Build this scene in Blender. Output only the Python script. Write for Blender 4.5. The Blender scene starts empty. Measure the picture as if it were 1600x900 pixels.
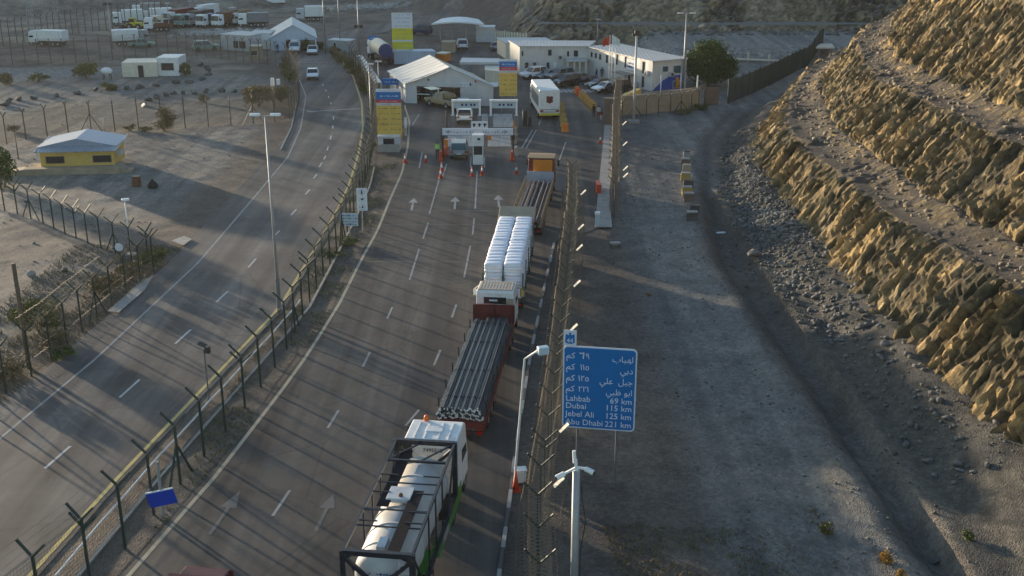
import bpy, bmesh, math, random
import numpy as np
from mathutils import Vector, Matrix

S = bpy.context.scene
COL = S.collection
random.seed(7)
rng = np.random.RandomState(11)

# ------------------------------------------------------------------ camera, light, exposure
PITCH = math.radians(19.4); FOC = 1760.0; CH = 26.0
cd = bpy.data.cameras.new('camera'); cam = bpy.data.objects.new('camera', cd); COL.objects.link(cam)
cd.sensor_width = 36.0; cd.lens = 36.0 * FOC / 1600.0; cd.clip_end = 3000; cd.clip_start = 0.5
cam.location = (0, 0, CH); cam.rotation_euler = (math.radians(90) - PITCH, 0, 0)
S.camera = cam
SUN_EL = math.radians(5.0); SUN_AZ = math.atan2(0.69, -0.72)      # direction towards the sun in plan
sd = Vector((math.cos(SUN_AZ) * math.cos(SUN_EL), math.sin(SUN_AZ) * math.cos(SUN_EL), math.sin(SUN_EL)))
world = bpy.data.worlds.new('World'); S.world = world; world.use_nodes = True
wn = world.node_tree.nodes; wl = world.node_tree.links
bg = wn['Background']; sky = wn.new('ShaderNodeTexSky'); sky.sky_type = 'NISHITA'; sky.sun_disc = False
sky.sun_elevation = SUN_EL; sky.sun_rotation = math.atan2(sd.x, sd.y)
sky.air_density = 1.0; sky.dust_density = 0.7; sky.ozone_density = 1.9
wl.new(sky.outputs[0], bg.inputs[0]); bg.inputs[1].default_value = 0.15
sl = bpy.data.lights.new('sun', 'SUN'); sl.energy = 4.0; sl.angle = math.radians(1.0); sl.color = (1.0, 0.81, 0.58)
sun = bpy.data.objects.new('sun', sl); COL.objects.link(sun); sun.rotation_euler = sd.to_track_quat('Z', 'Y').to_euler()
sun.location = (-60, 80, 40)
S.view_settings.view_transform = 'Standard'; S.view_settings.look = 'None'
S.view_settings.exposure = 1.52; S.view_settings.gamma = 1.0; S.view_settings.use_curve_mapping = False
S.render.engine = 'CYCLES'; S.cycles.use_denoising = True
S.cycles.max_bounces = 5; S.cycles.diffuse_bounces = 3; S.cycles.glossy_bounces = 2
S.cycles.transparent_max_bounces = 24; S.cycles.volume_bounces = 0

# ------------------------------------------------------------------ layout: a point of the photograph -> the place
SP, CP = math.sin(PITCH), math.cos(PITCH)
def G(px, py, z=0.0):
    u, v = px - 800.0, py - 450.0
    dy = FOC * CP - v * SP; dz = -FOC * SP - v * CP
    t = (z - CH) / dz
    return Vector((u * t, dy * t, z))
def Zat(bx, by, ty):
    """height of the thing whose foot is at (bx,by) and whose top shows at row ty"""
    Y = G(bx, by).y; v = ty - 450.0
    return CH + Y * (-FOC * SP - v * CP) / (FOC * CP - v * SP)
def Gat(px, py, Y):
    """point seen at (px,py) lying in the plane y = Y"""
    u, v = px - 800.0, py - 450.0
    t = Y / (FOC * CP - v * SP)
    return Vector((u * t, Y, CH + t * (-FOC * SP - v * CP)))
def sstep(a, b, x):
    t = np.clip((x - a) / (b - a), 0, 1); return t * t * (3 - 2 * t)

# ------------------------------------------------------------------ noise
def _hash(i, j, seed):
    n = (i.astype(np.int64) * 374761393 + j.astype(np.int64) * 668265263 + seed * 982451653) & 0x7fffffff
    n = ((n ^ (n >> 13)) * 1274126177) & 0x7fffffff
    n = (n ^ (n >> 16)) & 0x7fffffff
    return n / float(0x7fffffff)
def vnoise(x, y, seed=0):
    x = np.asarray(x, float); y = np.asarray(y, float)
    i = np.floor(x); j = np.floor(y); fx = x - i; fy = y - j
    fx = fx * fx * (3 - 2 * fx); fy = fy * fy * (3 - 2 * fy)
    a = _hash(i, j, seed); b = _hash(i + 1, j, seed); c = _hash(i, j + 1, seed); d = _hash(i + 1, j + 1, seed)
    return (a * (1 - fx) + b * fx) * (1 - fy) + (c * (1 - fx) + d * fx) * fy * 1.0
def fbm(x, y, o=4, seed=0):
    s = 0; a = 0.5; t = 0
    for k in range(o):
        s = s + a * vnoise(x * 2 ** k + 17.3 * k, y * 2 ** k - 9.1 * k, seed + k); t += a; a *= 0.5
    return s / t
def ridged(x, y, o=4, seed=0):
    s = 0; a = 0.5; t = 0
    for k in range(o):
        s = s + a * (1 - np.abs(2 * vnoise(x * 2 ** k + 5.3 * k, y * 2 ** k, seed + k) - 1)); t += a; a *= 0.5
    return s / t

def cells(x, y, seed=0, jit=0.85):
    """nearest-cell lookup: cell hash and offset from the cell's centre"""
    i0 = np.floor(x); j0 = np.floor(y); best = np.full(x.shape, 1e9); h = np.zeros(x.shape); dx = np.zeros(x.shape); dy = np.zeros(x.shape); h2 = np.zeros(x.shape); h3 = np.zeros(x.shape)
    for di in (-1, 0, 1):
        for dj in (-1, 0, 1):
            i = i0 + di; j = j0 + dj; cx = i + 0.5 + jit * (_hash(i, j, seed + 1) - 0.5); cy = j + 0.5 + jit * (_hash(i, j, seed + 2) - 0.5)
            ex = x - cx; ey = y - cy; d = ex * ex + ey * ey; m = d < best
            best = np.where(m, d, best); dx = np.where(m, ex, dx); dy = np.where(m, ey, dy)
            h = np.where(m, _hash(i, j, seed + 3), h); h2 = np.where(m, _hash(i, j, seed + 4), h2); h3 = np.where(m, _hash(i, j, seed + 5), h3)
    return h, h2, h3, dx, dy
# ------------------------------------------------------------------ materials
def _nt(name):
    m = bpy.data.materials.new(name); m.use_nodes = True
    nt = m.node_tree; return m, nt, nt.nodes, nt.links, nt.nodes['Principled BSDF']
def sock(b, n, v):
    if n in b.inputs: b.inputs[n].default_value = v
def mat(name, c, rough=0.6, metal=0.0, var=0.12, scale=3.0, bump=0.0, bscale=40.0, dirt=None, dirt_amt=0.35, spec=0.4, stretch=None):
    """plain colour broken up by two sizes of noise, with optional dirt patches and fine bump"""
    m, nt, N, L, b = _nt(name)
    co = N.new('ShaderNodeTexCoord'); src = co.outputs['Object']
    if stretch:
        mp = N.new('ShaderNodeMapping'); mp.inputs['Scale'].default_value = stretch; L.new(src, mp.inputs[0]); src = mp.outputs[0]
    n1 = N.new('ShaderNodeTexNoise'); n1.inputs['Scale'].default_value = scale; n1.inputs['Detail'].default_value = 6
    n1.inputs['Roughness'].default_value = 0.65
    L.new(src, n1.inputs['Vector'])
    r = N.new('ShaderNodeValToRGB'); r.color_ramp.elements[0].position = 0.3; r.color_ramp.elements[1].position = 0.72
    lo = [max(0, x * (1 - var)) for x in c[:3]]; hi = [min(1, x * (1 + var)) for x in c[:3]]
    r.color_ramp.elements[0].color = (*lo, 1); r.color_ramp.elements[1].color = (*hi, 1)
    L.new(n1.outputs['Fac'], r.inputs[0]); out = r.outputs[0]
    if dirt:
        n2 = N.new('ShaderNodeTexNoise'); n2.inputs['Scale'].default_value = scale * 0.6; n2.inputs['Detail'].default_value = 8
        n2.inputs['Roughness'].default_value = 0.75
        L.new(src, n2.inputs['Vector'])
        r2 = N.new('ShaderNodeValToRGB'); r2.color_ramp.elements[0].position = 0.5; r2.color_ramp.elements[1].position = 0.75
        r2.color_ramp.elements[0].color = (0, 0, 0, 1); r2.color_ramp.elements[1].color = (dirt_amt,) * 3 + (1,)
        L.new(n2.outputs['Fac'], r2.inputs[0])
        mx = N.new('ShaderNodeMixRGB'); L.new(r2.outputs[0], mx.inputs[0]); L.new(out, mx.inputs[1]); mx.inputs[2].default_value = (*dirt, 1)
        out = mx.outputs[0]
    L.new(out, b.inputs['Base Color'])
    b.inputs['Roughness'].default_value = rough; b.inputs['Metallic'].default_value = metal
    sock(b, 'Specular IOR Level', spec)
    if bump:
        n3 = N.new('ShaderNodeTexNoise'); n3.inputs['Scale'].default_value = bscale; n3.inputs['Detail'].default_value = 5
        L.new(src, n3.inputs['Vector'])
        bp = N.new('ShaderNodeBump'); bp.inputs['Strength'].default_value = bump; bp.inputs['Distance'].default_value = 0.05
        L.new(n3.outputs['Fac'], bp.inputs['Height']); L.new(bp.outputs[0], b.inputs['Normal'])
    return m
def mat_ribbed(name, c, per=0.25, axis=0, depth=0.5, rough=0.5, metal=0.0, var=0.1):
    """profiled sheet: ribs as bump along one object axis"""
    m = mat(name, c, rough, metal, var, 0.6, dirt=(0.25, 0.2, 0.15), dirt_amt=0.25)
    nt = m.node_tree; N = nt.nodes; L = nt.links; b = N['Principled BSDF']
    co = N.new('ShaderNodeTexCoord'); sx = N.new('ShaderNodeSeparateXYZ'); L.new(co.outputs['Object'], sx.inputs[0])
    mu = N.new('ShaderNodeMath'); mu.operation = 'MULTIPLY'; mu.inputs[1].default_value = 2 * math.pi / per
    if axis == 2:
        ad = N.new('ShaderNodeMath'); ad.operation = 'ADD'; L.new(sx.outputs[0], ad.inputs[0]); L.new(sx.outputs[1], ad.inputs[1]); L.new(ad.outputs[0], mu.inputs[0])
    else:
        L.new(sx.outputs[axis], mu.inputs[0])
    sn = N.new('ShaderNodeMath'); sn.operation = 'SINE'; L.new(mu.outputs[0], sn.inputs[0])
    bp = N.new('ShaderNodeBump'); bp.inputs['Strength'].default_value = depth; bp.inputs['Distance'].default_value = 0.06
    L.new(sn.outputs[0], bp.inputs['Height']); L.new(bp.outputs[0], b.inputs['Normal'])
    return m
def mat_mesh(name, c, cell=0.12, wire=0.012):
    """welded wire mesh: real holes between thin wires (crossing lines in object space along the fence and up)"""
    m, nt, N, L, b = _nt(name)
    b.inputs['Base Color'].default_value = (*c, 1); b.inputs['Roughness'].default_value = 0.6
    uv = N.new('ShaderNodeUVMap'); sx = N.new('ShaderNodeSeparateXYZ'); L.new(uv.outputs[0], sx.inputs[0])
    outs = []
    for k in (0, 1):
        d = N.new('ShaderNodeMath'); d.operation = 'DIVIDE'; d.inputs[1].default_value = cell; L.new(sx.outputs[k], d.inputs[0])
        f = N.new('ShaderNodeMath'); f.operation = 'FRACT'; L.new(d.outputs[0], f.inputs[0])
        l = N.new('ShaderNodeMath'); l.operation = 'LESS_THAN'; l.inputs[1].default_value = wire / cell; L.new(f.outputs[0], l.inputs[0]); outs.append(l)
    mx = N.new('ShaderNodeMath'); mx.operation = 'MAXIMUM'; L.new(outs[0].outputs[0], mx.inputs[0]); L.new(outs[1].outputs[0], mx.inputs[1])
    tr = N.new('ShaderNodeBsdfTransparent'); ms = N.new('ShaderNodeMixShader')
    L.new(mx.outputs[0], ms.inputs[0]); L.new(tr.outputs[0], ms.inputs[1]); L.new(b.outputs[0], ms.inputs[2])
    L.new(ms.outputs[0], N['Material Output'].inputs[0])
    return m
M = {}
def defmat(k, *a, **kw): M[k] = mat(k, *a, **kw)
defmat('white', (0.72, 0.72, 0.70), 0.45, dirt=(0.35, 0.29, 0.22), dirt_amt=0.4)
defmat('white_clean', (0.78, 0.78, 0.77), 0.35, var=0.04)
defmat('cream', (0.66, 0.60, 0.48), 0.6, dirt=(0.38, 0.3, 0.2))
defmat('grey', (0.30, 0.31, 0.32), 0.55, dirt=(0.18, 0.15, 0.12))
defmat('light_grey', (0.50, 0.51, 0.52), 0.5, dirt=(0.3, 0.26, 0.2))
defmat('dark', (0.03, 0.03, 0.033), 0.6, var=0.3)
defmat('chassis', (0.045, 0.042, 0.04), 0.65, dirt=(0.16, 0.12, 0.08), dirt_amt=0.6, scale=2)
defmat('tyre', (0.022, 0.022, 0.022), 0.85, dirt=(0.13, 0.11, 0.09), dirt_amt=0.5)
defmat('rim', (0.35, 0.35, 0.36), 0.4, 0.6, dirt=(0.15, 0.1, 0.07))
defmat('glass', (0.02, 0.025, 0.03), 0.08, var=0.05, spec=0.6)
defmat('glass_blue', (0.05, 0.10, 0.12), 0.08, var=0.1, spec=0.6)
defmat('green_post', (0.025, 0.045, 0.035), 0.5, dirt=(0.12, 0.09, 0.06), dirt_amt=0.3)
defmat('brown_post', (0.10, 0.075, 0.05), 0.6, dirt=(0.2, 0.13, 0.08))
defmat('galv', (0.33, 0.335, 0.34), 0.5, 0.3, dirt=(0.25, 0.2, 0.16), dirt_amt=0.25)
defmat('galv_dark', (0.20, 0.21, 0.23), 0.45, 0.4, dirt=(0.2, 0.17, 0.14))
defmat('wire', (0.24, 0.19, 0.14), 0.6, 0.2, var=0.25)
defmat('concrete', (0.34, 0.32, 0.29), 0.8, scale=1.2, var=0.2, bump=0.3, dirt=(0.2, 0.16, 0.12), dirt_amt=0.5)
defmat('concrete_tan', (0.36, 0.29, 0.20), 0.8, scale=0.8, var=0.2, bump=0.3, dirt=(0.2, 0.15, 0.1), dirt_amt=0.5)
defmat('brown_wall', (0.17, 0.12, 0.09), 0.75, scale=1.0, var=0.2, bump=0.2)
defmat('sign_blue', (0.003, 0.15, 0.44), 0.35, var=0.06, scale=1.5, dirt=(0.05, 0.13, 0.3), dirt_amt=0.4)
defmat('sign_deep', (0.008, 0.05, 0.42), 0.35, var=0.15)
defmat('sign_white', (0.62, 0.66, 0.72), 0.4, var=0.04)
defmat('sign_pale', (0.45, 0.56, 0.62), 0.45, var=0.08)
defmat('sign_yellow', (0.62, 0.42, 0.09), 0.5, var=0.12, scale=1.0)
defmat('sign_lemon', (0.60, 0.53, 0.02), 0.5, var=0.1, scale=1.0)
defmat('sign_red', (0.50, 0.035, 0.06), 0.5, var=0.1)
defmat('ink', (0.02, 0.02, 0.025), 0.5, var=0.1)
defmat('ink_blue', (0.02, 0.04, 0.16), 0.5, var=0.1)
defmat('sign_text', (0.66, 0.70, 0.78), 0.4, var=0.03)
defmat('cone', (0.62, 0.07, 0.025), 0.5, var=0.15, scale=6, dirt=(0.2, 0.08, 0.05))
defmat('orange', (0.62, 0.20, 0.02), 0.45, var=0.1, dirt=(0.3, 0.13, 0.04))
defmat('amber', (0.75, 0.15, 0.01), 0.25, var=0.05)
defmat('yellow', (0.62, 0.42, 0.11), 0.6, var=0.1, dirt=(0.35, 0.2, 0.06))
defmat('ochre', (0.42, 0.28, 0.08), 0.7, var=0.2, dirt=(0.2, 0.13, 0.06), dirt_amt=0.5)
defmat('lemon_paint', (0.55, 0.45, 0.04), 0.5)
defmat('maroon', (0.13, 0.022, 0.02), 0.55, var=0.25, dirt=(0.12, 0.06, 0.04), dirt_amt=0.5)
defmat('red_paint', (0.075, 0.006, 0.006), 0.32, var=0.08, spec=0.25)
defmat('rust', (0.14, 0.065, 0.035), 0.8, var=0.35)
defmat('lime', (0.06, 0.26, 0.04), 0.4, dirt=(0.1, 0.16, 0.05))
defmat('navy_frame', (0.014, 0.018, 0.028), 0.45, dirt=(0.14, 0.10, 0.07), dirt_amt=0.5)
defmat('walk_grate', (0.028, 0.024, 0.026), 0.95, var=0.3, scale=8, spec=0.05)
defmat('tank', (0.46, 0.46, 0.45), 0.5, 0.0, dirt=(0.32, 0.26, 0.2), dirt_amt=0.45, scale=1.0)
defmat('silver', (0.24, 0.245, 0.25), 0.35, 0.3, var=0.06)
defmat('car_white', (0.74, 0.75, 0.75), 0.22, var=0.04, spec=0.6)
defmat('car_black', (0.02, 0.02, 0.022), 0.2, var=0.1, spec=0.6)
defmat('car_green', (0.20, 0.34, 0.30), 0.3, var=0.08)
defmat('car_tan', (0.30, 0.24, 0.15), 0.45, var=0.15)
defmat('tarp_tan', (0.24, 0.18, 0.10), 0.9, var=0.3, scale=2, bump=0.5, bscale=6)
defmat('rebar', (0.052, 0.068, 0.082), 0.45, 0.3, var=0.35, scale=2, dirt=(0.12, 0.08, 0.06), dirt_amt=0.25, stretch=(4, 0.5, 4))
defmat('rebar_end', (0.62, 0.62, 0.6), 0.6, var=0.2)
defmat('rods', (0.15, 0.13, 0.14), 0.5, 0.3, var=0.4, scale=2, dirt=(0.2, 0.13, 0.09), stretch=(4, 0.5, 4))
defmat('sacks', (0.72, 0.75, 0.82), 0.55, var=0.07, scale=2, bump=0.5, bscale=7, dirt=(0.5, 0.48, 0.45), dirt_amt=0.3)
defmat('stake_green', (0.02, 0.10, 0.08), 0.5)
defmat('wood', (0.30, 0.21, 0.12), 0.8, var=0.3, scale=5)
defmat('bark', (0.13, 0.09, 0.06), 0.9, var=0.3, scale=6)
defmat('roof_blue', (0.20, 0.25, 0.34), 0.4, 0.2, dirt=(0.28, 0.26, 0.25), dirt_amt=0.5)
defmat('skin', (0.22, 0.12, 0.08), 0.6)
defmat('hair', (0.015, 0.012, 0.01), 0.8)
defmat('cloth_dark', (0.03, 0.032, 0.04), 0.9)
defmat('cloth_navy', (0.02, 0.035, 0.10), 0.9)
defmat('cloth_white', (0.55, 0.54, 0.52), 0.9)
defmat('cloth_red', (0.25, 0.04, 0.04), 0.9)
defmat('hivis', (0.28, 0.60, 0.08), 0.7)
defmat('flag_red', (0.50, 0.06, 0.03), 0.8)
defmat('flag_white', (0.65, 0.70, 0.68), 0.8)
defmat('rubber_black', (0.012, 0.012, 0.013), 0.7)
defmat('stone', (0.20, 0.185, 0.165), 0.85, var=0.35, scale=1.6, bump=0.7, bscale=9)
defmat('stone_dark', (0.09, 0.085, 0.08), 0.9, var=0.35, scale=1.6, bump=0.6, bscale=9)
defmat('door_grey', (0.34, 0.36, 0.42), 0.5)
defmat('mural_blue', (0.02, 0.07, 0.34), 0.6, var=0.2)
defmat('light_lens', (0.75, 0.75, 0.72), 0.2)
defmat('red_lens', (0.35, 0.01, 0.01), 0.2)
M['wall_ribbed'] = mat_ribbed('wall_ribbed', (0.58, 0.57, 0.54), 0.9, 2, 0.35)
M['roof_ribbed'] = mat_ribbed('roof_ribbed', (0.50, 0.49, 0.47), 0.5, 0, 0.15)
M['tent_white'] = mat('tent_white', (0.66, 0.64, 0.60), 0.55, 0, 0.08, 0.5, dirt=(0.45, 0.38, 0.3), dirt_amt=0.35)
M['tent_grey'] = mat_ribbed('tent_grey', (0.54, 0.55, 0.56), 0.6, 2, 0.25)
M['blue_ribbed'] = mat_ribbed('blue_ribbed', (0.42, 0.50, 0.60), 0.5, 2, 0.3)
M['fence_mesh'] = mat_mesh('fence_mesh', (0.03, 0.045, 0.035), 0.16, 0.013)
M['fence_mesh_tan'] = mat_mesh('fence_mesh_tan', (0.13, 0.10, 0.07), 0.12, 0.022)

# ------------------------------------------------------------------ mesh builder
class MB:
    def __init__(s): s.v = []; s.f = []; s.mi = []; s.uv = {}
    def add(s, vs, fs, m=0):
        n = len(s.v); s.v += [tuple(v) for v in vs]
        for f in fs: s.f.append(tuple(n + i for i in f)); s.mi.append(m)
    def box(s, c, d, rz=0.0, m=0):
        cx, cy, cz = c; a, b, h = d[0] / 2, d[1] / 2, d[2] / 2; co, si = math.cos(rz), math.sin(rz)
        vs = []
        for z in (-h, h):
            for x, y in ((-a, -b), (a, -b), (a, b), (-a, b)):
                vs.append((cx + x * co - y * si, cy + x * si + y * co, cz + z))
        s.add(vs, [(3, 2, 1, 0), (4, 5, 6, 7), (0, 1, 5, 4), (1, 2, 6, 5), (2, 3, 7, 6), (3, 0, 4, 7)], m); return s
    def bar(s, a, b, w, h=None, m=0, up=(0, 0, 1)):
        a = Vector(a); b = Vector(b); h = w if h is None else h
        d = (b - a); L = d.length
        if L < 1e-6: return s
        d /= L; u = Vector(up)
        if abs(d.dot(u)) > 0.98: u = Vector((0, 1, 0))
        r = d.cross(u).normalized(); u = r.cross(d)
        vs = []
        for p in (a, b):
            for i, j in ((-1, -1), (1, -1), (1, 1), (-1, 1)): vs.append(p + r * (i * w / 2) + u * (j * h / 2))
        s.add(vs, [(3, 2, 1, 0), (4, 5, 6, 7), (0, 1, 5, 4), (1, 2, 6, 5), (2, 3, 7, 6), (3, 0, 4, 7)], m); return s
    def tube(s, a, b, r, r2=None, n=8, m=0, cap=True):
        a = Vector(a); b = Vector(b); r2 = r if r2 is None else r2
        d = (b - a).normalized(); u = Vector((0, 0, 1)) if abs(d.z) < 0.95 else Vector((0, 1, 0))
        x = d.cross(u).normalized(); y = x.cross(d)
        vs = []
        for p, q in ((a, r), (b, r2)):
            for k in range(n):
                t = 2 * math.pi * k / n; vs.append(p + x * (q * math.cos(t)) + y * (q * math.sin(t)))
        fs = [(k, (k + 1) % n, n + (k + 1) % n, n + k) for k in range(n)]
        if cap: fs += [tuple(range(n - 1, -1, -1)), tuple(range(n, 2 * n))]
        s.add(vs, fs, m); return s
    def path(s, pts, r, n=5, m=0):
        pts = [Vector(p) for p in pts]; vs = []
        for i, p in enumerate(pts):
            d = (pts[min(i + 1, len(pts) - 1)] - pts[max(i - 1, 0)]).normalized()
            u = Vector((0, 0, 1)) if abs(d.z) < 0.95 else Vector((0, 1, 0))
            x = d.cross(u).normalized(); y = x.cross(d)
            for k in range(n):
                t = 2 * math.pi * k / n; vs.append(p + x * (r * math.cos(t)) + y * (r * math.sin(t)))
        fs = []
        for i in range(len(pts) - 1):
            for k in range(n): fs.append((i * n + k, i * n + (k + 1) % n, (i + 1) * n + (k + 1) % n, (i + 1) * n + k))
        s.add(vs, fs, m); return s
    def prism(s, poly, z0, z1, m=0):
        """plan polygon (counter-clockwise) raised from z0 to z1"""
        n = len(poly); z1s = z1 if isinstance(z1, (list, tuple)) else [z1] * n
        vs = [(p[0], p[1], z0) for p in poly] + [(p[0], p[1], z1s[i]) for i, p in enumerate(poly)]
        fs = [tuple(range(n - 1, -1, -1)), tuple(range(n, 2 * n))] + [(k, (k + 1) % n, n + (k + 1) % n, n + k) for k in range(n)]
        s.add(vs, fs, m); return s
    def side(s, prof, x0, x1, m=0, taper=None):
        """side profile [(y,z)...] stretched from x0 to x1 across a vehicle; taper(z) scales half width"""
        n = len(prof); vs = []
        for x in (x0, x1):
            for y, z in prof: vs.append((x * (taper(z) if taper else 1), y, z))
        fs = [tuple(range(n)), tuple(range(2 * n - 1, n - 1, -1))] + [(k, n + k, n + (k + 1) % n, (k + 1) % n) for k in range(n)]
        s.add(vs, fs, m); return s
    def quad(s, a, b, c, d, m=0): s.add([a, b, c, d], [(0, 1, 2, 3)], m); return s
    def ball(s, c, r, nu=10, nv=6, m=0, jitter=0.0, sq=(1, 1, 1)):
        vs = [(c[0], c[1], c[2] - r * sq[2])]
        for j in range(1, nv):
            p = -math.pi / 2 + math.pi * j / nv
            for i in range(nu):
                t = 2 * math.pi * i / nu; q = r * (1 + random.uniform(-jitter, jitter))
                vs.append((c[0] + q * sq[0] * math.cos(p) * math.cos(t), c[1] + q * sq[1] * math.cos(p) * math.sin(t), c[2] + q * sq[2] * math.sin(p)))
        vs.append((c[0], c[1], c[2] + r * sq[2])); fs = []
        for i in range(nu): fs.append((0, 1 + (i + 1) % nu, 1 + i))
        for j in range(nv - 2):
            for i in range(nu):
                a = 1 + j * nu; fs.append((a + i, a + (i + 1) % nu, a + nu + (i + 1) % nu, a + nu + i))
        t = len(vs) - 1; a = 1 + (nv - 2) * nu
        for i in range(nu): fs.append((a + i, a + (i + 1) % nu, t))
        s.add(vs, fs, m); return s
    def cushion(s, c, d, nu=12, nv=6, p=0.55, jit=0.0, rz=0.0):
        sg = lambda v: math.copysign(abs(v) ** p, v); vs = []; co, si = math.cos(rz), math.sin(rz)
        for j in range(nv + 1):
            ph = -math.pi / 2 + math.pi * j / nv
            for i in range(nu):
                t = 2 * math.pi * i / nu; q = 1 + random.uniform(-jit, jit)
                x = d[0] * sg(math.cos(t)) * sg(math.cos(ph)) * q; y = d[1] * sg(math.sin(t)) * sg(math.cos(ph)) * q
                vs.append((c[0] + x * co - y * si, c[1] + x * si + y * co, c[2] + d[2] * sg(math.sin(ph))))
        s.add(vs, [(j * nu + i, j * nu + (i + 1) % nu, (j + 1) * nu + (i + 1) % nu, (j + 1) * nu + i) for j in range(nv) for i in range(nu)]); return s
    def lathe(s, c, prof, n=12, m=0):
        vs = []
        for r, z in prof:
            for k in range(n):
                t = 2 * math.pi * k / n; vs.append((c[0] + r * math.cos(t), c[1] + r * math.sin(t), c[2] + z))
        fs = []
        for i in range(len(prof) - 1):
            for k in range(n): fs.append((i * n + k, i * n + (k + 1) % n, (i + 1) * n + (k + 1) % n, (i + 1) * n + k))
        fs += [tuple(range(n - 1, -1, -1)), tuple(range((len(prof) - 1) * n, len(prof) * n))]
        s.add(vs, fs, m); return s
    def build(s, name, material, parent=None, org=None, smooth=False, bevel=0.0):
        me = bpy.data.meshes.new(name)
        vs = s.v
        if org is not None: vs = [(v[0] - org[0], v[1] - org[1], v[2] - org[2]) for v in vs]
        me.from_pydata(vs, [], s.f)
        ms = material if isinstance(material, (list, tuple)) else [material]
        for m in ms: me.materials.append(M[m] if isinstance(m, str) else m)
        if len(ms) > 1: me.polygons.foreach_set('material_index', s.mi)
        if smooth: me.polygons.foreach_set('use_smooth', [True] * len(me.polygons))
        me.update()
        o = bpy.data.objects.new(name, me); COL.objects.link(o)
        if parent is not None: o.parent = parent
        elif org is not None: o.location = org
        if bevel:
            bm = o.modifiers.new('bevel', 'BEVEL'); bm.width = bevel; bm.segments = 2; bm.limit_method = 'ANGLE'
        return o
def tag(o, label, cat=None, group=None, kind=None):
    if label: o['label'] = label
    if cat: o['category'] = cat
    if group: o['group'] = group
    if kind: o['kind'] = kind
    return o
def thing(name, label, cat, loc=(0, 0, 0), rz=0.0, group=None):
    o = bpy.data.objects.new(name, None); COL.objects.link(o); o.empty_display_size = 0.3
    o.location = loc; o.rotation_euler = (0, 0, rz); return tag(o, label, cat, group)
def dup(root, loc, rz=None, label=None, group=None):
    r = root.copy(); COL.objects.link(r); r.location = loc
    if rz is not None: r.rotation_euler = (0, 0, rz)
    if label: r['label'] = label
    if group: r['group'] = group
    for ch in list(root.children):
        c = ch.copy(); COL.objects.link(c); c.parent = r
        for g in list(ch.children):
            d = g.copy(); COL.objects.link(d); d.parent = c
    return r
def structure(o): o['kind'] = 'structure'; return o
def text_mesh(body, size, align='LEFT', res=2):
    c = bpy.data.curves.new('lettering', 'FONT'); c.body = body; c.size = size; c.align_x = align; c.resolution_u = res
    c.extrude = 0.004
    o = bpy.data.objects.new('lettering', c); COL.objects.link(o); bpy.context.view_layer.update()
    dg = bpy.context.evaluated_depsgraph_get()
    me = bpy.data.meshes.new_from_object(o.evaluated_get(dg)); bpy.data.objects.remove(o); bpy.data.curves.remove(c)
    vs = [tuple(v.co) for v in me.vertices]; fs = [tuple(p.vertices) for p in me.polygons]; bpy.data.meshes.remove(me)
    return vs, fs
def put_text(mb, body, x, z, size, y=-0.03, align='LEFT', width=None, m=0):
    """lettering on a board facing -y, baseline at (x,z)"""
    vs, fs = text_mesh(body, size, align)
    if not vs: return
    k = 1.0
    if width:
        w = max(v[0] for v in vs) - min(v[0] for v in vs); k = width / w
    mb.add([(x + v[0] * k, y - v[2], z + v[1]) for v in vs], fs, m)
def scribble(mb, x0, x1, z, h, y, m=0, seed=0, ink=0.6):
    """a line of writing too small to read: uneven strokes"""
    r = random.Random(seed); x = x0
    while x < x1:
        w = r.uniform(0.25, 0.9) * h
        if r.random() < 0.82:
            hh = h * r.uniform(0.5, 1.0); mb.box((x + w / 2, y, z + hh / 2), (w * ink, 0.008, hh * r.choice((0.35, 0.6, 1.0))), 0, m)
        x += w * 1.15
# ------------------------------------------------------------------ ground, roads, rock
def W(pts): return [G(*p) for p in pts]
def fint(pts, ends=None):
    a = sorted([(p.y, p.x) for p in pts]); ys = np.array([q[0] for q in a]); xs = np.array([q[1] for q in a])
    return lambda y: np.interp(y, ys, xs)
L_line = [G(*p) for p in [(0, 685), (150, 560), (310, 410), (400, 305), (450, 245), (470, 200), (478, 150), (462, 110)]] + [Vector((-22.5, 30, 0)) + Vector((-4.4, 0, 0)), Vector((-37.5, 181, 0)), Vector((-41.5, 196, 0))]
R_line = [G(*p) for p in [(50, 895), (190, 740), (300, 625), (400, 520), (437, 480), (470, 425), (520, 340), (545, 290), (560, 240), (567, 200), (565, 160), (552, 120), (530, 90)]] + [Vector((-20.3, 30, 0)), Vector((-33.0, 198, 0))]
LX = fint(L_line); RX = fint(R_line)
T_line = [G(*p) for p in [(205, 895), (340, 740), (440, 610), (480, 555), (530, 475), (565, 405), (590, 360), (610, 310), (628, 270), (637, 230), (640, 190), (632, 165)]] + [Vector((-17.2, 30, 0))]
TX = fint(T_line)
KX = fint([Vector(p) for p in [(-1.15, 30, 0), (-0.64, 38.9, 0), (-0.28, 43.9, 0), (0, 48.65, 0), (0.41, 54.4, 0), (0.94, 61.3, 0), (2.26, 75.2, 0), (3.2, 84.4, 0), (4.0, 87, 0)]])
PLZ_R = fint([Vector(p) for p in [(4.0, 85.5, 0), (6.0, 87.2, 0), (7.4, 89.5, 0), (7.9, 93, 0), (9.6, 110, 0), (11.0, 124, 0), (12.6, 143, 0), (17.0, 150, 0), (17.5, 156, 0), (11.0, 169, 0), (5, 175, 0), (5, 206, 0)]])
PLZ_L = fint([Vector(p) for p in [(-10.9, 85, 0), (-10.8, 107.8, 0), (-11.5, 119.5, 0), (-12.6, 133.8, 0), (-14.3, 146, 0), (-19, 165, 0), (-24, 185, 0), (-25, 206, 0)]])
def left_edge(y): return LX(y) - np.interp(y, [30, 110, 130, 160], [2.3, 2.1, 1.0, 0.6])
def right_edge(y): return RX(y) + 0.35
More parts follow.
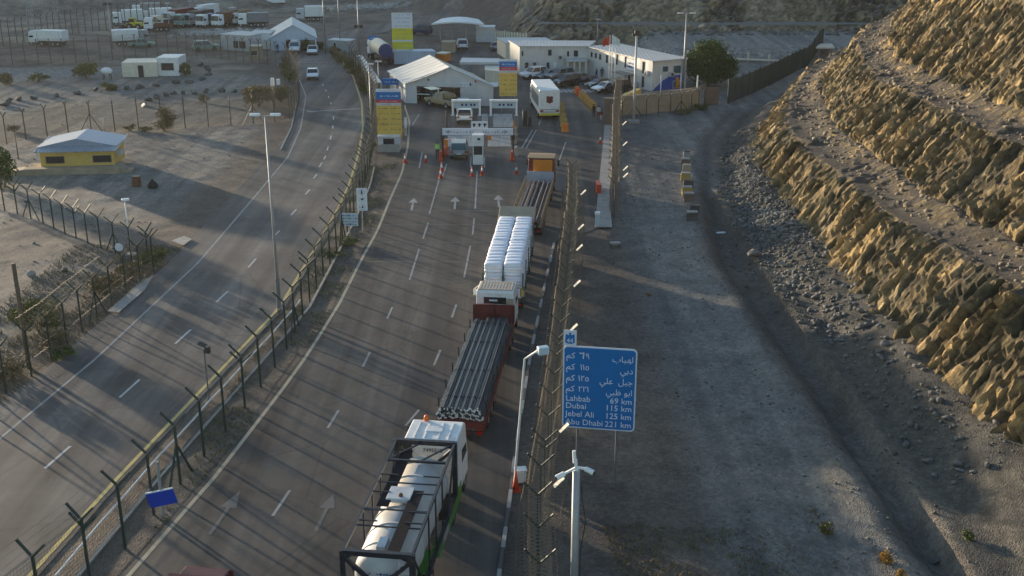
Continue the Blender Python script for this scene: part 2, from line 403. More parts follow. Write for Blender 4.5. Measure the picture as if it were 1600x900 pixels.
def on_asphalt(X, Y):
    a = (X > left_edge(Y)) & (X < right_edge(Y)) & (Y < 200)
    b = (X > TX(Y) - 0.3) & (X < KX(Y)) & (Y < 86)
    c = (X > PLZ_L(Y)) & (X < PLZ_R(Y)) & (Y > 85) & (Y < 206)
    return a | b | c
def road_dist(X, Y):
    d1 = np.maximum(left_edge(Y) - X, X - right_edge(Y)); d1 = np.where(Y < 202, d1, 9)
    d2 = np.where(Y < 87, np.maximum(TX(Y) - 0.3 - X, X - KX(Y)), 9)
    d3 = np.where((Y > 84), np.maximum(np.maximum(PLZ_L(Y) - X, X - PLZ_R(Y)), Y - 206), 9)
    return np.minimum(np.minimum(d1, d2), d3)
DX = fint([Vector(p) for p in [(17.6, 20, 0), (16.75, 39, 0), (16.5, 42.3, 0), (16.2, 51.4, 0), (15.7, 67.6, 0), (15.1, 81, 0), (17.0, 100, 0), (20.8, 122.8, 0), (26, 138, 0), (34, 148, 0), (60, 185, 0)]])
FX = fint([Vector(p) for p in [(23.6, 15, 0), (22.9, 45, 0), (22.4, 58, 0), (22.0, 70, 0), (21.9, 81, 0), (22.8, 100, 0), (24.2, 113, 0), (26, 121, 0), (28.5, 130, 0), (31.5, 138, 0), (35, 146, 0), (44, 163, 0), (52, 175, 0), (62, 187, 0), (90, 215, 0)]])
def ground_h(X, Y):
    rd = road_dist(X, Y); off = sstep(0.0, 2.5, rd)
    h = -0.035 + off * (0.22 * (fbm(X * 0.13, Y * 0.13, 4, 3) - 0.42) + 0.16 * (fbm(X * 0.7, Y * 0.7, 3, 5) - 0.45))
    d = X - DX(Y); near = sstep(30, 45, Y)
    h = h - 0.85 * sstep(0.0, 1.15, d + 0.5 * (fbm(X * 0.3, Y * 0.3, 3, 8) - 0.5)) + 0.30 * np.exp(-((d + 0.7) / 0.8) ** 2) * (0.3 + fbm(X * 0.5, Y * 0.25, 3, 9))
    span = np.maximum(FX(Y) - DX(Y), 2.0); s = np.clip(d / span, 0, 1.6)
    h = h + np.where(d > 0, 2.3 * sstep(0.25, 1.15, s) * (0.75 + 0.5 * fbm(X * 0.25, Y * 0.18, 4, 12)) + 0.35 * sstep(0.2, 0.8, s) * (ridged(X * 0.9, Y * 0.9, 3, 14) - 0.5), 0)
    # hills behind
    st = np.interp(X, [-140, -90, -60, -35, -18, -5, 3], [244, 252, 266, 292, 262, 238, 226])
    t = np.minimum(Y - st, 190.0)
    h = h + np.where(t > 0, t * 0.20 * sstep(0, 18, t) * (0.55 + 0.9 * fbm(X * 0.025, Y * 0.025, 4, 21)) + sstep(0, 10, t) * 1.6 * (ridged(X * 0.06, Y * 0.06, 4, 25) - 0.3), 0)
    # the cut slope beyond the offices, in steps
    t = Y - 203 - 2.5 * (fbm(X * 0.06, Y * 0.0 + 3, 3, 31) - 0.5)
    prof = np.interp(t, [-1, 0, 4.2, 7.2, 11.0, 14.5, 20, 25, 60, 140], [0, 0.2, 3.4, 3.5, 7.8, 8.0, 15, 15.5, 34, 48])
    prof = np.minimum(prof, np.maximum(0, (X - 2.0) * 0.95 + 0.12 * (Y - 203)))
    h = np.where(X > 1.5, np.maximum(h, prof - 1.6), h)
    # terrace with the bollards
    ter = 2.3 * sstep(178, 185, Y) * sstep(20, 26, X)
    h = np.where(X > 18, np.maximum(h, ter), h)
    # unseen ridge left of the picture, added to cast shade on the left road
    xc = -0.4545 * (0.943 * Y + 8) - 14
    amp = (0.4 + 3.5 * np.clip(fbm(Y * 0.085, Y * 0 + 2.2, 2, 41) - 0.25, 0, 1)) * sstep(52, 62, Y) * (1 - sstep(98, 110, Y))
    h = h + amp * np.exp(-((X - xc) / 5.0) ** 2)
    return np.where(on_asphalt(X, Y), -0.035, np.minimum(h, 50.0))
def gz(x, y): return float(ground_h(np.array([x]), np.array([y]))[0])
def Gg(px, py, k=3):
    """where the sight line meets the uneven ground"""
    z = 0.0
    for _ in range(k):
        p = G(px, py, z); z = gz(p.x, p.y)
    p = G(px, py, z); return Vector((p.x, p.y, z))

def grid_object(name, X, Y, Z, material, masks=None):
    ny, nx = X.shape
    co = np.stack([X, Y, Z], -1).reshape(-1, 3)
    idx = np.arange(ny * nx).reshape(ny, nx)
    f = np.stack([idx[:-1, :-1], idx[:-1, 1:], idx[1:, 1:], idx[1:, :-1]], -1).reshape(-1, 4)
    me = bpy.data.meshes.new(name); me.vertices.add(len(co)); me.vertices.foreach_set('co', co.ravel())
    me.loops.add(f.size); me.loops.foreach_set('vertex_index', f.ravel())
    me.polygons.add(len(f)); me.polygons.foreach_set('loop_start', np.arange(0, f.size, 4)); me.polygons.foreach_set('loop_total', np.full(len(f), 4))
    me.polygons.foreach_set('use_smooth', [True] * len(f)); me.update(calc_edges=True)
    if masks is not None:
        ca = me.color_attributes.new('kinds', 'FLOAT_COLOR', 'POINT'); ca.data.foreach_set('color', masks.reshape(-1, 4).astype(np.float32).ravel())
    me.materials.append(material)
    o = bpy.data.objects.new(name, me); COL.objects.link(o); return o

def ground_material():
    m, nt, N, L, b = _nt('gravel_ground')
    co = N.new('ShaderNodeTexCoord'); at = N.new('ShaderNodeAttribute'); at.attribute_name = 'kinds'
    sp = N.new('ShaderNodeSeparateColor'); L.new(at.outputs['Color'], sp.inputs[0])
    def noise(sc, det=6, ro=0.65):
        n = N.new('ShaderNodeTexNoise'); n.inputs['Scale'].default_value = sc; n.inputs['Detail'].default_value = det; n.inputs['Roughness'].default_value = ro
        L.new(co.outputs['Object'], n.inputs['Vector']); return n
    def ramp(src, p0, c0, p1, c1):
        r = N.new('ShaderNodeValToRGB'); e = r.color_ramp.elements; e[0].position = p0; e[1].position = p1
        e[0].color = (*c0, 1); e[1].color = (*c1, 1); L.new(src, r.inputs[0]); return r.outputs[0]
    def mix(f, a, bb, mode='MIX'):
        x = N.new('ShaderNodeMixRGB'); x.blend_type = mode
        if isinstance(f, float): x.inputs[0].default_value = f
        else: L.new(f, x.inputs[0])
        for k, s in ((1, a), (2, bb)):
            if isinstance(s, tuple): x.inputs[k].default_value = (*s, 1)
            else: L.new(s, x.inputs[k])
        return x.outputs[0]
    dirt = ramp(noise(0.35).outputs[0], 0.32, (0.10, 0.084, 0.072), 0.7, (0.185, 0.158, 0.135))
    grav = ramp(noise(0.5).outputs[0], 0.3, (0.140, 0.140, 0.135), 0.7, (0.245, 0.243, 0.235))
    pale = ramp(noise(0.9).outputs[0], 0.3, (0.26, 0.225, 0.18), 0.7, (0.38, 0.34, 0.28))
    rocky = ramp(noise(1.3, 9, 0.75).outputs[0], 0.33, (0.13, 0.132, 0.13), 0.68, (0.40, 0.40, 0.39))
    patch = ramp(noise(0.12, 8, 0.7).outputs[0], 0.42, (0, 0, 0), 0.6, (1, 1, 1))
    c = mix(sp.outputs[0], dirt, grav)
    pm = N.new('ShaderNodeMath'); pm.operation = 'MULTIPLY'; L.new(sp.outputs[1], pm.inputs[0]); L.new(patch, pm.inputs[1])
    c = mix(pm.outputs[0], c, pale)
    c = mix(sp.outputs[2], c, rocky)
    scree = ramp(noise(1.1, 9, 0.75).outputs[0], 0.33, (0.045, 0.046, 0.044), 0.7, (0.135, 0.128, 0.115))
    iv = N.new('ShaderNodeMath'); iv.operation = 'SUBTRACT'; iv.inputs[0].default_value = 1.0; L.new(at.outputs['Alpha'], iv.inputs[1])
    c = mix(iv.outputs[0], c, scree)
    # stones
    v = N.new('ShaderNodeTexVoronoi'); v.inputs['Scale'].default_value = 5.0; L.new(co.outputs['Object'], v.inputs['Vector'])
    v2 = N.new('ShaderNodeTexVoronoi'); v2.inputs['Scale'].default_value = 14.0; L.new(co.outputs['Object'], v2.inputs['Vector'])
    bw = N.new('ShaderNodeRGBToBW'); L.new(v.outputs['Color'], bw.inputs[0])
    st = ramp(bw.outputs[0], 0.25, (0.62, 0.62, 0.63), 0.85, (1.35, 1.33, 1.28))
    c = mix(0.45, c, st, 'MULTIPLY')
    tm = N.new('ShaderNodeMapping'); tm.inputs['Scale'].default_value = (0.75, 0.02, 1); L.new(co.outputs['Object'], tm.inputs[0])
    tn = N.new('ShaderNodeTexNoise'); tn.inputs['Scale'].default_value = 1.0; tn.inputs['Detail'].default_value = 4; L.new(tm.outputs[0], tn.inputs['Vector'])
    c = mix(sp.outputs[0], c, mix(0.9, c, ramp(tn.outputs[0], 0.38, (0.74, 0.74, 0.75), 0.62, (1.18, 1.15, 1.1)), 'MULTIPLY'))
    bw2 = N.new('ShaderNodeRGBToBW'); L.new(v2.outputs['Color'], bw2.inputs[0])
    c = mix(0.5, c, ramp(bw2.outputs[0], 0.2, (0.7, 0.7, 0.7), 0.9, (1.3, 1.3, 1.28)), 'MULTIPLY')
    c = mix(0.85, c, ramp(noise(0.055, 5).outputs[0], 0.3, (0.72, 0.74, 0.78), 0.72, (1.2, 1.15, 1.06)), 'MULTIPLY')
    L.new(c, b.inputs['Base Color']); b.inputs['Roughness'].default_value = 0.92; sock(b, 'Specular IOR Level', 0.2)
    n4 = noise(3.5, 8, 0.75)
    ad = N.new('ShaderNodeMath'); ad.operation = 'ADD'; L.new(n4.outputs[0], ad.inputs[0]); L.new(v2.outputs['Distance'], ad.inputs[1])
    bp = N.new('ShaderNodeBump'); bp.inputs['Strength'].default_value = 0.6; bp.inputs['Distance'].default_value = 0.09
    L.new(ad.outputs[0], bp.inputs['Height']); L.new(bp.outputs[0], b.inputs['Normal'])
    return m
MG = ground_material()
def axis(segs):
    out = []
    for a, b, st in segs: out.append(np.arange(a, b, st))
    return np.concatenate(out + [np.array([segs[-1][1]])])
gx = axis([(-700, -140, 40), (-140, -60, 2), (-60, 30, 0.5), (30, 110, 1.2), (110, 700, 40)])
gy = axis([(-200, 20, 20), (20, 130, 0.5), (130, 300, 1.2), (300, 460, 4), (460, 1200, 60)])
GX_, GY_ = np.meshgrid(gx, gy)
GZ_ = ground_h(GX_, GY_)
d_ = GX_ - DX(GY_)
inrock = (GX_ > FX(GY_) + 4.5) & (GY_ < 200)
GZ_ = np.where(inrock, np.minimum(GZ_, 1.5), GZ_)
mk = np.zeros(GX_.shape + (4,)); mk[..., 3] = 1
grav = sstep(0, 3, GX_ - 7.5) * (1 - sstep(-1.5, 0.5, d_)) * sstep(0.25, 0.55, fbm(GX_ * 0.12, GY_ * 0.05, 3, 51) + 0.16)
lot = sstep(2, 6, left_edge(GY_) - GX_) * (1 - sstep(165, 175, GY_))
mk[..., 0] = np.clip(grav + lot * (0.35 + 0.65 * sstep(0.3, 0.55, fbm(GX_ * 0.07, GY_ * 0.07, 3, 52) + 0.05)) + 0.6 * (GY_ > 100) * (GX_ > 8), 0, 1)
mk[..., 1] = np.clip(sstep(8.5, 12, GX_) * np.exp(-((GY_ - 45.5 - 0.1 * GX_) / 3.2) ** 2) * 0.9 * (GX_ < 18)
                     + np.exp(-((d_ - 3.0) / 1.3) ** 2) * sstep(36, 44, GY_) * (1 - sstep(50, 58, GY_))
                     + sstep(10, 14, GX_) * (1 - sstep(17, 19, GX_)) * (1 - sstep(38, 41.5, GY_)) * 0.8
                     + (GX_ < -40) * sstep(166, 172, GY_) * 0.8 + 0.55 * lot
                     + (GX_ < -20) * sstep(212, 225, GY_) * 0.5, 0, 1)
bank1 = sstep(163, 165.5, GY_ + 0.08 * (GX_ + 60)) * (1 - sstep(175, 177, GY_ + 0.08 * (GX_ + 60))) * (GX_ < -58)
mk[..., 3] = 1 - 0.95 * sstep(0.2, 0.5, d_ / np.maximum(FX(GY_) - DX(GY_), 2)) * (d_ > 0) * (GY_ < 160)
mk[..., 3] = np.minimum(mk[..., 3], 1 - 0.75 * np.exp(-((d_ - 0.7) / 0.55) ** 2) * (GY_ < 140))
mk[..., 2] = np.clip((GX_ > 2) * sstep(0.3, 1.2, GZ_) * (GY_ > 176) + bank1 * 0.8, 0, 1)
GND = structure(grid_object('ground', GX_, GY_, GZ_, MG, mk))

# asphalt
def asphalt_material(name='asphalt', g=1.0):
    m, nt, N, L, b = _nt(name)
    co = N.new('ShaderNodeTexCoord')
    def noise(sc, stretch=None, det=6, ro=0.65):
        src = co.outputs['Object']
        if stretch:
            mp = N.new('ShaderNodeMapping'); mp.inputs['Scale'].default_value = stretch; L.new(src, mp.inputs[0]); src = mp.outputs[0]
        n = N.new('ShaderNodeTexNoise'); n.inputs['Scale'].default_value = sc; n.inputs['Detail'].default_value = det; n.inputs['Roughness'].default_value = ro
        L.new(src, n.inputs['Vector']); return n.outputs[0]
    def ramp(src, p0, c0, p1, c1):
        r = N.new('ShaderNodeValToRGB'); e = r.color_ramp.elements; e[0].position = p0; e[1].position = p1
        e[0].color = (*c0, 1); e[1].color = (*c1, 1); L.new(src, r.inputs[0]); return r.outputs[0]
    def mul(a, bb, f):
        x = N.new('ShaderNodeMixRGB'); x.blend_type = 'MULTIPLY'; x.inputs[0].default_value = f; L.new(a, x.inputs[1]); L.new(bb, x.inputs[2]); return x.outputs[0]
    c = ramp(noise(0.16, None, 7), 0.3, (0.074 * g, 0.066 * g, 0.060 * g), 0.7, (0.130 * g, 0.117 * g, 0.107 * g))
    c = mul(c, ramp(noise(0.7, (1.0, 0.045, 1), 5), 0.32, (0.62, 0.62, 0.63), 0.68, (1.22, 1.2, 1.16)), 0.8)
    c = mul(c, ramp(noise(1.7, (0.25, 0.5, 1), 8, 0.75), 0.3, (0.82, 0.82, 0.82), 0.72, (1.16, 1.15, 1.12)), 0.7)
    c = mul(c, ramp(noise(55.0, None, 2), 0.25, (0.7, 0.7, 0.7), 0.75, (1.3, 1.3, 1.3)), 0.6)
    c = mul(c, ramp(noise(1.0, (0.55, 0.012, 1), 3, 0.5), 0.40, (0.66, 0.66, 0.67), 0.58, (1.12, 1.11, 1.09)), 0.85)
    c = mul(c, ramp(noise(0.09, None, 4), 0.4, (0.8, 0.8, 0.82), 0.62, (1.15, 1.13, 1.1)), 0.9)
    c = mul(c, ramp(noise(0.9, (1.0, 0.22, 1), 6, 0.7), 0.58, (1, 1, 1), 0.70, (0.55, 0.54, 0.53)), 0.7)
    c = mul(c, ramp(noise(3.2, (1.0, 0.6, 1), 3, 0.6), 0.66, (1, 1, 1), 0.74, (0.5, 0.49, 0.48)), 0.6)
    # sealed cracks
    v = N.new('ShaderNodeTexVoronoi'); v.feature = 'DISTANCE_TO_EDGE'; v.inputs['Scale'].default_value = 0.16
    wp = N.new('ShaderNodeTexNoise'); wp.inputs['Scale'].default_value = 0.8; L.new(co.outputs['Object'], wp.inputs['Vector'])
    mm = N.new('ShaderNodeMixRGB'); mm.inputs[0].default_value = 0.08; L.new(co.outputs['Object'], mm.inputs[1]); L.new(wp.outputs['Color'], mm.inputs[2])
    L.new(co.outputs['Object'], v.inputs['Vector'])
    c = mul(c, ramp(v.outputs['Distance'], 0.004, (0.62, 0.62, 0.62), 0.010, (1, 1, 1)), 0.55)
    L.new(c, b.inputs['Base Color']); sock(b, 'Specular IOR Level', 0.25)
    rr = N.new('ShaderNodeMapRange'); rr.inputs[3].default_value = 0.68; rr.inputs[4].default_value = 0.9; L.new(noise(0.5, (1, 0.15, 1)), rr.inputs[0]); L.new(rr.outputs[0], b.inputs['Roughness'])
    bp = N.new('ShaderNodeBump'); bp.inputs['Strength'].default_value = 0.25; bp.inputs['Distance'].default_value = 0.02; L.new(noise(45.0, None, 3), bp.inputs['Height']); L.new(bp.outputs[0], b.inputs['Normal'])
    return m
MA = asphalt_material(); MA2 = asphalt_material('pale_asphalt', 1.55)  # second is a paler copy for the left and far roads
def ribbon_between(name, f0, f1, y0, y1, z, material, step=1.0):
    ys = np.linspace(y0, y1, int(round((y1 - y0) / step)) + 1); n = 9
    X = np.stack([f0(ys) + (f1(ys) - f0(ys)) * k / (n - 1) for k in range(n)], 1); Y = np.repeat(ys[:, None], n, 1)
    return structure(grid_object(name, X, Y, np.full(X.shape, z), material))
ribbon_between('left_road', left_edge, right_edge, 26, 199, 0.0, MA2)
ribbon_between('truck_road', lambda y: TX(y) - 0.3, KX, 26, 85.6, 0.0, MA)
ribbon_between('plaza', PLZ_L, PLZ_R, 85.6, 206, 0.0, MA)
far_l = fint([Vector(p) for p in [(-41.5, 199, 0), (-37, 215, 0), (-27, 238, 0), (-14, 268, 0), (-6, 290, 0)]]); 
ys = np.arange(199, 272, 1.5); cx_ = far_l(ys)
X = np.stack([cx_ + k * 8.5 / 4 for k in range(5)], 1); Y = np.repeat(ys[:, None], 5, 1)
structure(grid_object('far_road', X, Y, ground_h(X, Y) + 0.08, MA2))

# painted markings
defmat('paint_white', (0.30, 0.29, 0.275), 0.7, scale=1.2, var=0.2, dirt=(0.12, 0.11, 0.1), dirt_amt=0.75)
defmat('paint_bright', (0.48, 0.47, 0.45), 0.65, scale=1.2, var=0.12, dirt=(0.2, 0.18, 0.16), dirt_amt=0.5)
defmat('paint_faint', (0.122, 0.114, 0.106), 0.7, scale=1.0, var=0.25, dirt=(0.10, 0.095, 0.09), dirt_amt=0.9)
defmat('paint_yellow', (0.55, 0.41, 0.13), 0.7, scale=1.5, var=0.15, dirt=(0.16, 0.13, 0.09), dirt_amt=0.7)
defmat('paint_buff', (0.42, 0.36, 0.25), 0.7, scale=1.5, var=0.15, dirt=(0.15, 0.12, 0.09), dirt_amt=0.7)
def strip(mb, pts, w, z=0.005):
    pts = [Vector((p[0], p[1], 0)) for p in pts]; n = len(pts); vs = []
    for i, p in enumerate(pts):
        d = (pts[min(i + 1, n - 1)] - pts[max(i - 1, 0)]).normalized(); q = Vector((-d.y, d.x, 0)) * (w / 2)
        vs += [(p.x - q.x, p.y - q.y, z), (p.x + q.x, p.y + q.y, z)]
    mb.add(vs, [(2 * i, 2 * i + 1, 2 * i + 3, 2 * i + 2) for i in range(n - 1)])
def edge_pts(f, y0, y1, st=2.0): return [(float(f(y)), y) for y in np.arange(y0, y1, st)]
mb = MB(); strip(mb, edge_pts(LX, 27, 185), 0.16); structure(mb.build('left_road_edge_marking', 'paint_white'))
mb = MB(); strip(mb, edge_pts(RX, 27, 190), 0.20); structure(mb.build('left_road_median_marking', 'paint_yellow'))
mb = MB(); strip(mb, edge_pts(TX, 27, 147), 0.20); structure(mb.build('truck_road_edge_marking', 'paint_buff'))
mb = MB()
for a, b in [((70, 732), (110, 697)), ((187, 621), (218, 593)), ((274, 537), (298, 515)), ((338, 472), (356, 455)), ((388, 418), (400, 404)), ((426, 372), (437, 360)), ((455, 336), (463, 327)), ((477, 304), (484, 296)), ((490, 279), (495, 272)), ((499, 261), (503, 254)), ((506, 249), (509, 243)), ((511, 235), (513, 229)), ((516, 218), (517.5, 212)), ((519.5, 201), (520.5, 196)), ((521, 187), (521, 182)), ((517.5, 163), (516.5, 160)), ((514, 153), (513, 150)), ((510, 143), (508.5, 140)), ((505, 134), (504, 131)), ((498, 124), (496.5, 122))]:
    strip(mb, [G(*a), G(*b)], 0.15)
structure(mb.build('left_road_dashes', 'paint_bright'))
mb = MB()
for a, b in [((671, 334), (689, 270)), ((742.5, 326), (745.5, 268)), ((661, 373), (669, 348)), ((738.5, 367), (741, 341)), ((640, 437), (655, 389)), ((725, 434), (735, 384)), ((605, 498), (613, 480)), ((706, 496), (713, 476)), ((567, 573), (578, 550)), ((678, 571), (688, 547)), ((512, 669), (529, 641)), ((634, 665), (655, 640)), ((426, 806), (453, 766)), ((874, 250), (884, 222)), ((660, 237), (655, 262)), ((698, 256), (692, 275)), ((735, 262), (736, 245)), ((757, 262), (757, 245))]:
    strip(mb, [G(*a), G(*b)], 0.14)
structure(mb.build('truck_lane_dashes', 'paint_white'))
mb = MB()
for y, x0, x1 in [(306, 614, 812), (329, 607, 796), (351, 598, 770), (379, 585, 762), (409, 570, 880), (238, 642, 690), (211, 640, 690), (281, 626, 690)]:
    a = G(x0, y); b = G(x1, y); strip(mb, [a, b], 0.13)
structure(mb.build('rumble_strips', 'paint_faint'))
def arrow(mb, px, py, s=1.0, rz=0.0, L=3.2):
    p = G(px, py); co, si = math.cos(rz), math.sin(rz)
    def q(x, y): return (p.x + (x * co - y * si) * s, p.y + (x * si + y * co) * s, 0.006)
    mb.add([q(-0.1, -L / 2), q(0.1, -L / 2), q(0.1, L * 0.1), q(-0.1, L * 0.1)], [(0, 1, 2, 3)])
    mb.add([q(-0.45, L * 0.1), q(0.45, L * 0.1), q(0, L / 2)], [(0, 1, 2)])
mb = MB()
for x, y in [(645, 319), (711, 317), (779, 314)]: arrow(mb, x, y, 1.0, 0.03, 4.2)
structure(mb.build('lane_arrows', 'paint_white'))
mb = MB(); arrow(mb, 352, 800, 0.85, -0.12, 4.4); arrow(mb, 508, 800, 0.8, -0.1, 4.0)
structure(mb.build('worn_arrows', 'paint_faint'))
mb = MB(); strip(mb, [G(480, 174.5), G(562, 169.5)], 0.45); strip(mb, [G(452, 98), G(512, 97)], 0.3); structure(mb.build('stop_line', 'paint_white'))
mb = MB()
for k in range(8):
    a = G(872 + 7.5 * k, 139.5); b = G(879 + 7.5 * k, 144.5); strip(mb, [a, b], 0.5)
strip(mb, [G(832, 203), G(815, 232)], 0.14); strip(mb, [G(838, 203), G(822, 232)], 0.14); strip(mb, [G(842, 195), G(848, 180)], 0.14); strip(mb, [G(655, 178), G(644, 196)], 0.14)
structure(mb.build('plaza_markings', 'paint_white'))

# kerbs
mb = MB(); y = 28.0; k = 0
while y < 84.5:
    a = (float(KX(y)) + 0.12, y, 0.06); b = (float(KX(y + 1.6)) + 0.12, y + 1.6, 0.06); mb.bar(a, b, 0.17, 0.20, m=k % 2); y += 1.6; k += 1
defmat('kerb_white', (0.36, 0.35, 0.33), 0.75, scale=2.5, dirt=(0.2, 0.17, 0.13), dirt_amt=0.7); defmat('kerb_black', (0.10, 0.095, 0.09), 0.8, scale=2.5, dirt=(0.2, 0.17, 0.13), dirt_amt=0.5)
structure(mb.build('kerb', ['kerb_white', 'kerb_black']))
mb = MB()
for f, y0, y1, off in ((RX, 30, 112, 2.0), (LX, 118, 158, -1.1)):
    ys = np.arange(y0, y1, 2.0)
    for a, b in zip(ys[:-1], ys[1:]): mb.bar((float(f(a)) + off, a, 0.03), (float(f(b)) + off, b, 0.03), 0.14, 0.12)
structure(mb.build('median_kerb', 'concrete'))
# pavement strip and the pale slabs of the checkpoint lanes
xs0 = lambda y: np.interp(y, [88, 93, 124, 143], [6.9, 7.2, 10.2, 11.9])
ys = np.arange(88.4, 143.5, 1.0); mb = MB()
for a, b in zip(ys[:-1], ys[1:]):
    x0, x1 = float(xs0(a)), float(xs0(b))
    mb.add([(x0, a, 0.13), (x0 + 1.25, a, 0.13), (x1 + 1.25, b, 0.13), (x1, b, 0.13), (x0, a, -0.05), (x1, b, -0.05)], [(0, 1, 2, 3), (4, 0, 3, 5)])
structure(mb.build('pavement', 'concrete'))
defmat('slab', (0.36, 0.34, 0.31), 0.7, scale=0.8, var=0.25, dirt=(0.12, 0.11, 0.1), dirt_amt=0.7, stretch=(3, 0.4, 1))
mb = MB()
for q in [((697, 229), (738, 229), (738, 212), (700, 212)), ((762, 229), (799, 229), (797, 212), (762, 212)), ((770, 199), (803, 199), (800, 178), (771, 178)), ((752, 205), (763, 205), (762, 178), (753, 178))]:
    p = [G(*t) for t in q]; mb.add([(a.x, a.y, 0.012) for a in p], [(0, 1, 2, 3)])
structure(mb.build('lane_slabs', 'slab'))
# concrete aprons beside the left road
mb = MB()
for q in [((168, 489), (186, 491), (226, 456), (240, 433), (222, 440), (200, 460)), ((268, 378), (286, 386), (300, 376), (288, 371))]:
    p = [Gg(*t) for t in q]; mb.add([(a.x, a.y, 0.1) for a in p] , [tuple(range(len(p)))])
structure(mb.build('concrete_apron', 'concrete'))

# ------------------------------------------------------------------ the blasted rock face in three steps
def rock_material(name='rock_face', pal=((0.10, 0.10, 0.085), (0.26, 0.215, 0.145), (0.44, 0.33, 0.18)), streak=((0.10, 0.09, 0.07), (0.22, 0.19, 0.135), (0.36, 0.31, 0.22), (0.58, 0.52, 0.42)), bench=((0.065, 0.058, 0.05), (0.19, 0.16, 0.13))):
    m, nt, N, L, b = _nt(name)
    co = N.new('ShaderNodeTexCoord'); ge = N.new('ShaderNodeNewGeometry')
    mp = N.new('ShaderNodeMapping'); mp.inputs['Rotation'].default_value = (0.0, math.radians(55), 0.0); L.new(co.outputs['Object'], mp.inputs[0])
    ms = N.new('ShaderNodeMapping'); ms.inputs['Scale'].default_value = (0.16, 1.0, 0.8); L.new(mp.outputs[0], ms.inputs[0])
    def noise(sc, src, det=8, ro=0.7, dist=0.0):
        n = N.new('ShaderNodeTexNoise'); n.inputs['Scale'].default_value = sc; n.inputs['Detail'].default_value = det; n.inputs['Roughness'].default_value = ro
        n.inputs['Distortion'].default_value = dist; L.new(src, n.inputs['Vector']); return n.outputs[0]
    def ramp(src, stops):
        r = N.new('ShaderNodeValToRGB'); e = r.color_ramp.elements
        while len(e) < len(stops): e.new(0.5)
        for k, (p, c) in enumerate(stops): e[k].position = p; e[k].color = (*c, 1)
        L.new(src, r.inputs[0]); return r.outputs[0]
    def mix(f, a, bb, mode='MIX'):
        x = N.new('ShaderNodeMixRGB'); x.blend_type = mode
        if isinstance(f, float): x.inputs[0].default_value = f
        else: L.new(f, x.inputs[0])
        L.new(a, x.inputs[1]); L.new(bb, x.inputs[2]); return x.outputs[0]
    c1 = ramp(noise(1.9, ms.outputs[0], 10, 0.74, 0.3), [(0.30, streak[0]), (0.44, streak[1]), (0.55, streak[2]), (0.70, streak[3])])
    c2 = ramp(noise(0.35, co.outputs['Object'], 8, 0.7), [(0.33, pal[0]), (0.52, pal[1]), (0.68, pal[2])])
    c = mix(0.5, c1, c2)
    c = mix(ramp(noise(0.16, co.outputs['Object'], 5, 0.6), [(0.42, (0, 0, 0)), (0.62, (0.75, 0.75, 0.75))]), c, ramp(noise(1.2, ms.outputs[0], 8, 0.7), [(0.3, tuple(0.75 * x for x in (0.10, 0.105, 0.095))), (0.7, (0.26, 0.255, 0.225))]))
    c = mix(0.7, c, ramp(noise(8.0, ms.outputs[0], 6, 0.8), [(0.32, (0.45, 0.45, 0.46)), (0.68, (1.5, 1.47, 1.38))]), 'MULTIPLY')
    c = mix(0.9, c, ramp(noise(0.11, co.outputs['Object'], 4), [(0.35, (0.72, 0.68, 0.6)), (0.68, (1.2, 1.16, 1.1))]), 'MULTIPLY')
    c = mix(0.85, c, ramp(noise(3.2, co.outputs['Object'], 9, 0.8), [(0.32, (0.45, 0.46, 0.46)), (0.5, (1.0, 0.98, 0.95)), (0.68, (1.6, 1.55, 1.45))]), 'MULTIPLY')
    at = N.new('ShaderNodeAttribute'); at.attribute_name = 'kinds'; sp = N.new('ShaderNodeSeparateColor'); L.new(at.outputs['Color'], sp.inputs[0])
    c = mix(0.75, c, ramp(sp.outputs[0], [(0.1, (0.50, 0.53, 0.52)), (0.5, (0.95, 0.90, 0.80)), (0.92, (1.5, 1.38, 1.15))]), 'MULTIPLY')
    c = mix(0.75, c, ramp(sp.outputs[1], [(0.08, (0.42, 0.45, 0.44)), (0.45, (0.95, 0.92, 0.86)), (0.92, (1.7, 1.58, 1.35))]), 'MULTIPLY')
    c = mix(0.8, c, ramp(sp.outputs[2], [(0.1, (0.45, 0.46, 0.47)), (0.9, (1.55, 1.5, 1.4))]), 'MULTIPLY')
    flat = N.new('ShaderNodeSeparateXYZ'); L.new(ge.outputs['True Normal'], flat.inputs[0])
    fm = ramp(flat.outputs[2], [(0.80, (0, 0, 0)), (0.93, (1, 1, 1))])
    grav = ramp(noise(1.6, co.outputs['Object'], 9, 0.8), [(0.3, bench[0]), (0.7, bench[1])])
    c = mix(fm, c, grav)
    L.new(c, b.inputs['Base Color']); b.inputs['Roughness'].default_value = 0.9; sock(b, 'Specular IOR Level', 0.25)
    n5 = noise(2.2, ms.outputs[0], 10, 0.78, 0.3)
    vo = N.new('ShaderNodeTexVoronoi'); vo.inputs['Scale'].default_value = 1.5; L.new(ms.outputs[0], vo.inputs['Vector'])
    ad = N.new('ShaderNodeMath'); ad.operation = 'MULTIPLY_ADD'; ad.inputs[1].default_value = 0.6; L.new(vo.outputs['Distance'], ad.inputs[0]); L.new(n5, ad.inputs[2])
    bp = N.new('ShaderNodeBump'); bp.inputs['Strength'].default_value = 1.0; bp.inputs['Distance'].default_value = 0.5
    L.new(ad.outputs[0], bp.inputs['Height'])
    b2 = N.new('ShaderNodeBump'); b2.inputs['Strength'].default_value = 0.8; b2.inputs['Distance'].default_value = 0.12; L.new(noise(7.0, co.outputs['Object'], 8, 0.8), b2.inputs['Height']); L.new(bp.outputs[0], b2.inputs['Normal']); L.new(b2.outputs[0], b.inputs['Normal'])
    return m
ry = axis([(12, 24, 1.5), (24, 40, 0.4), (40, 130, 0.19), (130, 178, 0.4), (178, 215, 1.5)])
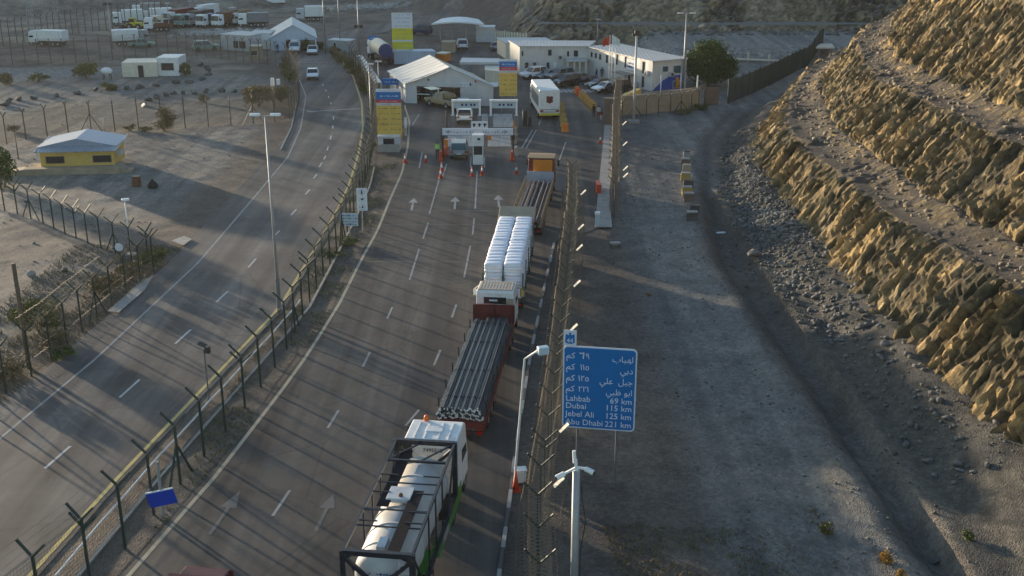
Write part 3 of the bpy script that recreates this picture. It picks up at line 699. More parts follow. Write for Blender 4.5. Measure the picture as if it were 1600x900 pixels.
rq = axis([(-3, 0, 0.4), (0, 27, 0.15), (27, 45, 0.45), (45, 130, 5)])
Q, RY = np.meshgrid(rq, ry)
wob = 1.2 * (fbm(RY * 0.055, RY * 0 + 1.5, 3, 61) - 0.5)
wob2 = 3.0 * (fbm(RY * 0.07, RY * 0 + 7.5, 3, 62) - 0.5)
wob3 = 4.0 * (fbm(RY * 0.06, RY * 0 + 4.5, 3, 63) - 0.5)
b1 = np.interp(RY, [40, 60, 75, 92, 105, 122, 150], [6.4, 6.0, 5.3, 4.6, 4.2, 4.6, 5.0]) + 0.8 * (fbm(RY * 0.07, RY * 0 + 2.5, 3, 64) - 0.5)
run = np.interp(RY, [40, 60, 92, 122], [4.4, 4.2, 3.2, 3.6])
low = ground_h(FX(RY) + np.minimum(Q, 0.6), RY)
def lerp(a, b, t): return a + (b - a) * t
t1 = sstep(0, 1, (Q - 0.2 - wob) / run) * 0.35 + 0.65 * np.clip((Q - 0.2 - wob) / run, 0, 1)
t2 = np.clip((Q - 7.2 - wob2 * 0.6) / 3.7, 0, 1)
t3 = np.clip((Q - 14.4 - wob3 * 0.6) / 5.0, 0, 1)
Zr = low - 0.6 + (b1 - low + 0.6) * t1 + 0.5 * sstep(4.5, 7.4, Q - wob) + 4.7 * t2 + 0.5 * sstep(11.4, 14.4, Q) + 7.0 * t3 + np.maximum(0, Q - 19.4 - wob3 * 0.6) * 0.80
onface = np.maximum.reduce([(t1 > 0.02) * (t1 < 0.99), (t2 > 0.01) * (t2 < 0.99), (t3 > 0.01) * (t3 < 0.99)]).astype(float)
for _ in range(2):
    onface[:, 1:-1] = (onface[:, :-2] + onface[:, 1:-1] * 2 + onface[:, 2:]) / 4
upper = sstep(20, 23, Q) * 1.0
# strata: sheets that run up the face, leaning
a_ = RY + 0.05 * Zr; s_ = Q * 0.5 + Zr * 0.6
warp = 1.2 * fbm(RY * 0.2, s_ * 0.3, 3, 70)
strat = ridged(a_ * 0.42 + warp, s_ * 0.075, 4, 71) - 0.5
slab = vnoise(np.floor(a_ * 0.9 + 2.0 * warp + 0.5 * vnoise(s_ * 0.8, a_ * 0.3, 3)) * 1.37, np.floor(s_ * 0.35 + 1.5 * vnoise(a_ * 0.6, s_ * 0.15, 4)) * 1.91, 72) - 0.5
slab2 = vnoise(np.floor(a_ * 2.1 + 2.5 * warp) * 1.77, np.floor(s_ * 0.8 + 2.0 * vnoise(a_ * 1.1, s_ * 0.3, 14)) * 1.31, 82) - 0.5
fine = ridged(a_ * 2.3 + warp * 3, s_ * 0.55, 4, 73) - 0.5
gul = fbm(RY * 0.11, Q * 0.03, 3, 74) - 0.5
def facets(sa, ss, seed, hh, tilt):
    u = a_ * sa + 0.5 * warp; v = s_ * ss + 0.15 * a_ * sa
    h, h2, h3, dx, dy = cells(u, v, seed); return hh * (h - 0.5) * 2 + tilt * ((h2 - 0.5) * 2 * dx / sa + (h3 - 0.5) * 0.35 * dy / ss), h
f1, hA = facets(1.0, 0.24, 100, 0.24, 0.50)
f2, hB = facets(2.5, 0.62, 110, 0.17, 0.9)
f3, hC = facets(4.6, 1.7, 120, 0.11, 0.9)
disp = (onface + upper * 0.5) * (0.25 * strat + f1 + f2 + f3 + 0.10 * fine + 0.9 * gul) * (0.55 + 0.9 * vnoise(RY * 0.13, Q * 0.25, 131)) + (1 - onface) * (0.25 * (fbm(RY * 0.9, Q * 0.9, 4, 75) - 0.5) + 0.1 * (ridged(RY * 3, Q * 3, 3, 86) - 0.5))
tone = np.zeros(Q.shape + (4,)); tone[..., 0] = hA; tone[..., 1] = hB; tone[..., 2] = hC; tone[..., 3] = 1
Zr = np.minimum(Zr, 42.0)
Xr = FX(RY) + Q - disp * 0.85
Zr = Zr + disp * 0.5 * onface + upper * 1.4 * (ridged(RY * 0.22, Q * 0.16, 5, 76) - 0.5) + (1 - onface) * 0.5 * np.clip(fbm(RY * 0.5, Q * 0.5, 4, 77) - 0.5, 0, 1) * 2
# rubble at the back of each bench
Zr = Zr + 0.7 * np.exp(-((Q - 7.0 - wob2 * 0.6) / 0.9) ** 2) * fbm(RY * 0.35, Q * 0.3, 3, 78) + 0.8 * np.exp(-((Q - 14.5 - wob3 * 0.6) / 1.0) ** 2) * fbm(RY * 0.3, Q * 0.3, 3, 79)
RYd = RY + 0.35 * onface * (vnoise(a_ * 0.9, s_ * 0.4, 80) - 0.5)
MR = rock_material()
ROCK = structure(grid_object('rock_slope', Xr, RYd, Zr, MR, tone))
ROCK.data.polygons.foreach_set('use_smooth', [False] * len(ROCK.data.polygons))

# the grey cut slope in steps beyond the offices
hx = axis([(-6, 112, 0.45)]); ht = axis([(-2, 26, 0.3), (26, 90, 3)])
HT, HX = np.meshgrid(ht, hx, indexing='ij')
wv = 2.5 * (fbm(HX * 0.06, HX * 0 + 3, 3, 31) - 0.5)
hp = np.interp(HT, [-2, 0, 4.2, 7.0, 11.0, 14.2, 20, 24, 60, 140], [-1.2, 0, 3.4, 3.5, 7.8, 8.0, 15, 15.5, 34, 48])
hp = np.minimum(hp, (HX - 2.0) * 0.95 + 0.10 * HT)
hf_ = ((HT > 0.2) & (HT < 4.2) | (HT > 7) & (HT < 11) | (HT > 14.2)).astype(float)
panel = np.maximum.reduce([sstep(14, 16, HX - HT * 0.6) * (1 - sstep(27, 30, HX - HT * 0.6)), sstep(42, 43, HX) * (1 - sstep(58, 59, HX))])
a_, s_, warp, onface_hill = HX, HT + hp, 0.8 * fbm(HX * 0.15, HT * 0.2, 3, 170), None
g1, kA = facets(0.42, 0.22, 200, 0.55, 0.5); g2, kB = facets(1.1, 0.6, 210, 0.25, 0.6); g3, kC = facets(2.0, 1.3, 220, 0.12, 0.5)
hd = hf_ * (1 - 0.9 * panel) * (g1 + g2 + g3 + 1.2 * (fbm(HX * 0.12, HT * 0.1, 3, 175) - 0.5))
tone = np.zeros(HX.shape + (4,)); tone[..., 0] = kA * (1 - panel) + 0.75 * panel; tone[..., 1] = kB * (1 - panel) + 0.6 * panel; tone[..., 2] = kC; tone[..., 3] = 1
MH = rock_material('grey_rock', ((0.11, 0.115, 0.118), (0.20, 0.205, 0.205), (0.30, 0.295, 0.285)), ((0.09, 0.095, 0.10), (0.18, 0.185, 0.185), (0.28, 0.28, 0.275), (0.44, 0.435, 0.42)), ((0.20, 0.195, 0.185), (0.34, 0.33, 0.31)))
HILL = structure(grid_object('cut_hill', HX + 0 * hd, 203 + wv + HT - hd * 0.75, hp + hd * 0.5, MH, tone))
HILL.data.polygons.foreach_set('use_smooth', [False] * len(HILL.data.polygons))
# ------------------------------------------------------------------ fences
def along(pts, step):
    """points every `step` metres along a ground polyline, with the running direction"""
    pts = [Vector((p[0], p[1], 0)) for p in pts]; out = []; carry = 0.0
    for a, b in zip(pts[:-1], pts[1:]):
        L = (b - a).length; d = (b - a) / L; t = carry
        while t < L: out.append((a + d * t, d)); t += step
        carry = t - L
    return out
def y_post(p, d, h=3.0, arm=0.75, w=0.075, brace=False, double=False, side=(1, -1)):
    """angle-iron post with a Y head; arms point across the fence"""
    mb = MB(); z = gz(p.x, p.y) - 0.1; q = Vector((d.y, -d.x, 0))
    top = Vector((p.x, p.y, z + h + 0.1)); mb.bar((p.x, p.y, z), top, w)
    for s in side: mb.bar(top - Vector((0, 0, 0.03)), top + q * (s * arm * 0.72) + Vector((0, 0, arm * 0.70)), w * 0.85)
    if double:
        t2 = top - Vector((0, 0, 0.45)) + d * 0.08
        for s in side: mb.bar(t2, t2 + q * (s * arm * 0.72) + Vector((0, 0, arm * 0.70)), w * 0.85)
    if brace:
        for s in (-1, 1): mb.bar((p.x + d.x * s * 1.3, p.y + d.y * s * 1.3, gz(p.x + d.x * s * 1.3, p.y + d.y * s * 1.3) - 0.05), (p.x, p.y, z + h * 0.72), w * 0.8)
    return mb, top
def coil(mb, pts, r, pitch=0.35, wire=0.012, per=9, z0=0.0, seed=0):
    """razor wire concertina along a list of points"""
    rr = random.Random(seed); P = [Vector(p) for p in pts]; path = []
    for a, b in zip(P[:-1], P[1:]):
        L = (b - a).length; d = (b - a) / L; q = Vector((d.y, -d.x, 0)).normalized(); n = max(1, int(L / pitch))
        rad = r * rr.uniform(0.9, 1.1)
        for k in range(n * per):
            t = k / (n * per); an = 2 * math.pi * k / per
            path.append(a + d * (L * t) + q * (rad * math.cos(an)) + Vector((0, 0, z0 + rad * math.sin(an))))
    mb.path(path, wire, 3)
def mesh_panel(pts, h, z0=0.05):
    """one sheet of wire mesh along ground points, with metric uv"""
    me = bpy.data.meshes.new('mesh_panel'); vs = []; uvs = []; u = 0; prev = None
    for p in pts:
        if prev is not None: u += math.hypot(p[0] - prev[0], p[1] - prev[1])
        prev = p; z = gz(p[0], p[1])
        vs += [(p[0], p[1], z + z0), (p[0], p[1], z + h)]; uvs += [(u, 0), (u, h)]
    fs = [(2 * i, 2 * i + 2, 2 * i + 3, 2 * i + 1) for i in range(len(pts) - 1)]
    me.from_pydata(vs, [], fs); uv = me.uv_layers.new(name='UVMap')
    for l in me.loops: uv.data[l.index].uv = uvs[l.vertex_index]
    return me
def fence(label, pts, step=2.5, h=3.0, arm=0.75, post='green_post', mesh='fence_mesh', coils=(), wires=True, braces=(8, 3), dbl=None, w=0.075, name='razor_wire_fence', side=(1, -1), wire_r=0.010, maxpost=100):
    P = along(pts, step); o = P[0][0]; root = thing(name, label, 'fence', (o.x, o.y, gz(o.x, o.y)))
    org = Vector(root.location); tops = []; far = MB()
    for i, (p, d) in enumerate(P):
        mb, top = y_post(p, d, h, arm, w, braces and i % braces[0] == braces[1], dbl and i % dbl[0] == dbl[1], side); tops.append((top, d))
        if i < maxpost: mb.build('post', post, root, org)
        else: far.add(mb.v, mb.f)
    if far.v: tag(far.build('posts_beyond', post, root, org), None, kind='stuff')
    if mesh:
        me = mesh_panel([(p.x, p.y) for p, d in P], h); me.transform(Matrix.Translation(-org)); me.materials.append(M[mesh])
        ob = bpy.data.objects.new('mesh_panel', me); COL.objects.link(ob); ob.parent = root
    if wires:
        mb = MB()
        for s in side:
            for k in (0.35, 0.68, 1.0):
                L = [t + Vector((d.y, -d.x, 0)) * (s * arm * 0.72 * k) + Vector((0, 0, arm * 0.70 * k)) for t, d in tops]
                mb.path(L, wire_r * 0.6, 3)
        for zz in (0.0, h * 0.5): mb.path([t - Vector((0, 0, zz)) for t, d in tops], wire_r * 0.6, 3)
        mb.build('barbed_wire', 'wire', root, org)
    for (lat, zc, r, pitch, a, b) in coils:
        mb = MB(); L = [t + Vector((d.y, -d.x, 0)) * lat + Vector((0, 0, zc - h)) for t, d in tops[a:b]]
        coil(mb, L, r, pitch, wire_r, 8, 0, int(lat * 100) + 7); mb.build('razor_coil', 'wire', root, org)
    return root, tops

med = [G(160, 900), G(225, 822), G(301, 735), G(333, 697), G(388, 632), G(445, 552), G(500, 440), G(540, 370), G(562, 310), G(577, 268), G(584, 230), G(586, 195), G(579, 155), G(566, 125), G(545, 100)]
med = [Vector((-18.4, 33, 0))] + med
fence('green Y post fence topped with barbed wire along the strip between the two roads', med, 2.75, 3.05, 0.85, coils=((0.42, 3.45, 0.3, 0.45, 14, 46),), dbl=(6, 2), braces=(7, 5), w=0.10, wire_r=0.012)
rgt = [Vector((1.0, 30.5, 0)), Vector((1.05, 41, 0)), Vector((1.55, 46, 0)), Vector((2.1, 52, 0)), Vector((2.9, 62, 0)), Vector((3.9, 75, 0)), Vector((4.9, 88, 0)), Vector((5.3, 96, 0)), Vector((5.45, 101, 0))]
_, tops_r = fence('razor wire fence in thick coils between the truck queue and the gravel track', rgt, 2.45, 2.9, 0.80, post='green_post', mesh=None,
    coils=((0.0, 3.2, 0.45, 0.24, 0, 60), (-0.5, 0.5, 0.45, 0.26, 0, 60), (0.5, 0.55, 0.48, 0.26, 0, 60), (0.0, 1.6, 0.48, 0.28, 0, 60)), braces=(9, 4), dbl=(5, 1), wire_r=0.010)
lft3 = [Vector((8.65, 92.0, 0)), Vector((10.1, 108, 0)), Vector((11.5, 124, 0)), Vector((13.3, 141, 0)), Vector((13.7, 146, 0))]
_, tops_c = fence('tan razor wire fence beside the narrow pavement, ending at the brown pillar', lft3, 2.5, 3.0, 0.85, post='brown_post', mesh='fence_mesh_tan',
    coils=((0.0, 3.3, 0.42, 0.25, 0, 40), (0.0, 0.7, 0.45, 0.3, 0, 40)), braces=None, wire_r=0.016)
# small white plates wired to the arm tips
def plate(p, rz, label):
    mb = MB(); mb.box((0, 0, 0), (0.55, 0.20, 0.03)); o = mb.build('reflector_plate', 'cream'); o.location = p; o.rotation_euler = (math.radians(8), math.radians(-42), rz)
    return tag(o, label, 'plate', 'white plates wired along the razor wire fences')
for k, (px, py, txt) in enumerate([(870, 743, 'white plate on the fence arm nearest the camera pole'), (890, 661, 'white plate overlapping the foot of the blue distance sign'),
        (904, 507, 'white plate just above the number shield of the road sign'), (914, 440, 'white plate on the coil fence midway between sign and concrete box'),
        (916, 393, 'white plate on the coil fence opposite the low concrete table'), (913, 349, 'white plate on the coil fence beside the teal bollard'), (915, 300, 'white plate near the far end of the thick coil fence')]):
    # nearest post top
    best = min(tops_r, key=lambda t: abs((G(px, py, 3.45) - t[0]).y)); 
    plate(Vector((best[0].x + 0.85, best[0].y, 3.5)), 0.25, txt)
for k, (px, py, txt) in enumerate([(965, 285, 'white plate on the nearest post of the pavement fence'), (967, 260, 'second white plate along the pavement fence'), (971, 224, 'white plate halfway along the pavement fence'), (972, 195, 'white plate closest to the brown pillar')]):
    best = min(tops_c, key=lambda t: abs((G(px, py, 3.6) - t[0]).y)); plate(Vector((best[0].x + 0.85, best[0].y, 3.6)), 0.25, txt)

fa = [Gg(-30, 318), Gg(10, 330), Gg(60, 345), Gg(103, 366), Gg(145, 384), Gg(190, 400), Gg(238, 415)]
fence('dark Y post fence around the lot of the yellow hut, running down to the road', fa, 2.05, 2.5, 0.85, mesh=None, braces=(7, 4), w=0.085, wire_r=0.008, dbl=(5, 3))
fb = [Gg(241, 427), Gg(205, 455), Gg(172, 481), Gg(130, 517), Gg(75, 569), Gg(44, 592), Gg(8, 615), Gg(-40, 660)]
fence('dark mesh fence hung with razor wire beside the left road and green bush', fb, 2.3, 2.75, 0.85, braces=(6, 4), coils=((0.35, 3.1, 0.4, 0.35, 3, 9), (0.0, 0.5, 0.4, 0.3, 0, 9)), w=0.085, wire_r=0.01)
fc = [G(-20, 232), G(40, 218), G(100, 207), G(165, 206), G(200, 204), G(245, 202), G(300, 199.5), G(360, 196), G(420, 192), G(452, 187), G(466, 165), G(468, 140), G(460, 118), G(445, 98)]
fence('brown post fence behind the yellow hut, bending away beside the left road', fc, 2.6, 3.1, 0.7, post='brown_post', mesh='fence_mesh_tan', braces=(7, 5), w=0.09, wire_r=0.012)
fd = [G(0, 103), G(60, 100), G(130, 98), G(210, 92), G(270, 86), G(330, 90), G(380, 97), G(436, 104)]
fence('tall brown post fence between the gravel lot and the truck park', fd, 1.9, 3.6, 0.5, post='brown_post', mesh='fence_mesh_tan', braces=None, w=0.09, wire_r=0.012)
fe = [G(-40, 78), G(40, 66), G(120, 53), G(180, 46), G(260, 36)]
fence('long dark fence of close posts along the far edge of the truck park', fe, 1.6, 4.3, 0.5, post='brown_post', mesh=None, braces=None, w=0.13, side=(1,), wire_r=0.012)
# palisades
def palisade(label, pts, step, h, paint, w=0.12, t=0.05, name='palisade_fence'):
    P = along(pts, step); o = P[0][0]; root = thing(name, label, 'fence', (o.x, o.y, gz(o.x, o.y))); org = Vector(root.location); mb = MB()
    for p, d in P:
        z = gz(p.x, p.y); mb.box((p.x, p.y, z + h / 2), (w, t, h), math.atan2(d.y, d.x))
    pt = P[::max(1, int(2.6 / step))]
    for z in (0.35, h - 0.45):
        mr = MB()
        for (a, _), (b, _) in zip(pt[:-1], pt[1:]): mr.bar((a.x, a.y, gz(a.x, a.y) + z), (b.x, b.y, gz(b.x, b.y) + z), 0.06)
        mr.build('rail', paint, root, org)
    for p, d in pt[:100]:
        mq = MB(); z = gz(p.x, p.y); mq.bar((p.x, p.y, z - 0.1), (p.x, p.y, z + h + 0.2), 0.14); mq.build('post', paint, root, org)
    mb.build('pales', paint, root, org); return root
palisade('dark green palisade fence climbing past the cut rock beyond the brown gate', [G(1137, 162), G(1175, 147), G(1215, 127), G(1250, 108), G(1284, 95)], 0.34, 3.0, 'green_post', 0.17)
palisade('cream palisade catching the sun beside the far canopy', [G(774, 66), G(797, 69), G(822, 71)], 0.6, 2.2, 'cream', 0.42)

# ------------------------------------------------------------------ signs in the foreground
p1_, p2_ = G(907, 757), G(963, 752)
base = (p1_ + p2_) / 2
ctr = Gat(936.5, 607.5, base.y - 0.15)
root = thing('road_sign', 'large blue distance sign in Arabic and English standing beside the gravel track', 'road sign', (ctr.x, base.y, 0), -0.16)
sw = 3.32; s_lo = Gat(936, 671, base.y).z; s_hi = Gat(936, 543, base.y).z; sh = s_hi - s_lo
def rounded(w, h, r, y0, y1, cx, cz, mb, m=0, n=5):
    pr = []
    for (sx, sz, a0) in ((1, -1, -90), (1, 1, 0), (-1, 1, 90), (-1, -1, 180)):
        for k in range(n + 1):
            a = math.radians(a0 + 90 * k / n); pr.append((cx + sx * (w / 2 - r) + r * math.cos(a), cz + sz * (h / 2 - r) + r * math.sin(a)))
    N_ = len(pr); vs = [(x, y0, z) for x, z in pr] + [(x, y1, z) for x, z in pr]
    mb.add(vs, [tuple(range(N_)), tuple(range(2 * N_ - 1, N_ - 1, -1))] + [(k, N_ + k, N_ + (k + 1) % N_, (k + 1) % N_) for k in range(N_)], m)
cz = (s_lo + s_hi) / 2
mb = MB(); rounded(sw, sh, 0.2, 0.0, 0.05, 0, cz, mb); mb.build('border', 'sign_white', root)
mb = MB(); rounded(sw - 0.13, sh - 0.13, 0.16, -0.012, 0.02, 0, cz, mb); mb.build('panel', 'sign_blue', root)
mb = MB(); L0 = -sw / 2 + 0.15; R0 = sw / 2 - 0.15
rows = [cz + sh / 2 - sh * f for f in (0.145, 0.28, 0.415, 0.545)]
ar = ['\uFE8F\uFE8E\uFE92\uFEEC\uFEDF', '\uFEF2\uFE91\uFEA9', '\uFEF2\uFEE0\uFECB  \uFEDE\uFE92\uFE9F', '\uFEF2\uFE92\uFEC7 \uFEEE\uFE91\uFE8D']
nu = ['\u0666\u0669', '\u0661\u0661\u0665', '\u0661\u0662\u0665', '\u0662\u0662\u0661']
arw = [0.90, 0.55, 1.55, 1.30]
for z, a, n_, w in zip(rows, ar, nu, arw):
    put_text(mb, '\uFEE2\uFEDB', L0, z, 0.40, -0.02, width=0.40)
    if n_[0] == '\u0666':      # the six is drawn: a hook and an upright
        x6 = L0 + 0.80; mb.bar((x6 - 0.20, -0.022, z + 0.29), (x6 - 0.14, -0.022, z + 0.24), 0.05, 0.004, up=(0, 1, 0)); mb.bar((x6 - 0.15, -0.022, z + 0.245), (x6, -0.022, z + 0.285), 0.05, 0.004, up=(0, 1, 0)); mb.bar((x6 - 0.01, -0.022, z + 0.31), (x6 - 0.04, -0.022, z), 0.05, 0.004, up=(0, 1, 0)); n_ = n_[1:]
    put_text(mb, n_, L0 + 1.06, z, 0.40, -0.02, 'RIGHT')
    put_text(mb, a, R0, z - 0.06, 0.40, -0.02, 'RIGHT')
for z, a, n_ in zip([cz + sh / 2 - sh * f for f in (0.665, 0.755, 0.855, 0.955)], ['Lahbab', 'Dubai', 'Jebel Ali', 'Abu Dhabi'], ['69 km', '115 km', '125 km', '221 km']):
    put_text(mb, a, L0, z, 0.40, -0.02); put_text(mb, n_, R0, z, 0.40, -0.02, 'RIGHT')
mb.build('lettering', 'sign_text', root)
mb = MB(); hx = -sw / 2 + 0.30; hz = s_hi + 0.36; mb.box((hx, 0.03, hz), (0.58, 0.05, 0.74)); sh_ = mb.build('number_plate', 'sign_white', root)
mb = MB(); pr = [(-0.20, 0.16), (-0.22, -0.20), (-0.10, -0.27), (0.10, -0.27), (0.22, -0.20), (0.20, 0.16), (0.13, 0.20), (0.10, 0.15), (0.05, 0.17), (0.05, 0.24), (0.0, 0.28), (-0.06, 0.23), (-0.04, 0.16), (-0.10, 0.15), (-0.13, 0.20)]
n_ = len(pr); vs = [(hx + x, 0.0, hz + z) for x, z in pr] + [(hx + x, 0.01, hz + z) for x, z in pr]
mb.add(vs, [tuple(range(n_)), tuple(range(2 * n_ - 1, n_ - 1, -1))]); mb.build('shield', 'sign_blue', sh_)
mb = MB(); put_text(mb, '44', hx, hz - 0.21, 0.30, -0.01, 'CENTER'); mb.build('numerals', 'sign_text', sh_)
for x in (-0.95, 0.85):
    mb = MB(); mb.tube((x, 0.10, -0.3), (x, 0.10, s_hi - 0.1), 0.055, n=8); mb.build('post', 'galv_dark', root)
for z in (s_lo + 0.4, s_hi - 0.4):
    mb = MB(); mb.bar((-sw / 2 + 0.15, 0.07, z), (sw / 2 - 0.15, 0.07, z), 0.05); mb.build('rail', 'galv_dark', root)

# camera pole by the sign
p = G(895, 1000); zt = Zat(895, 1000, 735)
root = thing('camera_pole', 'grey pole carrying white security cameras at the front of the gravel track', 'camera pole', (p.x, p.y, 0))
mb = MB(); mb.tube((0, 0, -0.1), (0, 0, zt), 0.15, 0.13, 12); mb.build('pole', 'galv', root, smooth=True)
mb = MB(); mb.bar((0.0, 0, zt - 0.02), (-0.03, 0, zt + 0.42), 0.10); mb.tube((-0.06, 0, zt + 0.3), (-0.10, 0.02, zt + 0.75), 0.07, 0.06, 8); mb.build('mast_head', 'white_clean', root)
for q, nm in (((-0.42, -0.05, zt - 0.1), 'camera'), ((0.30, -0.05, zt + 0.1), 'camera')):
    mb = MB(); s_ = -1 if q[0] < 0 else 1; mb.bar((0, 0, zt + 0.12), q, 0.07); mb.tube(q, (q[0] + s_ * 0.28, q[1] - 0.12, q[2] - 0.10), 0.09, 0.10, 8)
    c_ = mb.build(nm, 'white_clean', root); mb = MB(); mb.tube((q[0] + s_ * 0.27, q[1] - 0.12, q[2] - 0.10), (q[0] + s_ * 0.33, q[1] - 0.15, q[2] - 0.12), 0.07, n=8); mb.build('lens', 'dark', c_)
mb = MB(); mb.path([(0.18, -0.02, zt - 0.6), (0.24, -0.03, zt - 1.2), (0.36, -0.04, zt - 2.0), (0.2, -0.04, zt - 3.2), (0.18, 0, 0)], 0.018, 4); mb.build('cable', 'dark', root)

# bent white post with the lamp box, concrete cabinet and cone behind the kerb
p = G(803, 762); Y = p.y
root = thing('lamp_post', 'slim white bent post with a pale box lamp beside the rebar truck', 'lamp post', (p.x, p.y, 0))
a = Gat(820, 561, Y) - p; b = Gat(840, 548, Y) - p
mb = MB(); mb.path([(0, 0, -0.1), tuple(a * 0.5), tuple(a), tuple(b)], 0.055, 8); mb.build('pole', 'white', root, smooth=True)
mb = MB(); mb.box((b.x + 0.24, 0, b.z + 0.02), (0.50, 0.34, 0.36), 0.3); mb.build('lamp_box', 'sign_pale', root, bevel=0.04)
p = G(813, 752); mb = MB(); mb.box((0, 0, 0.33), (0.52, 0.4, 0.62)); mb.box((0, -0.03, 0.66), (0.58, 0.46, 0.05))
o = mb.build('meter_cabinet', 'white'); o.location = p; o.rotation_euler.z = 0.15; tag(o, 'small white cabinet behind the kerb beside the tank truck', 'cabinet')
def cone(p, label, h=0.8, group=None):
    root = thing('traffic_cone', label, 'cone', (p[0], p[1], p[2] if len(p) > 2 else 0.0), random.uniform(0, 1.5), group)
    mb = MB(); mb.box((0, 0, 0.025), (0.42, 0.42, 0.05)); mb.build('base', 'cone', root)
    mb = MB(); mb.lathe((0, 0, 0.05), [(0.16, 0), (0.11, h * 0.36), (0.075, h * 0.64), (0.03, h * 0.94)], 10); mb.build('cone_body', 'cone', root, smooth=True)
    mb = MB(); mb.lathe((0, 0, 0.05), [(0.117, h * 0.35), (0.082, h * 0.65)], 10); mb.build('reflective_sleeve', 'white_clean', root, smooth=True)
    return root
p = G(806, 763)
root = thing('traffic_cone', 'faded red cone against the white cabinet behind the kerb', 'cone', (p.x, p.y - 0.12, gz(p.x, p.y)))
mb = MB(); mb.box((0, 0, 0.03), (0.46, 0.46, 0.06)); mb.build('base', 'cone', root)
mb = MB(); mb.lathe((0, 0, 0.06), [(0.17, 0), (0.10, 0.42), (0.03, 0.95)], 12); mb.build('cone_body', 'cone', root, smooth=True)

# left: median signs, posts
def post_sign(name, label, cat, base_px, x0, x1, y0, y1, mats, post_mat='galv', rz=0.0, posts=1):
    b = G(*base_px); Y = b.y
    a = Gat(x0, y1, Y); c = Gat(x1, y0, Y)
    root = thing(name, label, cat, (b.x, b.y, 0), rz); w = c.x - a.x; h = c.z - a.z; cx = (a.x + c.x) / 2 - b.x; z0 = a.z
    for k in range(posts):
        xo = cx if posts == 1 else cx + (k - 0.5) * w * 0.7
        mb = MB(); mb.tube((xo if posts > 1 else 0, 0.05, -0.2), (xo if posts > 1 else cx, 0.05, z0 + h * 0.95), 0.05, n=8); mb.build('post', post_mat, root)
    mb = MB(); mb.box((cx, 0, z0 + h / 2), (w, 0.045, h)); mb.build('panel', mats, root)
    return root, cx, z0, w, h
r_, cx, z0, w, h = post_sign('warning_sign', 'tall white panel with three black warning symbols on the median', 'sign', (567, 360), 558, 573, 294, 329, 'sign_white')
mb = MB(); 
for k in range(3):
    zc = z0 + h * (5 - 2 * k) / 6
    for i in range(16):
        a0 = 2 * math.pi * i / 16; a1 = 2 * math.pi * (i + 1) / 16; rr = h * 0.13
        mb.bar((cx + rr * math.cos(a0), -0.03, zc + rr * math.sin(a0)), (cx + rr * math.cos(a1), -0.03, zc + rr * math.sin(a1)), 0.022, 0.012)
mb.build('ring', 'ink_blue', r_)
mb = MB(); zc = z0 + h * 5 / 6; mb.box((cx, -0.03, zc - 0.02), (0.13, 0.012, 0.2)); mb.box((cx, -0.03, zc + 0.14), (0.08, 0.012, 0.08)); mb.box((cx + 0.02, -0.03, zc - 0.16), (0.18, 0.012, 0.05))
zc = z0 + h * 3 / 6; mb.add([(cx - 0.12, -0.03, zc + 0.06), (cx, -0.03, zc - 0.12), (cx + 0.14, -0.03, zc + 0.06), (cx, -0.03, zc + 0.09)], [(0, 1, 2, 3)]); mb.box((cx + 0.07, -0.03, zc + 0.06), (0.14, 0.012, 0.1))
zc = z0 + h / 6; mb.add([(cx - 0.04, -0.03, zc - 0.14), (cx + 0.10, -0.03, zc - 0.05), (cx + 0.06, -0.03, zc + 0.12), (cx - 0.02, -0.03, zc + 0.1)], [(0, 1, 2, 3)]); mb.bar((cx - 0.14, -0.03, zc - 0.05), (cx + 0.14, -0.03, zc + 0.03), 0.04, 0.012)
mb.build('symbol', 'ink', r_)
r_, cx, z0, w, h = post_sign('notice_board', 'pale blue notice board with four lines of writing on the median', 'sign', (547, 374), 532, 559, 333, 353, 'sign_pale', rz=-0.05)
mb = MB()
for k, f in enumerate((0.76, 0.54, 0.28, 0.08)): scribble(mb, cx - w * 0.42, cx + w * (0.42 if k < 2 else 0.36), z0 + h * f, h * 0.13, -0.03, 0, k + 3, 0.7)
mb.build('lettering', 'ink_blue', r_)
r_, cx, z0, w, h = post_sign('street_sign', 'small tilted blue plate on a galvanised post at the front of the median', 'sign', (255, 808), 232, 274, 767, 789, 'sign_deep')
def tilt_about(o, c, ang):
    R3 = Matrix.Rotation(ang, 3, 'Y'); o.rotation_euler = (0, ang, 0); o.location = Vector(c) - R3 @ Vector(c) + Vector((0, -0.02, 0))
mb = MB(); mb.box((cx, 0.0, z0 + h + 0.02), (w, 0.06, 0.06)); t_ = mb.build('top_edge', 'sign_white', r_)
for c_ in list(r_.children):
    if c_.name.startswith(('panel', 'top_edge')): tilt_about(c_, (cx, 0, z0 + h / 2), math.radians(-13))
b = G(255, 808); mb = MB(); mb.tube((0, 0.05, 0), (0, 0.05, Zat(255, 808, 722)), 0.07, n=8); mb.build('tall_post', 'galv', r_)
# solar camera post
b = G(327, 628); zt = Zat(327, 628, 545)
root = thing('solar_camera_post', 'thin post with a solar panel and dark camera on the median beside the left road', 'camera post', (b.x, b.y, 0))
mb = MB(); mb.tube((0, 0, -0.1), (-0.02, 0, zt), 0.045, n=8); mb.build('pole', 'galv_dark', root)
mb = MB(); mb.bar((-0.28, 0.02, zt + 0.34), (0.12, -0.02, zt + 0.16), 0.42, 0.03); mb.build('solar_panel', 'dark', root)
mb = MB(); mb.box((0.18, 0, zt - 0.05), (0.26, 0.26, 0.36)); mb.build('camera_box', 'chassis', root)
# pipe along the median
mb = MB(); PP = [(float(RX(y)) + 1.15 + 0.03 * math.sin(y), float(y), 0.14) for y in np.arange(33, 72, 2.0)]
mb.path(PP, 0.055, 6); tag(mb.build('pipe', 'white'), 'thin white pipe lying along the median beside the yellow line', 'pipe')
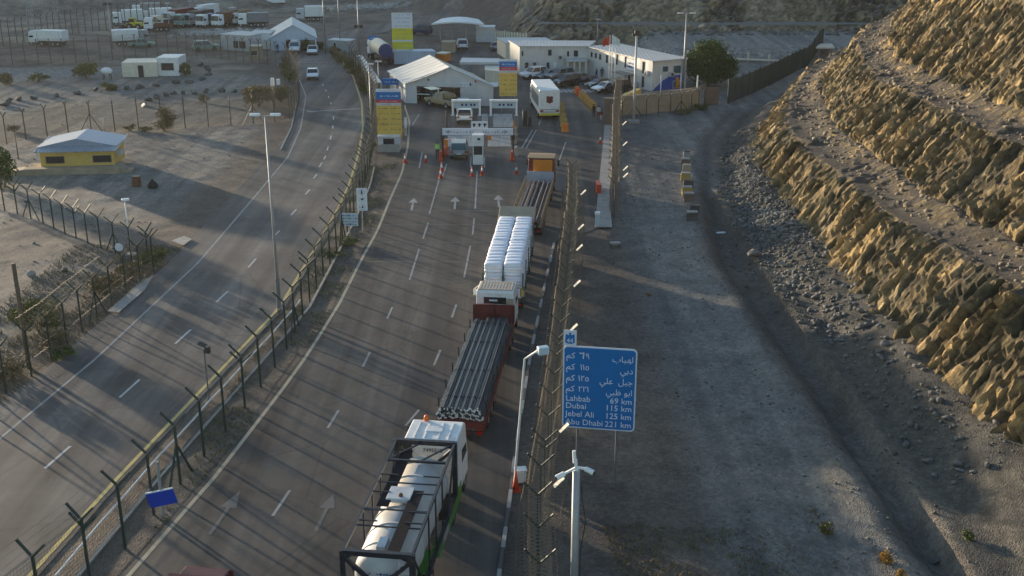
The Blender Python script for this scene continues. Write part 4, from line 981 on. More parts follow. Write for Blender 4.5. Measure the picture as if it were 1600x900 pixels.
# round white sign on the lot fence
b = Gg(189, 410); root = thing('round_sign', 'round white disc sign on a short post at the corner of the lot fence', 'sign', b)
zt = Zat(189, 410, 386) ; mb = MB(); mb.tube((0, 0, -0.1), (0, 0, zt), 0.04, n=6); mb.build('post', 'green_post', root)
mb = MB(); mb.tube((0, -0.03, zt), (0, -0.07, zt), 0.30, n=16); mb.build('disc', 'sign_white', root)
# ------------------------------------------------------------------ vehicles
def wheel(root, x, y, r=0.5, w=0.3, dual=False, rim=True):
    mb = MB(); ww = w * (2.1 if dual else 1.0)
    mb.tube((x - ww / 2, y, r), (x + ww / 2, y, r), r, n=18)
    o = mb.build('wheel', 'tyre', root)
    if rim:
        mb = MB(); s = 1 if x > 0 else -1
        mb.tube((x + s * (ww / 2 - 0.02), y, r), (x + s * (ww / 2 + 0.012), y, r), r * 0.55, r * 0.5, 12); mb.build('rim', 'rim', o)
    return o
def axles(root, ys, half=1.02, r=0.5, dual=True):
    for y in ys:
        for s in (-1, 1): wheel(root, s * (half - (0.12 if dual else 0)), y, r, 0.28, dual)
def lamps_rear(root, y, z, half, w=0.28, h=0.12):
    for s in (-1, 1):
        mb = MB(); mb.box((s * (half - w / 2), y, z), (w, 0.05, h)); mb.build('tail_light', 'red_lens', root)
def chassis(root, y0, y1, z=0.95, half=0.42):
    mb = MB()
    for s in (-1, 1): mb.bar((s * half, y0, z), (s * half, y1, z), 0.12, 0.28)
    for y in np.arange(y0 + 0.4, y1, 1.6): mb.bar((-half, y, z), (half, y, z), 0.1, 0.2)
    mb.build('chassis_frame', 'chassis', root)
def cab_over(root, y0, L=2.1, zb=0.75, zt=3.2, half=1.22, paint='white', roof='white', hatch=True, rear_window=True, mirrors=True):
    """cab-over tractor cab: rear wall at y0, windscreen at y0+L"""
    pr = [(y0, zb), (y0 + L, zb), (y0 + L + 0.06, zb + 0.95), (y0 + L - 0.16, zt - 0.16), (y0 + L - 0.40, zt), (y0 + 0.08, zt), (y0, zt - 0.10)]
    mb = MB(); mb.side(pr, -half, half, taper=lambda z: 1.0 - 0.05 * max(0, (z - zb - 1.0) / (zt - zb - 1.0)))
    cab_ = mb.build('cab', paint, root, bevel=0.06)
    mb = MB()
    a, b = Vector((0, y0 + L + 0.055, zb + 1.0)), Vector((0, y0 + L - 0.12, zt - 0.28))
    mb.quad((-half * 0.92, a.y + 0.03, a.z), (half * 0.92, a.y + 0.03, a.z), (half * 0.88, b.y + 0.03, b.z), (-half * 0.88, b.y + 0.03, b.z)); mb.build('windscreen', 'glass', root)
    for s in (-1, 1):
        mb = MB(); x = s * (half - 0.02); mb.add([(x, y0 + L * 0.42, zb + 1.05), (x, y0 + L * 0.97, zb + 1.05), (x - s * 0.035, y0 + L * 0.86, zt - 0.38), (x - s * 0.035, y0 + L * 0.45, zt - 0.38)], [(0, 1, 2, 3)]); mb.build('side_window', 'glass', root)
        mb = MB(); mb.box((s * half * 0.72, y0 + L + 0.03, zb + 0.2), (0.36, 0.08, 0.2)); mb.build('headlight', 'light_lens', root)
        if mirrors:
            mb = MB(); mb.bar((s * half * 0.95, y0 + L - 0.1, zt - 0.5), (s * (half + 0.2), y0 + L + 0.05, zt - 0.55), 0.04); mb.box((s * (half + 0.22), y0 + L + 0.05, zt - 0.85), (0.20, 0.08, 0.55)); mb.build('mirror', 'dark', root)
    if rear_window:
        mb = MB(); mb.box((0, y0 - 0.01, zt - 0.62), (half * 1.15, 0.03, 0.42)); mb.build('rear_window', 'glass', root)
    if hatch:
        mb = MB(); mb.box((0, y0 + L * 0.45, zt + 0.02), (0.75, 0.55, 0.06)); mb.build('roof_hatch', roof, root, bevel=0.02)
    mb = MB(); mb.box((0, y0 + L - 0.1, zb - 0.2), (half * 1.9, 0.35, 0.35)); mb.build('bumper', 'chassis', root)
    return cab_

# --- tank container truck
rz = -math.atan2(1.09, 8.6)
T = thing('tank_truck', 'white tank container truck in a dark steel frame, last in the queue', 'truck', (-4.78, 34.55, 0), rz)
FL, hw, zb, zt = 8.65, 1.26, 1.35, 3.9
mb = MB()
for s in (-1, 1):
    mb.bar((s * hw, 0, zt - 0.05), (s * hw, FL, zt - 0.05), 0.10, 0.11); mb.bar((s * hw, 0, zb), (s * hw, FL, zb), 0.14, 0.16)
    for y in (0, FL): mb.bar((s * hw, y, zb), (s * hw, y, zt), 0.2, 0.2)
    for y in (FL * 0.34, FL * 0.50, FL * 0.66): mb.bar((s * hw, y, zb), (s * hw, y, zt - 0.1), 0.06)
    for y, yy in ((0.1, FL * 0.22), (FL - 0.1, FL * 0.78)): mb.bar((s * hw, y, zt - 0.15), (s * hw, yy, zb + 0.1), 0.07)
    for y in (FL * 0.25, FL * 0.34, FL * 0.50, FL * 0.66): mb.bar((s * hw, y, zt - 0.06), (s * (hw - 0.75), y, zt - 0.06), 0.05)
for y in (0, FL):
    mb.bar((-hw, y, zt - 0.07), (hw, y, zt - 0.07), 0.18, 0.2); mb.bar((-hw, y, zb), (hw, y, zb), 0.14)
    for s in (-1, 1):
        mb.bar((s * (hw - 0.05), y, zt - 0.3), (s * 0.35, y, zt - 1.15), 0.14); mb.bar((s * hw, y, zt - 0.3), (s * (hw - 0.35), y, zt - 0.12), 0.22, 0.1)
mb.bar((-hw, FL * 0.80, zt - 0.06), (hw, FL * 0.80, zt - 0.06), 0.10); mb.bar((-hw, FL * 0.80, zt - 0.06), (-0.1, FL, zt - 0.06), 0.06); mb.bar((0.1, FL * 0.8, zt - 0.06), (hw, FL, zt - 0.06), 0.06)
for y in (FL * 0.22, FL * 0.36, FL * 0.60): mb.bar((-hw, y, zt - 0.12), (hw, y, zt - 0.12), 0.05)
mb.build('container_frame', 'navy_frame', T)
mb = MB(); R = 1.12; zc = 2.46; prof = [(0.02, 0.25), (0.55, 0.30), (0.90, 0.46), (1.06, 0.66), (R, 0.9)] + [(R, FL - 0.9), (1.06, FL - 0.66), (0.90, FL - 0.46), (0.55, FL - 0.30), (0.02, FL - 0.25)]
n = 32; vs = []
for r, y in prof:
    for k in range(n): t = 2 * math.pi * k / n; vs.append((r * math.cos(t), y, zc + r * math.sin(t)))
fs = [(i * n + k, (i + 1) * n + k, (i + 1) * n + (k + 1) % n, i * n + (k + 1) % n) for i in range(len(prof) - 1) for k in range(n)]
mb.add(vs, fs); mb.build('tank', 'tank', T, smooth=True)
mb = MB()
for y in (1.2, 2.5, 3.75, 5.0, 6.2, 7.4):
    vs = []
    for dy in (-0.05, 0.05):
        for r in (R - 0.02, R + 0.035):
            for k in range(n): t = 2 * math.pi * k / n; vs.append((r * math.cos(t), y + dy, zc + r * math.sin(t)))
    fs = []
    for k in range(n):
        k1 = (k + 1) % n; fs += [(n + k, 3 * n + k, 3 * n + k1, n + k1), (k, n + k, n + k1, k1), (2 * n + k, 2 * n + k1, 3 * n + k1, 3 * n + k)]
    mb.add(vs, fs)
mb.build('tank_band', 'tank', T, smooth=True)
mb = MB(); mb.box((-0.62, 5.65, zt - 0.13), (0.46, 4.6, 0.04)); mb.build('walkway', 'walk_grate', T)
mb = MB(); mb.box((0.52, 2.4, zt - 0.10), (0.46, 4.4, 0.04)); mb.build('walkway', 'walk_grate', T)
mb = MB(); mb.box((-0.12, 4.3, zt - 0.14), (0.95, 0.98, 0.18)); hb = mb.build('hatch_cover', 'light_grey', T, bevel=0.02)
mb = MB(); mb.ball((-0.05, 4.05, zt + 0.0), 0.09); mb.build('latch', 'rust', hb)
mb = MB(); mb.box((-0.05, 1.0, zt - 0.30), (0.34, 0.7, 0.22)); mb.build('valve_box', 'light_grey', T, bevel=0.03)
mb = MB(); scribble(mb, -0.42, 0.42, zc + 0.30, 0.13, 0.262, 0, 21, 0.8); mb.build('lettering', 'ink_blue', T)
mb = MB()
for z in np.arange(zb + 0.2, zt - 0.2, 0.32): mb.bar((0.78, -0.04, z), (1.16, -0.04, z), 0.03)
for x in (0.78, 1.16): mb.bar((x, -0.04, zb), (x, -0.04, zt - 0.15), 0.03)
mb.build('ladder', 'light_grey', T)
chassis(T, -0.6, 11.5, 1.0); axles(T, (0.9, 2.2, 3.5)); axles(T, (8.6, )); axles(T, (11.6,), dual=False)
mb = MB(); mb.side([(7.0, 0.5), (10.2, 0.55), (10.2, 1.25), (8.4, 1.15), (7.0, 0.85)], 1.16, 1.26); mb.build('side_fairing', 'lime', T, bevel=0.02)
mb = MB(); mb.box((1.1, 5.3, 0.85), (0.3, 0.9, 0.4)); mb.box((0.95, 3.9, 1.05), (0.5, 1.6, 0.1)); mb.build('side_locker', 'lime', T, bevel=0.02)
mb = MB(); mb.tube((1.0, 5.8, 0.8), (1.0, 7.0, 0.8), 0.3, n=14); mb.build('fuel_tank', 'galv', T)
cab_over(T, 9.65, 2.35, 0.8, 3.42, 1.24, rear_window=False)
mb = MB(); mb.box((-1.02, 9.58, 2.9), (0.42, 0.10, 0.85)); mb.build('side_intake', 'dark', T, bevel=0.03)
mb = MB(); mb.box((1.12, 9.48, 2.1), (0.14, 0.2, 2.3)); mb.build('exhaust_stack', 'brown_wall', T)
mb = MB(); put_text(mb, '7495518', -0.34, 2.86, 0.26, 9.62, width=0.86); mb.build('lettering', 'ink', T)
mb = MB(); mb.lathe((-0.55, 11.55, 3.42), [(0.10, 0), (0.12, 0.06), (0.11, 0.2), (0.06, 0.26)], 12); mb.build('beacon', 'amber', T, smooth=True)
mb = MB()
for x in (-0.75, -0.3, 0.3, 0.75): mb.bar((x, 9.85, 3.44), (x, 11.4, 3.44), 0.04, 0.03)
mb.build('roof_rib', 'white', T)

# --- truck carrying bundled reinforcing bars
def stakes(T, ys, half, z0, z1, m):
    for y in ys:
        for s in (-1, 1):
            mb = MB(); mb.bar((s * half, y, z0), (s * half, y, z1), 0.06); mb.build('side_stake', m, T)
T = thing('rebar_truck', 'maroon flatbed truck with a white cab hauling thick bundles of steel bars', 'truck', (-2.60, 50.45, 0), -math.atan2(1.48, 13.5))
mb = MB(); mb.box((0, 6.85, 1.18), (2.5, 13.7, 0.16)); mb.build('deck', 'maroon', T)
mb = MB(); mb.box((0, -0.05, 1.02), (2.5, 0.14, 0.42)); mb.box((0, 0.0, 0.62), (2.3, 0.12, 0.2)); mb.build('tailboard', 'maroon', T)
for s in (-1, 1):
    mb = MB(); mb.box((s * 1.25, 6.85, 1.02), (0.06, 13.6, 0.30)); mb.build('side_rail', 'maroon', T)
lamps_rear(T, -0.13, 0.72, 1.15)
stakes(T, (1.2, 3.4, 5.6, 7.8, 10.0, 12.2), 1.24, 1.1, 1.95, 'chassis')
mb = MB(); r0 = random.Random(3)
xs = np.linspace(-1.02, 1.02, 7)
for li, (zz, xx) in enumerate(((1.43, xs), (1.70, (xs[:-1] + xs[1:]) / 2))):
    for x in xx:
        y0 = 0.05 + r0.uniform(0, 0.25); y1 = 13.0 - r0.uniform(0, 0.6); rb = 0.165
        for k in range(12):
            a = 2 * math.pi * k / 12 + r0.uniform(-.2, .2); q = rb * (0.95 if k % 2 else 0.8)
            px_, pz_ = x + q * math.cos(a), zz + q * math.sin(a); yy = y0 + r0.uniform(-0.06, 0.1)
            bow = 0.03 * math.sin(li + x * 9)
            mb.path([(px_, yy, pz_), (px_ + bow, (y0 + y1) / 2, pz_ + 0.02 * r0.random()), (px_, y1, pz_)], 0.034, 5)
            if r0.random() < 0.62: mb.tube((px_, yy - 0.03, pz_), (px_, yy + 0.002, pz_), 0.05, n=6, m=1)
        for yb in (1.6, 5.0, 9.0, 12.0): mb.tube((x, yb, zz), (x, yb + 0.05, zz), rb + 0.035, n=10)
        mb.tube((x, y0 + 0.02, zz), (x, y1 - 0.05, zz), rb * 0.72, n=8)
ld = mb.build('steel_bars', ['rebar', 'rebar_end']); ld.location = T.location; ld.rotation_euler = T.rotation_euler
tag(ld, 'bundles of grey steel bars lying lengthways on the maroon flatbed', 'steel bars')
mb = MB(); mb.box((0, 13.75, 1.8), (2.55, 0.10, 1.1)); 
for x in (-1.2, 0, 1.2): mb.bar((x, 13.66, 1.2), (x, 13.66, 2.33), 0.08)
mb.build('headboard', 'maroon', T)
chassis(T, 0, 16.5, 0.95); axles(T, (2.0, 3.3, 4.6)); axles(T, (12.4, 13.6)); axles(T, (16.3,), dual=False)
defmat('roof_tan', (0.55, 0.46, 0.36), 0.7, scale=3, dirt=(0.25, 0.15, 0.1), dirt_amt=0.6)
cab_over(T, 14.35, 2.2, 0.8, 3.02, 1.2, hatch=False)
mb = MB(); mb.box((0, 15.2, 3.05), (2.1, 1.5, 0.05))
for x in np.linspace(-0.95, 0.95, 11): mb.box((x, 15.2, 3.085), (0.09, 1.5, 0.03))
mb.build('roof_panel', 'roof_tan', T)
mb = MB(); mb.box((-0.1, 14.30, 2.42), (0.5, 0.02, 0.1)); mb.build('window_sticker', 'sign_white', T)
mb = MB(); mb.box((0.95, 14.2, 1.75), (0.35, 0.22, 1.6)); mb.build('exhaust_stack', 'concrete_tan', T)
mb = MB(); mb.box((-0.75, 14.31, 1.9), (0.16, 0.03, 0.28)); mb.build('rear_vent', 'ink_blue', T)
for s in (-1, 1):
    mb = MB(); mb.bar((s * 1.2, 16.2, 2.7), (s * 1.5, 16.2, 2.5), 0.05); mb.box((s * 1.5, 16.2, 2.25), (0.2, 0.1, 0.4)); mb.build('wing_mirror', 'yellow' if s > 0 else 'white', T)

# --- truck with stacked white sacks
T = thing('sack_truck', 'flatbed truck with a tan crown board, loaded high with white sacks', 'truck', (-0.58, 68.2, 0), -math.atan2(0.85, 11.25))
mb = MB(); mb.box((0, 5.75, 1.12), (2.5, 11.6, 0.18)); mb.build('deck', 'chassis', T)
lamps_rear(T, -0.1, 0.9, 1.2); chassis(T, 0, 13.8, 0.9); axles(T, (1.8, 3.1, 9.2)); axles(T, (13.2,), dual=False)
mb = MB(); r0 = random.Random(9)
for col in (0, 1):
    xc = -0.62 if col == 0 else 0.62
    ny = 17; nz = 11
    for j in range(ny):
        y = 0.12 + (j + 0.5) * 11.2 / ny
        for k in range(nz):
            z = 1.25 + (k + 0.5) * 2.3 / nz
            if k < nz - 1 and 0 < j < ny - 1:
                s_ = -1 if col == 0 else 1; mb.cushion((xc + s_ * 0.30 + r0.uniform(-.03, .03), y, z), (0.31, 0.335, 0.115), 8, 4)
            else:
                mb.cushion((xc + r0.uniform(-.025, .025), y + r0.uniform(-.03, .03), z + r0.uniform(-.02, .03)), (0.61 * r0.uniform(0.97, 1.01), 0.335, 0.12), 12, 6, 0.36, 0.015, r0.uniform(-.04, .04))
    mb.box((xc, 5.75, 2.35), (1.1, 11.0, 2.15))
ld = mb.build('white_sacks', 'sacks', smooth=True); ld.location = T.location; ld.rotation_euler = T.rotation_euler
tag(ld, 'two long rows of white sacks stacked high on the flatbed truck', 'sacks')
for x in (-1.28, 0.0, 1.28):
    mb = MB(); mb.bar((x, 0.02, 1.0), (x, 0.02, 3.0), 0.09); mb.build('rear_stake', 'stake_green', T)
for y in (2.8, 5.6, 8.4, 11.0):
    for s in (-1, 1):
        mb = MB(); mb.bar((s * 1.3, y, 1.0), (s * 1.3, y, 3.0), 0.06); mb.build('side_stake', 'stake_green', T)
cab_over(T, 11.75, 2.2, 0.8, 2.95, 1.2, paint='door_grey', hatch=False)
mb = MB(); mb.side([(11.75, 3.0), (13.9, 3.05), (14.0, 3.55), (13.6, 3.7), (12.4, 3.35), (11.75, 3.3)], -1.35, 1.35); mb.build('crown_board', 'concrete_tan', T, bevel=0.03)
mb = MB(); mb.box((0.1, 11.72, 3.18), (0.8, 0.03, 0.14)); mb.build('name_panel', 'sign_white', T)
mb = MB(); mb.box((-1.0, 11.7, 2.3), (0.42, 0.08, 0.9)); mb.build('intake', 'dark', T)

# --- truck carrying long thin rods
T = thing('rod_truck', 'flatbed truck with an orange cab back and pale headboard, carrying long dark rods', 'truck', (1.02, 85.0, 0), -math.atan2(1.3, 11.8))
mb = MB(); mb.box((0, 7.0, 1.15), (2.45, 13.6, 0.16)); mb.build('deck', 'wood', T)
chassis(T, 0, 16.5, 0.9); axles(T, (1.9, 3.2, 4.5, 12.5)); axles(T, (16.2,), dual=False); lamps_rear(T, 0.1, 0.8, 1.2)
mb = MB(); r0 = random.Random(5)
for bx_ in (-0.85, -0.42, 0.02, 0.45, 0.88):
    for k in range(26):
        x = bx_ + r0.uniform(-0.19, 0.19); z = 1.28 + r0.uniform(0, 0.5) * (1 - abs(x - bx_) * 2)
        mb.path([(x, r0.uniform(0.0, 0.6), z), (x + r0.uniform(-.03, .03), 7, z + 0.02), (x, 13.3 - r0.uniform(0, 0.5), z)], 0.028, 4)
ld = mb.build('long_rods', 'rods'); ld.location = T.location; ld.rotation_euler = T.rotation_euler
tag(ld, 'long thin dark rods bundled on the flatbed behind the orange cab', 'rods')
for s in (-1, 1):
    mb = MB()
    for y in np.arange(0.3, 13.6, 0.75): mb.bar((s * 1.25, y, 1.0), (s * 1.25, y, 1.95), 0.05)
    for z in (1.25, 1.6, 1.92): mb.bar((s * 1.25, 0.2, z), (s * 1.25, 13.6, z), 0.05)
    mb.build('side_rack', 'wood', T)
mb = MB(); mb.box((0, 13.85, 1.75), (2.45, 0.12, 1.1)); mb.build('headboard', 'door_grey', T)
cab_over(T, 14.4, 2.2, 0.8, 3.3, 1.2, paint='maroon', hatch=False, rear_window=False)
mb = MB(); mb.box((0.18, 14.33, 2.70), (1.75, 0.10, 1.1)); mb.build('cab_back', 'orange', T, bevel=0.03)
mb = MB(); mb.side([(14.5, 3.31), (16.6, 3.31), (16.6, 3.38), (15.8, 3.44), (14.5, 3.40)], -1.22, 1.22); mb.build('roof_visor', 'wood', T, bevel=0.05)
# --- white coach-like lorry by the offices
T = thing('box_lorry', 'tall white box lorry with a dark red emblem, beside the dark bollards', 'truck', (4.5, 134.5, 0), 0.10)
mb = MB(); mb.box((0, 4.2, 2.2), (2.5, 8.4, 2.9)); mb.build('box_body', 'white', T, bevel=0.12)
mb = MB(); mb.box((0, -0.03, 1.32), (2.3, 0.05, 0.10)); mb.box((0, -0.03, 1.02), (2.3, 0.05, 0.10)); mb.build('rear_rail', 'grey', T)
mb = MB(); mb.box((0, -0.04, 0.74), (2.46, 0.12, 0.26)); mb.build('rear_bumper', 'lemon_paint', T)
mb = MB(); pr = [(-0.4, 2.85), (-0.2, 2.95), (0, 2.85), (0.2, 2.95), (0.42, 2.85), (0.36, 2.45), (0.42, 2.2), (0.15, 2.12), (0, 2.02), (-0.15, 2.12), (-0.42, 2.2), (-0.36, 2.45)]
mb.add([(x, -0.03, z) for x, z in pr] + [(x, 0.0, z) for x, z in pr], [tuple(range(12))] + [(k, 12 + k, 12 + (k + 1) % 12, (k + 1) % 12) for k in range(12)]); mb.build('emblem', 'maroon', T)
lamps_rear(T, -0.06, 1.16, 1.15, 0.4, 0.14)
mb = MB(); mb.box((-1.26, 4.2, 2.2), (0.03, 7.0, 1.3)); mb.build('side_panel', 'galv_dark', T)
chassis(T, 0.3, 10, 0.8); axles(T, (1.9,)); axles(T, (9.8,), dual=False); cab_over(T, 8.5, 2.1, 0.7, 2.9, 1.15, mirrors=False)

# --- cars
def car(name, kind, paint, label, loc, rz, scale=1.0, detail=True, glass='glass'):
    K = {'sedan': dict(L=4.6, hw=0.89, prof=[(-2.28, 0.34), (2.25, 0.34), (2.28, 0.62), (2.05, 0.80), (1.05, 0.95), (-1.50, 1.0), (-2.22, 0.95), (-2.3, 0.65)], cab=[(1.05, 0.93), (0.30, 1.42), (-0.85, 1.44), (-1.62, 0.98)]),
         'suv': dict(L=4.8, hw=0.95, prof=[(-2.35, 0.42), (2.35, 0.42), (2.40, 0.80), (2.15, 1.02), (1.05, 1.14), (-2.25, 1.16), (-2.40, 0.80)], cab=[(1.10, 1.12), (0.45, 1.76), (-1.95, 1.78), (-2.30, 1.14)]),
         'pickup': dict(L=5.2, hw=0.93, prof=[(-2.6, 0.48), (2.5, 0.48), (2.55, 0.82), (2.25, 1.02), (1.25, 1.12), (-2.58, 1.12), (-2.62, 0.8)], cab=[(1.25, 1.1), (0.6, 1.72), (-0.70, 1.74), (-0.95, 1.1)])}[kind]
    root = thing(name, label, 'car' if kind != 'pickup' else 'pickup', loc, rz); root.scale = (scale,) * 3; hw = K['hw']; c = K['cab']
    mb = MB(); mb.side(K['prof'], -hw, hw); body = mb.build('body', paint, root, bevel=0.09)
    tw = hw * 0.80; b0 = hw * 0.97
    # greenhouse: roof panel plus pillars, glass set between
    def at(i, k): y, z = c[i]; w = b0 if i in (0, 3) else tw; return (k * w, y, z)
    mb = MB(); zr = c[1][1]
    mb.add([at(1, -1), at(1, 1), at(2, 1), at(2, -1), (-tw, c[1][0], zr + 0.05), (tw, c[1][0], zr + 0.05), (tw, c[2][0], zr + 0.05), (-tw, c[2][0], zr + 0.05)], [(4, 5, 6, 7), (0, 4, 7, 3), (1, 2, 6, 5), (0, 1, 5, 4), (3, 7, 6, 2)])
    for k in (-1, 1):
        mb.bar(at(0, k), at(1, k), 0.07); mb.bar(at(2, k), at(3, k), 0.10)
        m0 = [(p + q) / 2 for p, q in zip(at(0, k), at(3, k))]; m1 = [(p + q) / 2 for p, q in zip(at(1, k), at(2, k))]; mb.bar(m0, m1, 0.07)
    mb.build('roof', paint, root)
    mb = MB(); mb.quad(at(0, -1), at(0, 1), at(1, 1), at(1, -1)); mb.build('windscreen', glass, root)
    mb = MB(); mb.quad(at(3, 1), at(3, -1), at(2, -1), at(2, 1)); mb.build('rear_window', glass, root)
    for k in (-1, 1):
        mb = MB(); mb.quad(at(0, k), at(1, k), at(2, k), at(3, k)); mb.build('side_window', glass, root)
    if kind == 'pickup':
        mb = MB(); mb.box((0, -1.8, 1.125), (hw * 1.7, 1.45, 0.02)); mb.build('load_bed', 'dark', root)
    L = K['L'] / 2; zz = K['prof'][2][1]
    for k in (-1, 1):
        for y in (L * 0.60, -L * 0.60): wheel(root, k * (hw - 0.10), y, 0.34 if kind == 'sedan' else 0.40, 0.24, rim=detail)
        mb = MB(); mb.box((k * hw * 0.72, L * 0.985, zz + 0.02), (hw * 0.42, 0.12, 0.15)); mb.build('headlight', 'light_lens', root)
        mb = MB(); mb.box((k * hw * 0.80, -L * 0.995, zz + 0.12), (hw * 0.30, 0.10, 0.18)); mb.build('tail_light', 'red_lens', root)
    for y, nm in ((L * 1.0, 'front_bumper'), (-L * 1.005, 'rear_bumper')):
        mb = MB(); mb.box((0, y, 0.48), (hw * 1.8, 0.10, 0.16)); mb.build(nm, 'chassis', root)
    mb = MB(); mb.box((0, -L * 1.03, 0.72), (0.5, 0.03, 0.13)); mb.build('number_plate', 'sign_white', root)
    return root
def cpx(px, py): p = G(px, py); return (p.x, p.y, 0.006)
PI = math.pi
p = G(318, 905, 1.5); root = car('red_car', 'suv', 'red_paint', 'dark red car nosing into the truck lanes at the very front', (p.x - 0.55, p.y - 0.6, 0), -0.14)
for c_ in list(root.children):
    if c_.name.startswith('headlight'): bpy.data.objects.remove(c_)
car('silver_car', 'suv', 'silver', 'silver car waiting at the entry lane beside the sign booth', cpx(718, 243), 0.02, 0.93, glass='glass_blue')
car('white_suv', 'suv', 'car_white', 'white SUV passing under the first white inspection portal', cpx(727, 189), 0.0, 0.95)
car('white_car', 'suv', 'car_white', 'white car just ahead of the white SUV at the portal', cpx(724, 174), 0.05, 0.9, glass='glass_blue')
pk = car('tan_pickup', 'pickup', 'car_tan', 'tan pickup with a covered load turning at the tent mouth', cpx(693, 167), 0.75, 1.05)
mb = MB(); mb.ball((0, 0, 0), 1.0, 14, 8, jitter=0.05, sq=(0.85, 1.0, 0.55)); o = mb.build('tarp_load', 'tarp_tan', smooth=True); o.location = Vector(cpx(697, 167)) + Vector((0.5, -0.8, 1.45)); o.rotation_euler.z = 0.75
tag(o, 'tan tarpaulin mound covering the load of the pickup', 'load')
car('dark_car', 'suv', 'car_black', 'dark car halfway inside the big tent opening', cpx(672, 158), 0.5, 1.0)
car('white_sedan', 'sedan', 'car_white', 'white saloon driving down the left road alone', cpx(489, 122), PI + 0.15, 0.95)
car('rescue_suv', 'suv', 'car_white', 'white SUV with roof rack leaving the left tent', cpx(461, 81), PI + 0.12, 0.95, glass='glass_blue')
mb = MB(); q = Vector(cpx(461, 81)); mb.box((0, 0, 0), (1.1, 0.8, 0.3)); o = mb.build('roof_box', 'car_white', bevel=0.05); o.location = q + Vector((0, 0.2, 1.9)); tag(o, 'pale roof box strapped on the SUV leaving the left tent', 'roof box')
car('grey_sedan', 'sedan', 'car_white', 'white saloon waiting outside the left tent beside a shrub', cpx(489, 84), PI + 0.1, 0.95)
for px, py, kind, paint, rz, txt in [(834, 122, 'suv', 'car_white', 2.2, 'white SUV parked first in line below the shaded office wall'), (857, 123, 'sedan', 'silver', 2.2, 'silver car parked second in line below the shaded office wall'),
        (875, 124, 'suv', 'silver', 2.2, 'silver car half hidden behind the black jeep'), (885, 134, 'suv', 'car_black', 2.3, 'black jeep with white roof edge in the office car park'), (902, 128, 'sedan', 'silver', 2.2, 'pale silver car next to the black jeep'),
        (937, 137, 'sedan', 'car_black', 2.1, 'black saloon nearest the lit office wall'), (947, 143, 'sedan', 'car_white', 2.1, 'white car between two dark ones at the lit office wall'), (961, 143, 'suv', 'car_black', 2.0, 'big dark SUV parked by the yellow concrete block')]:
    car('parked_car', kind, paint, txt, cpx(px, py), rz, 0.9, detail=False, glass='glass')
for px, py, kind, paint, rz, txt in [(722, 76, 'suv', 'car_white', 0.1, 'white car with dark glass driving under the far canopy'), (774, 78, 'sedan', 'silver', 0.1, 'small silver car near the far cream palisade'), (657, 54, 'suv', 'cloth_navy', 1.4, 'dark blue car standing beyond the yellow sign')]:
    car('distant_car', kind, paint, txt, cpx(px, py), rz, 0.95, detail=False)

# --- tanker lorry on the lane behind the shelter
a, b = G(604, 103), G(577, 82); rz = -math.atan2(b.x - a.x, b.y - a.y)
T = thing('tanker_lorry', 'cream tanker lorry with a dark round back beside the shelter', 'truck', (a.x, a.y, 0), rz)
mb = MB(); prof = [(0.05, 0.3), (1.0, 0.32), (1.18, 0.5), (1.2, 0.6), (1.2, 8.0), (1.0, 8.3), (0.1, 8.4)]; n = 20; vs = []
for r, y in prof:
    for k in range(n): t = 2 * PI * k / n; vs.append((r * math.cos(t), y, 2.3 + r * 0.95 * math.sin(t)))
mb.add(vs, [(i * n + k, (i + 1) * n + k, (i + 1) * n + (k + 1) % n, i * n + (k + 1) % n) for i in range(len(prof) - 1) for k in range(n)]); mb.build('tank', 'cream', T, smooth=True)
mb = MB(); mb.tube((0, 0.24, 2.3), (0, 0.34, 2.3), 1.12, n=20); mb.build('tank_end', 'ink_blue', T)
chassis(T, 0.3, 11.3, 0.85); axles(T, (1.2, 2.5, 8.0)); axles(T, (11,), dual=False); lamps_rear(T, 0.2, 0.9, 1.1); cab_over(T, 9.0, 2.1, 0.75, 2.9, 1.2, mirrors=False)

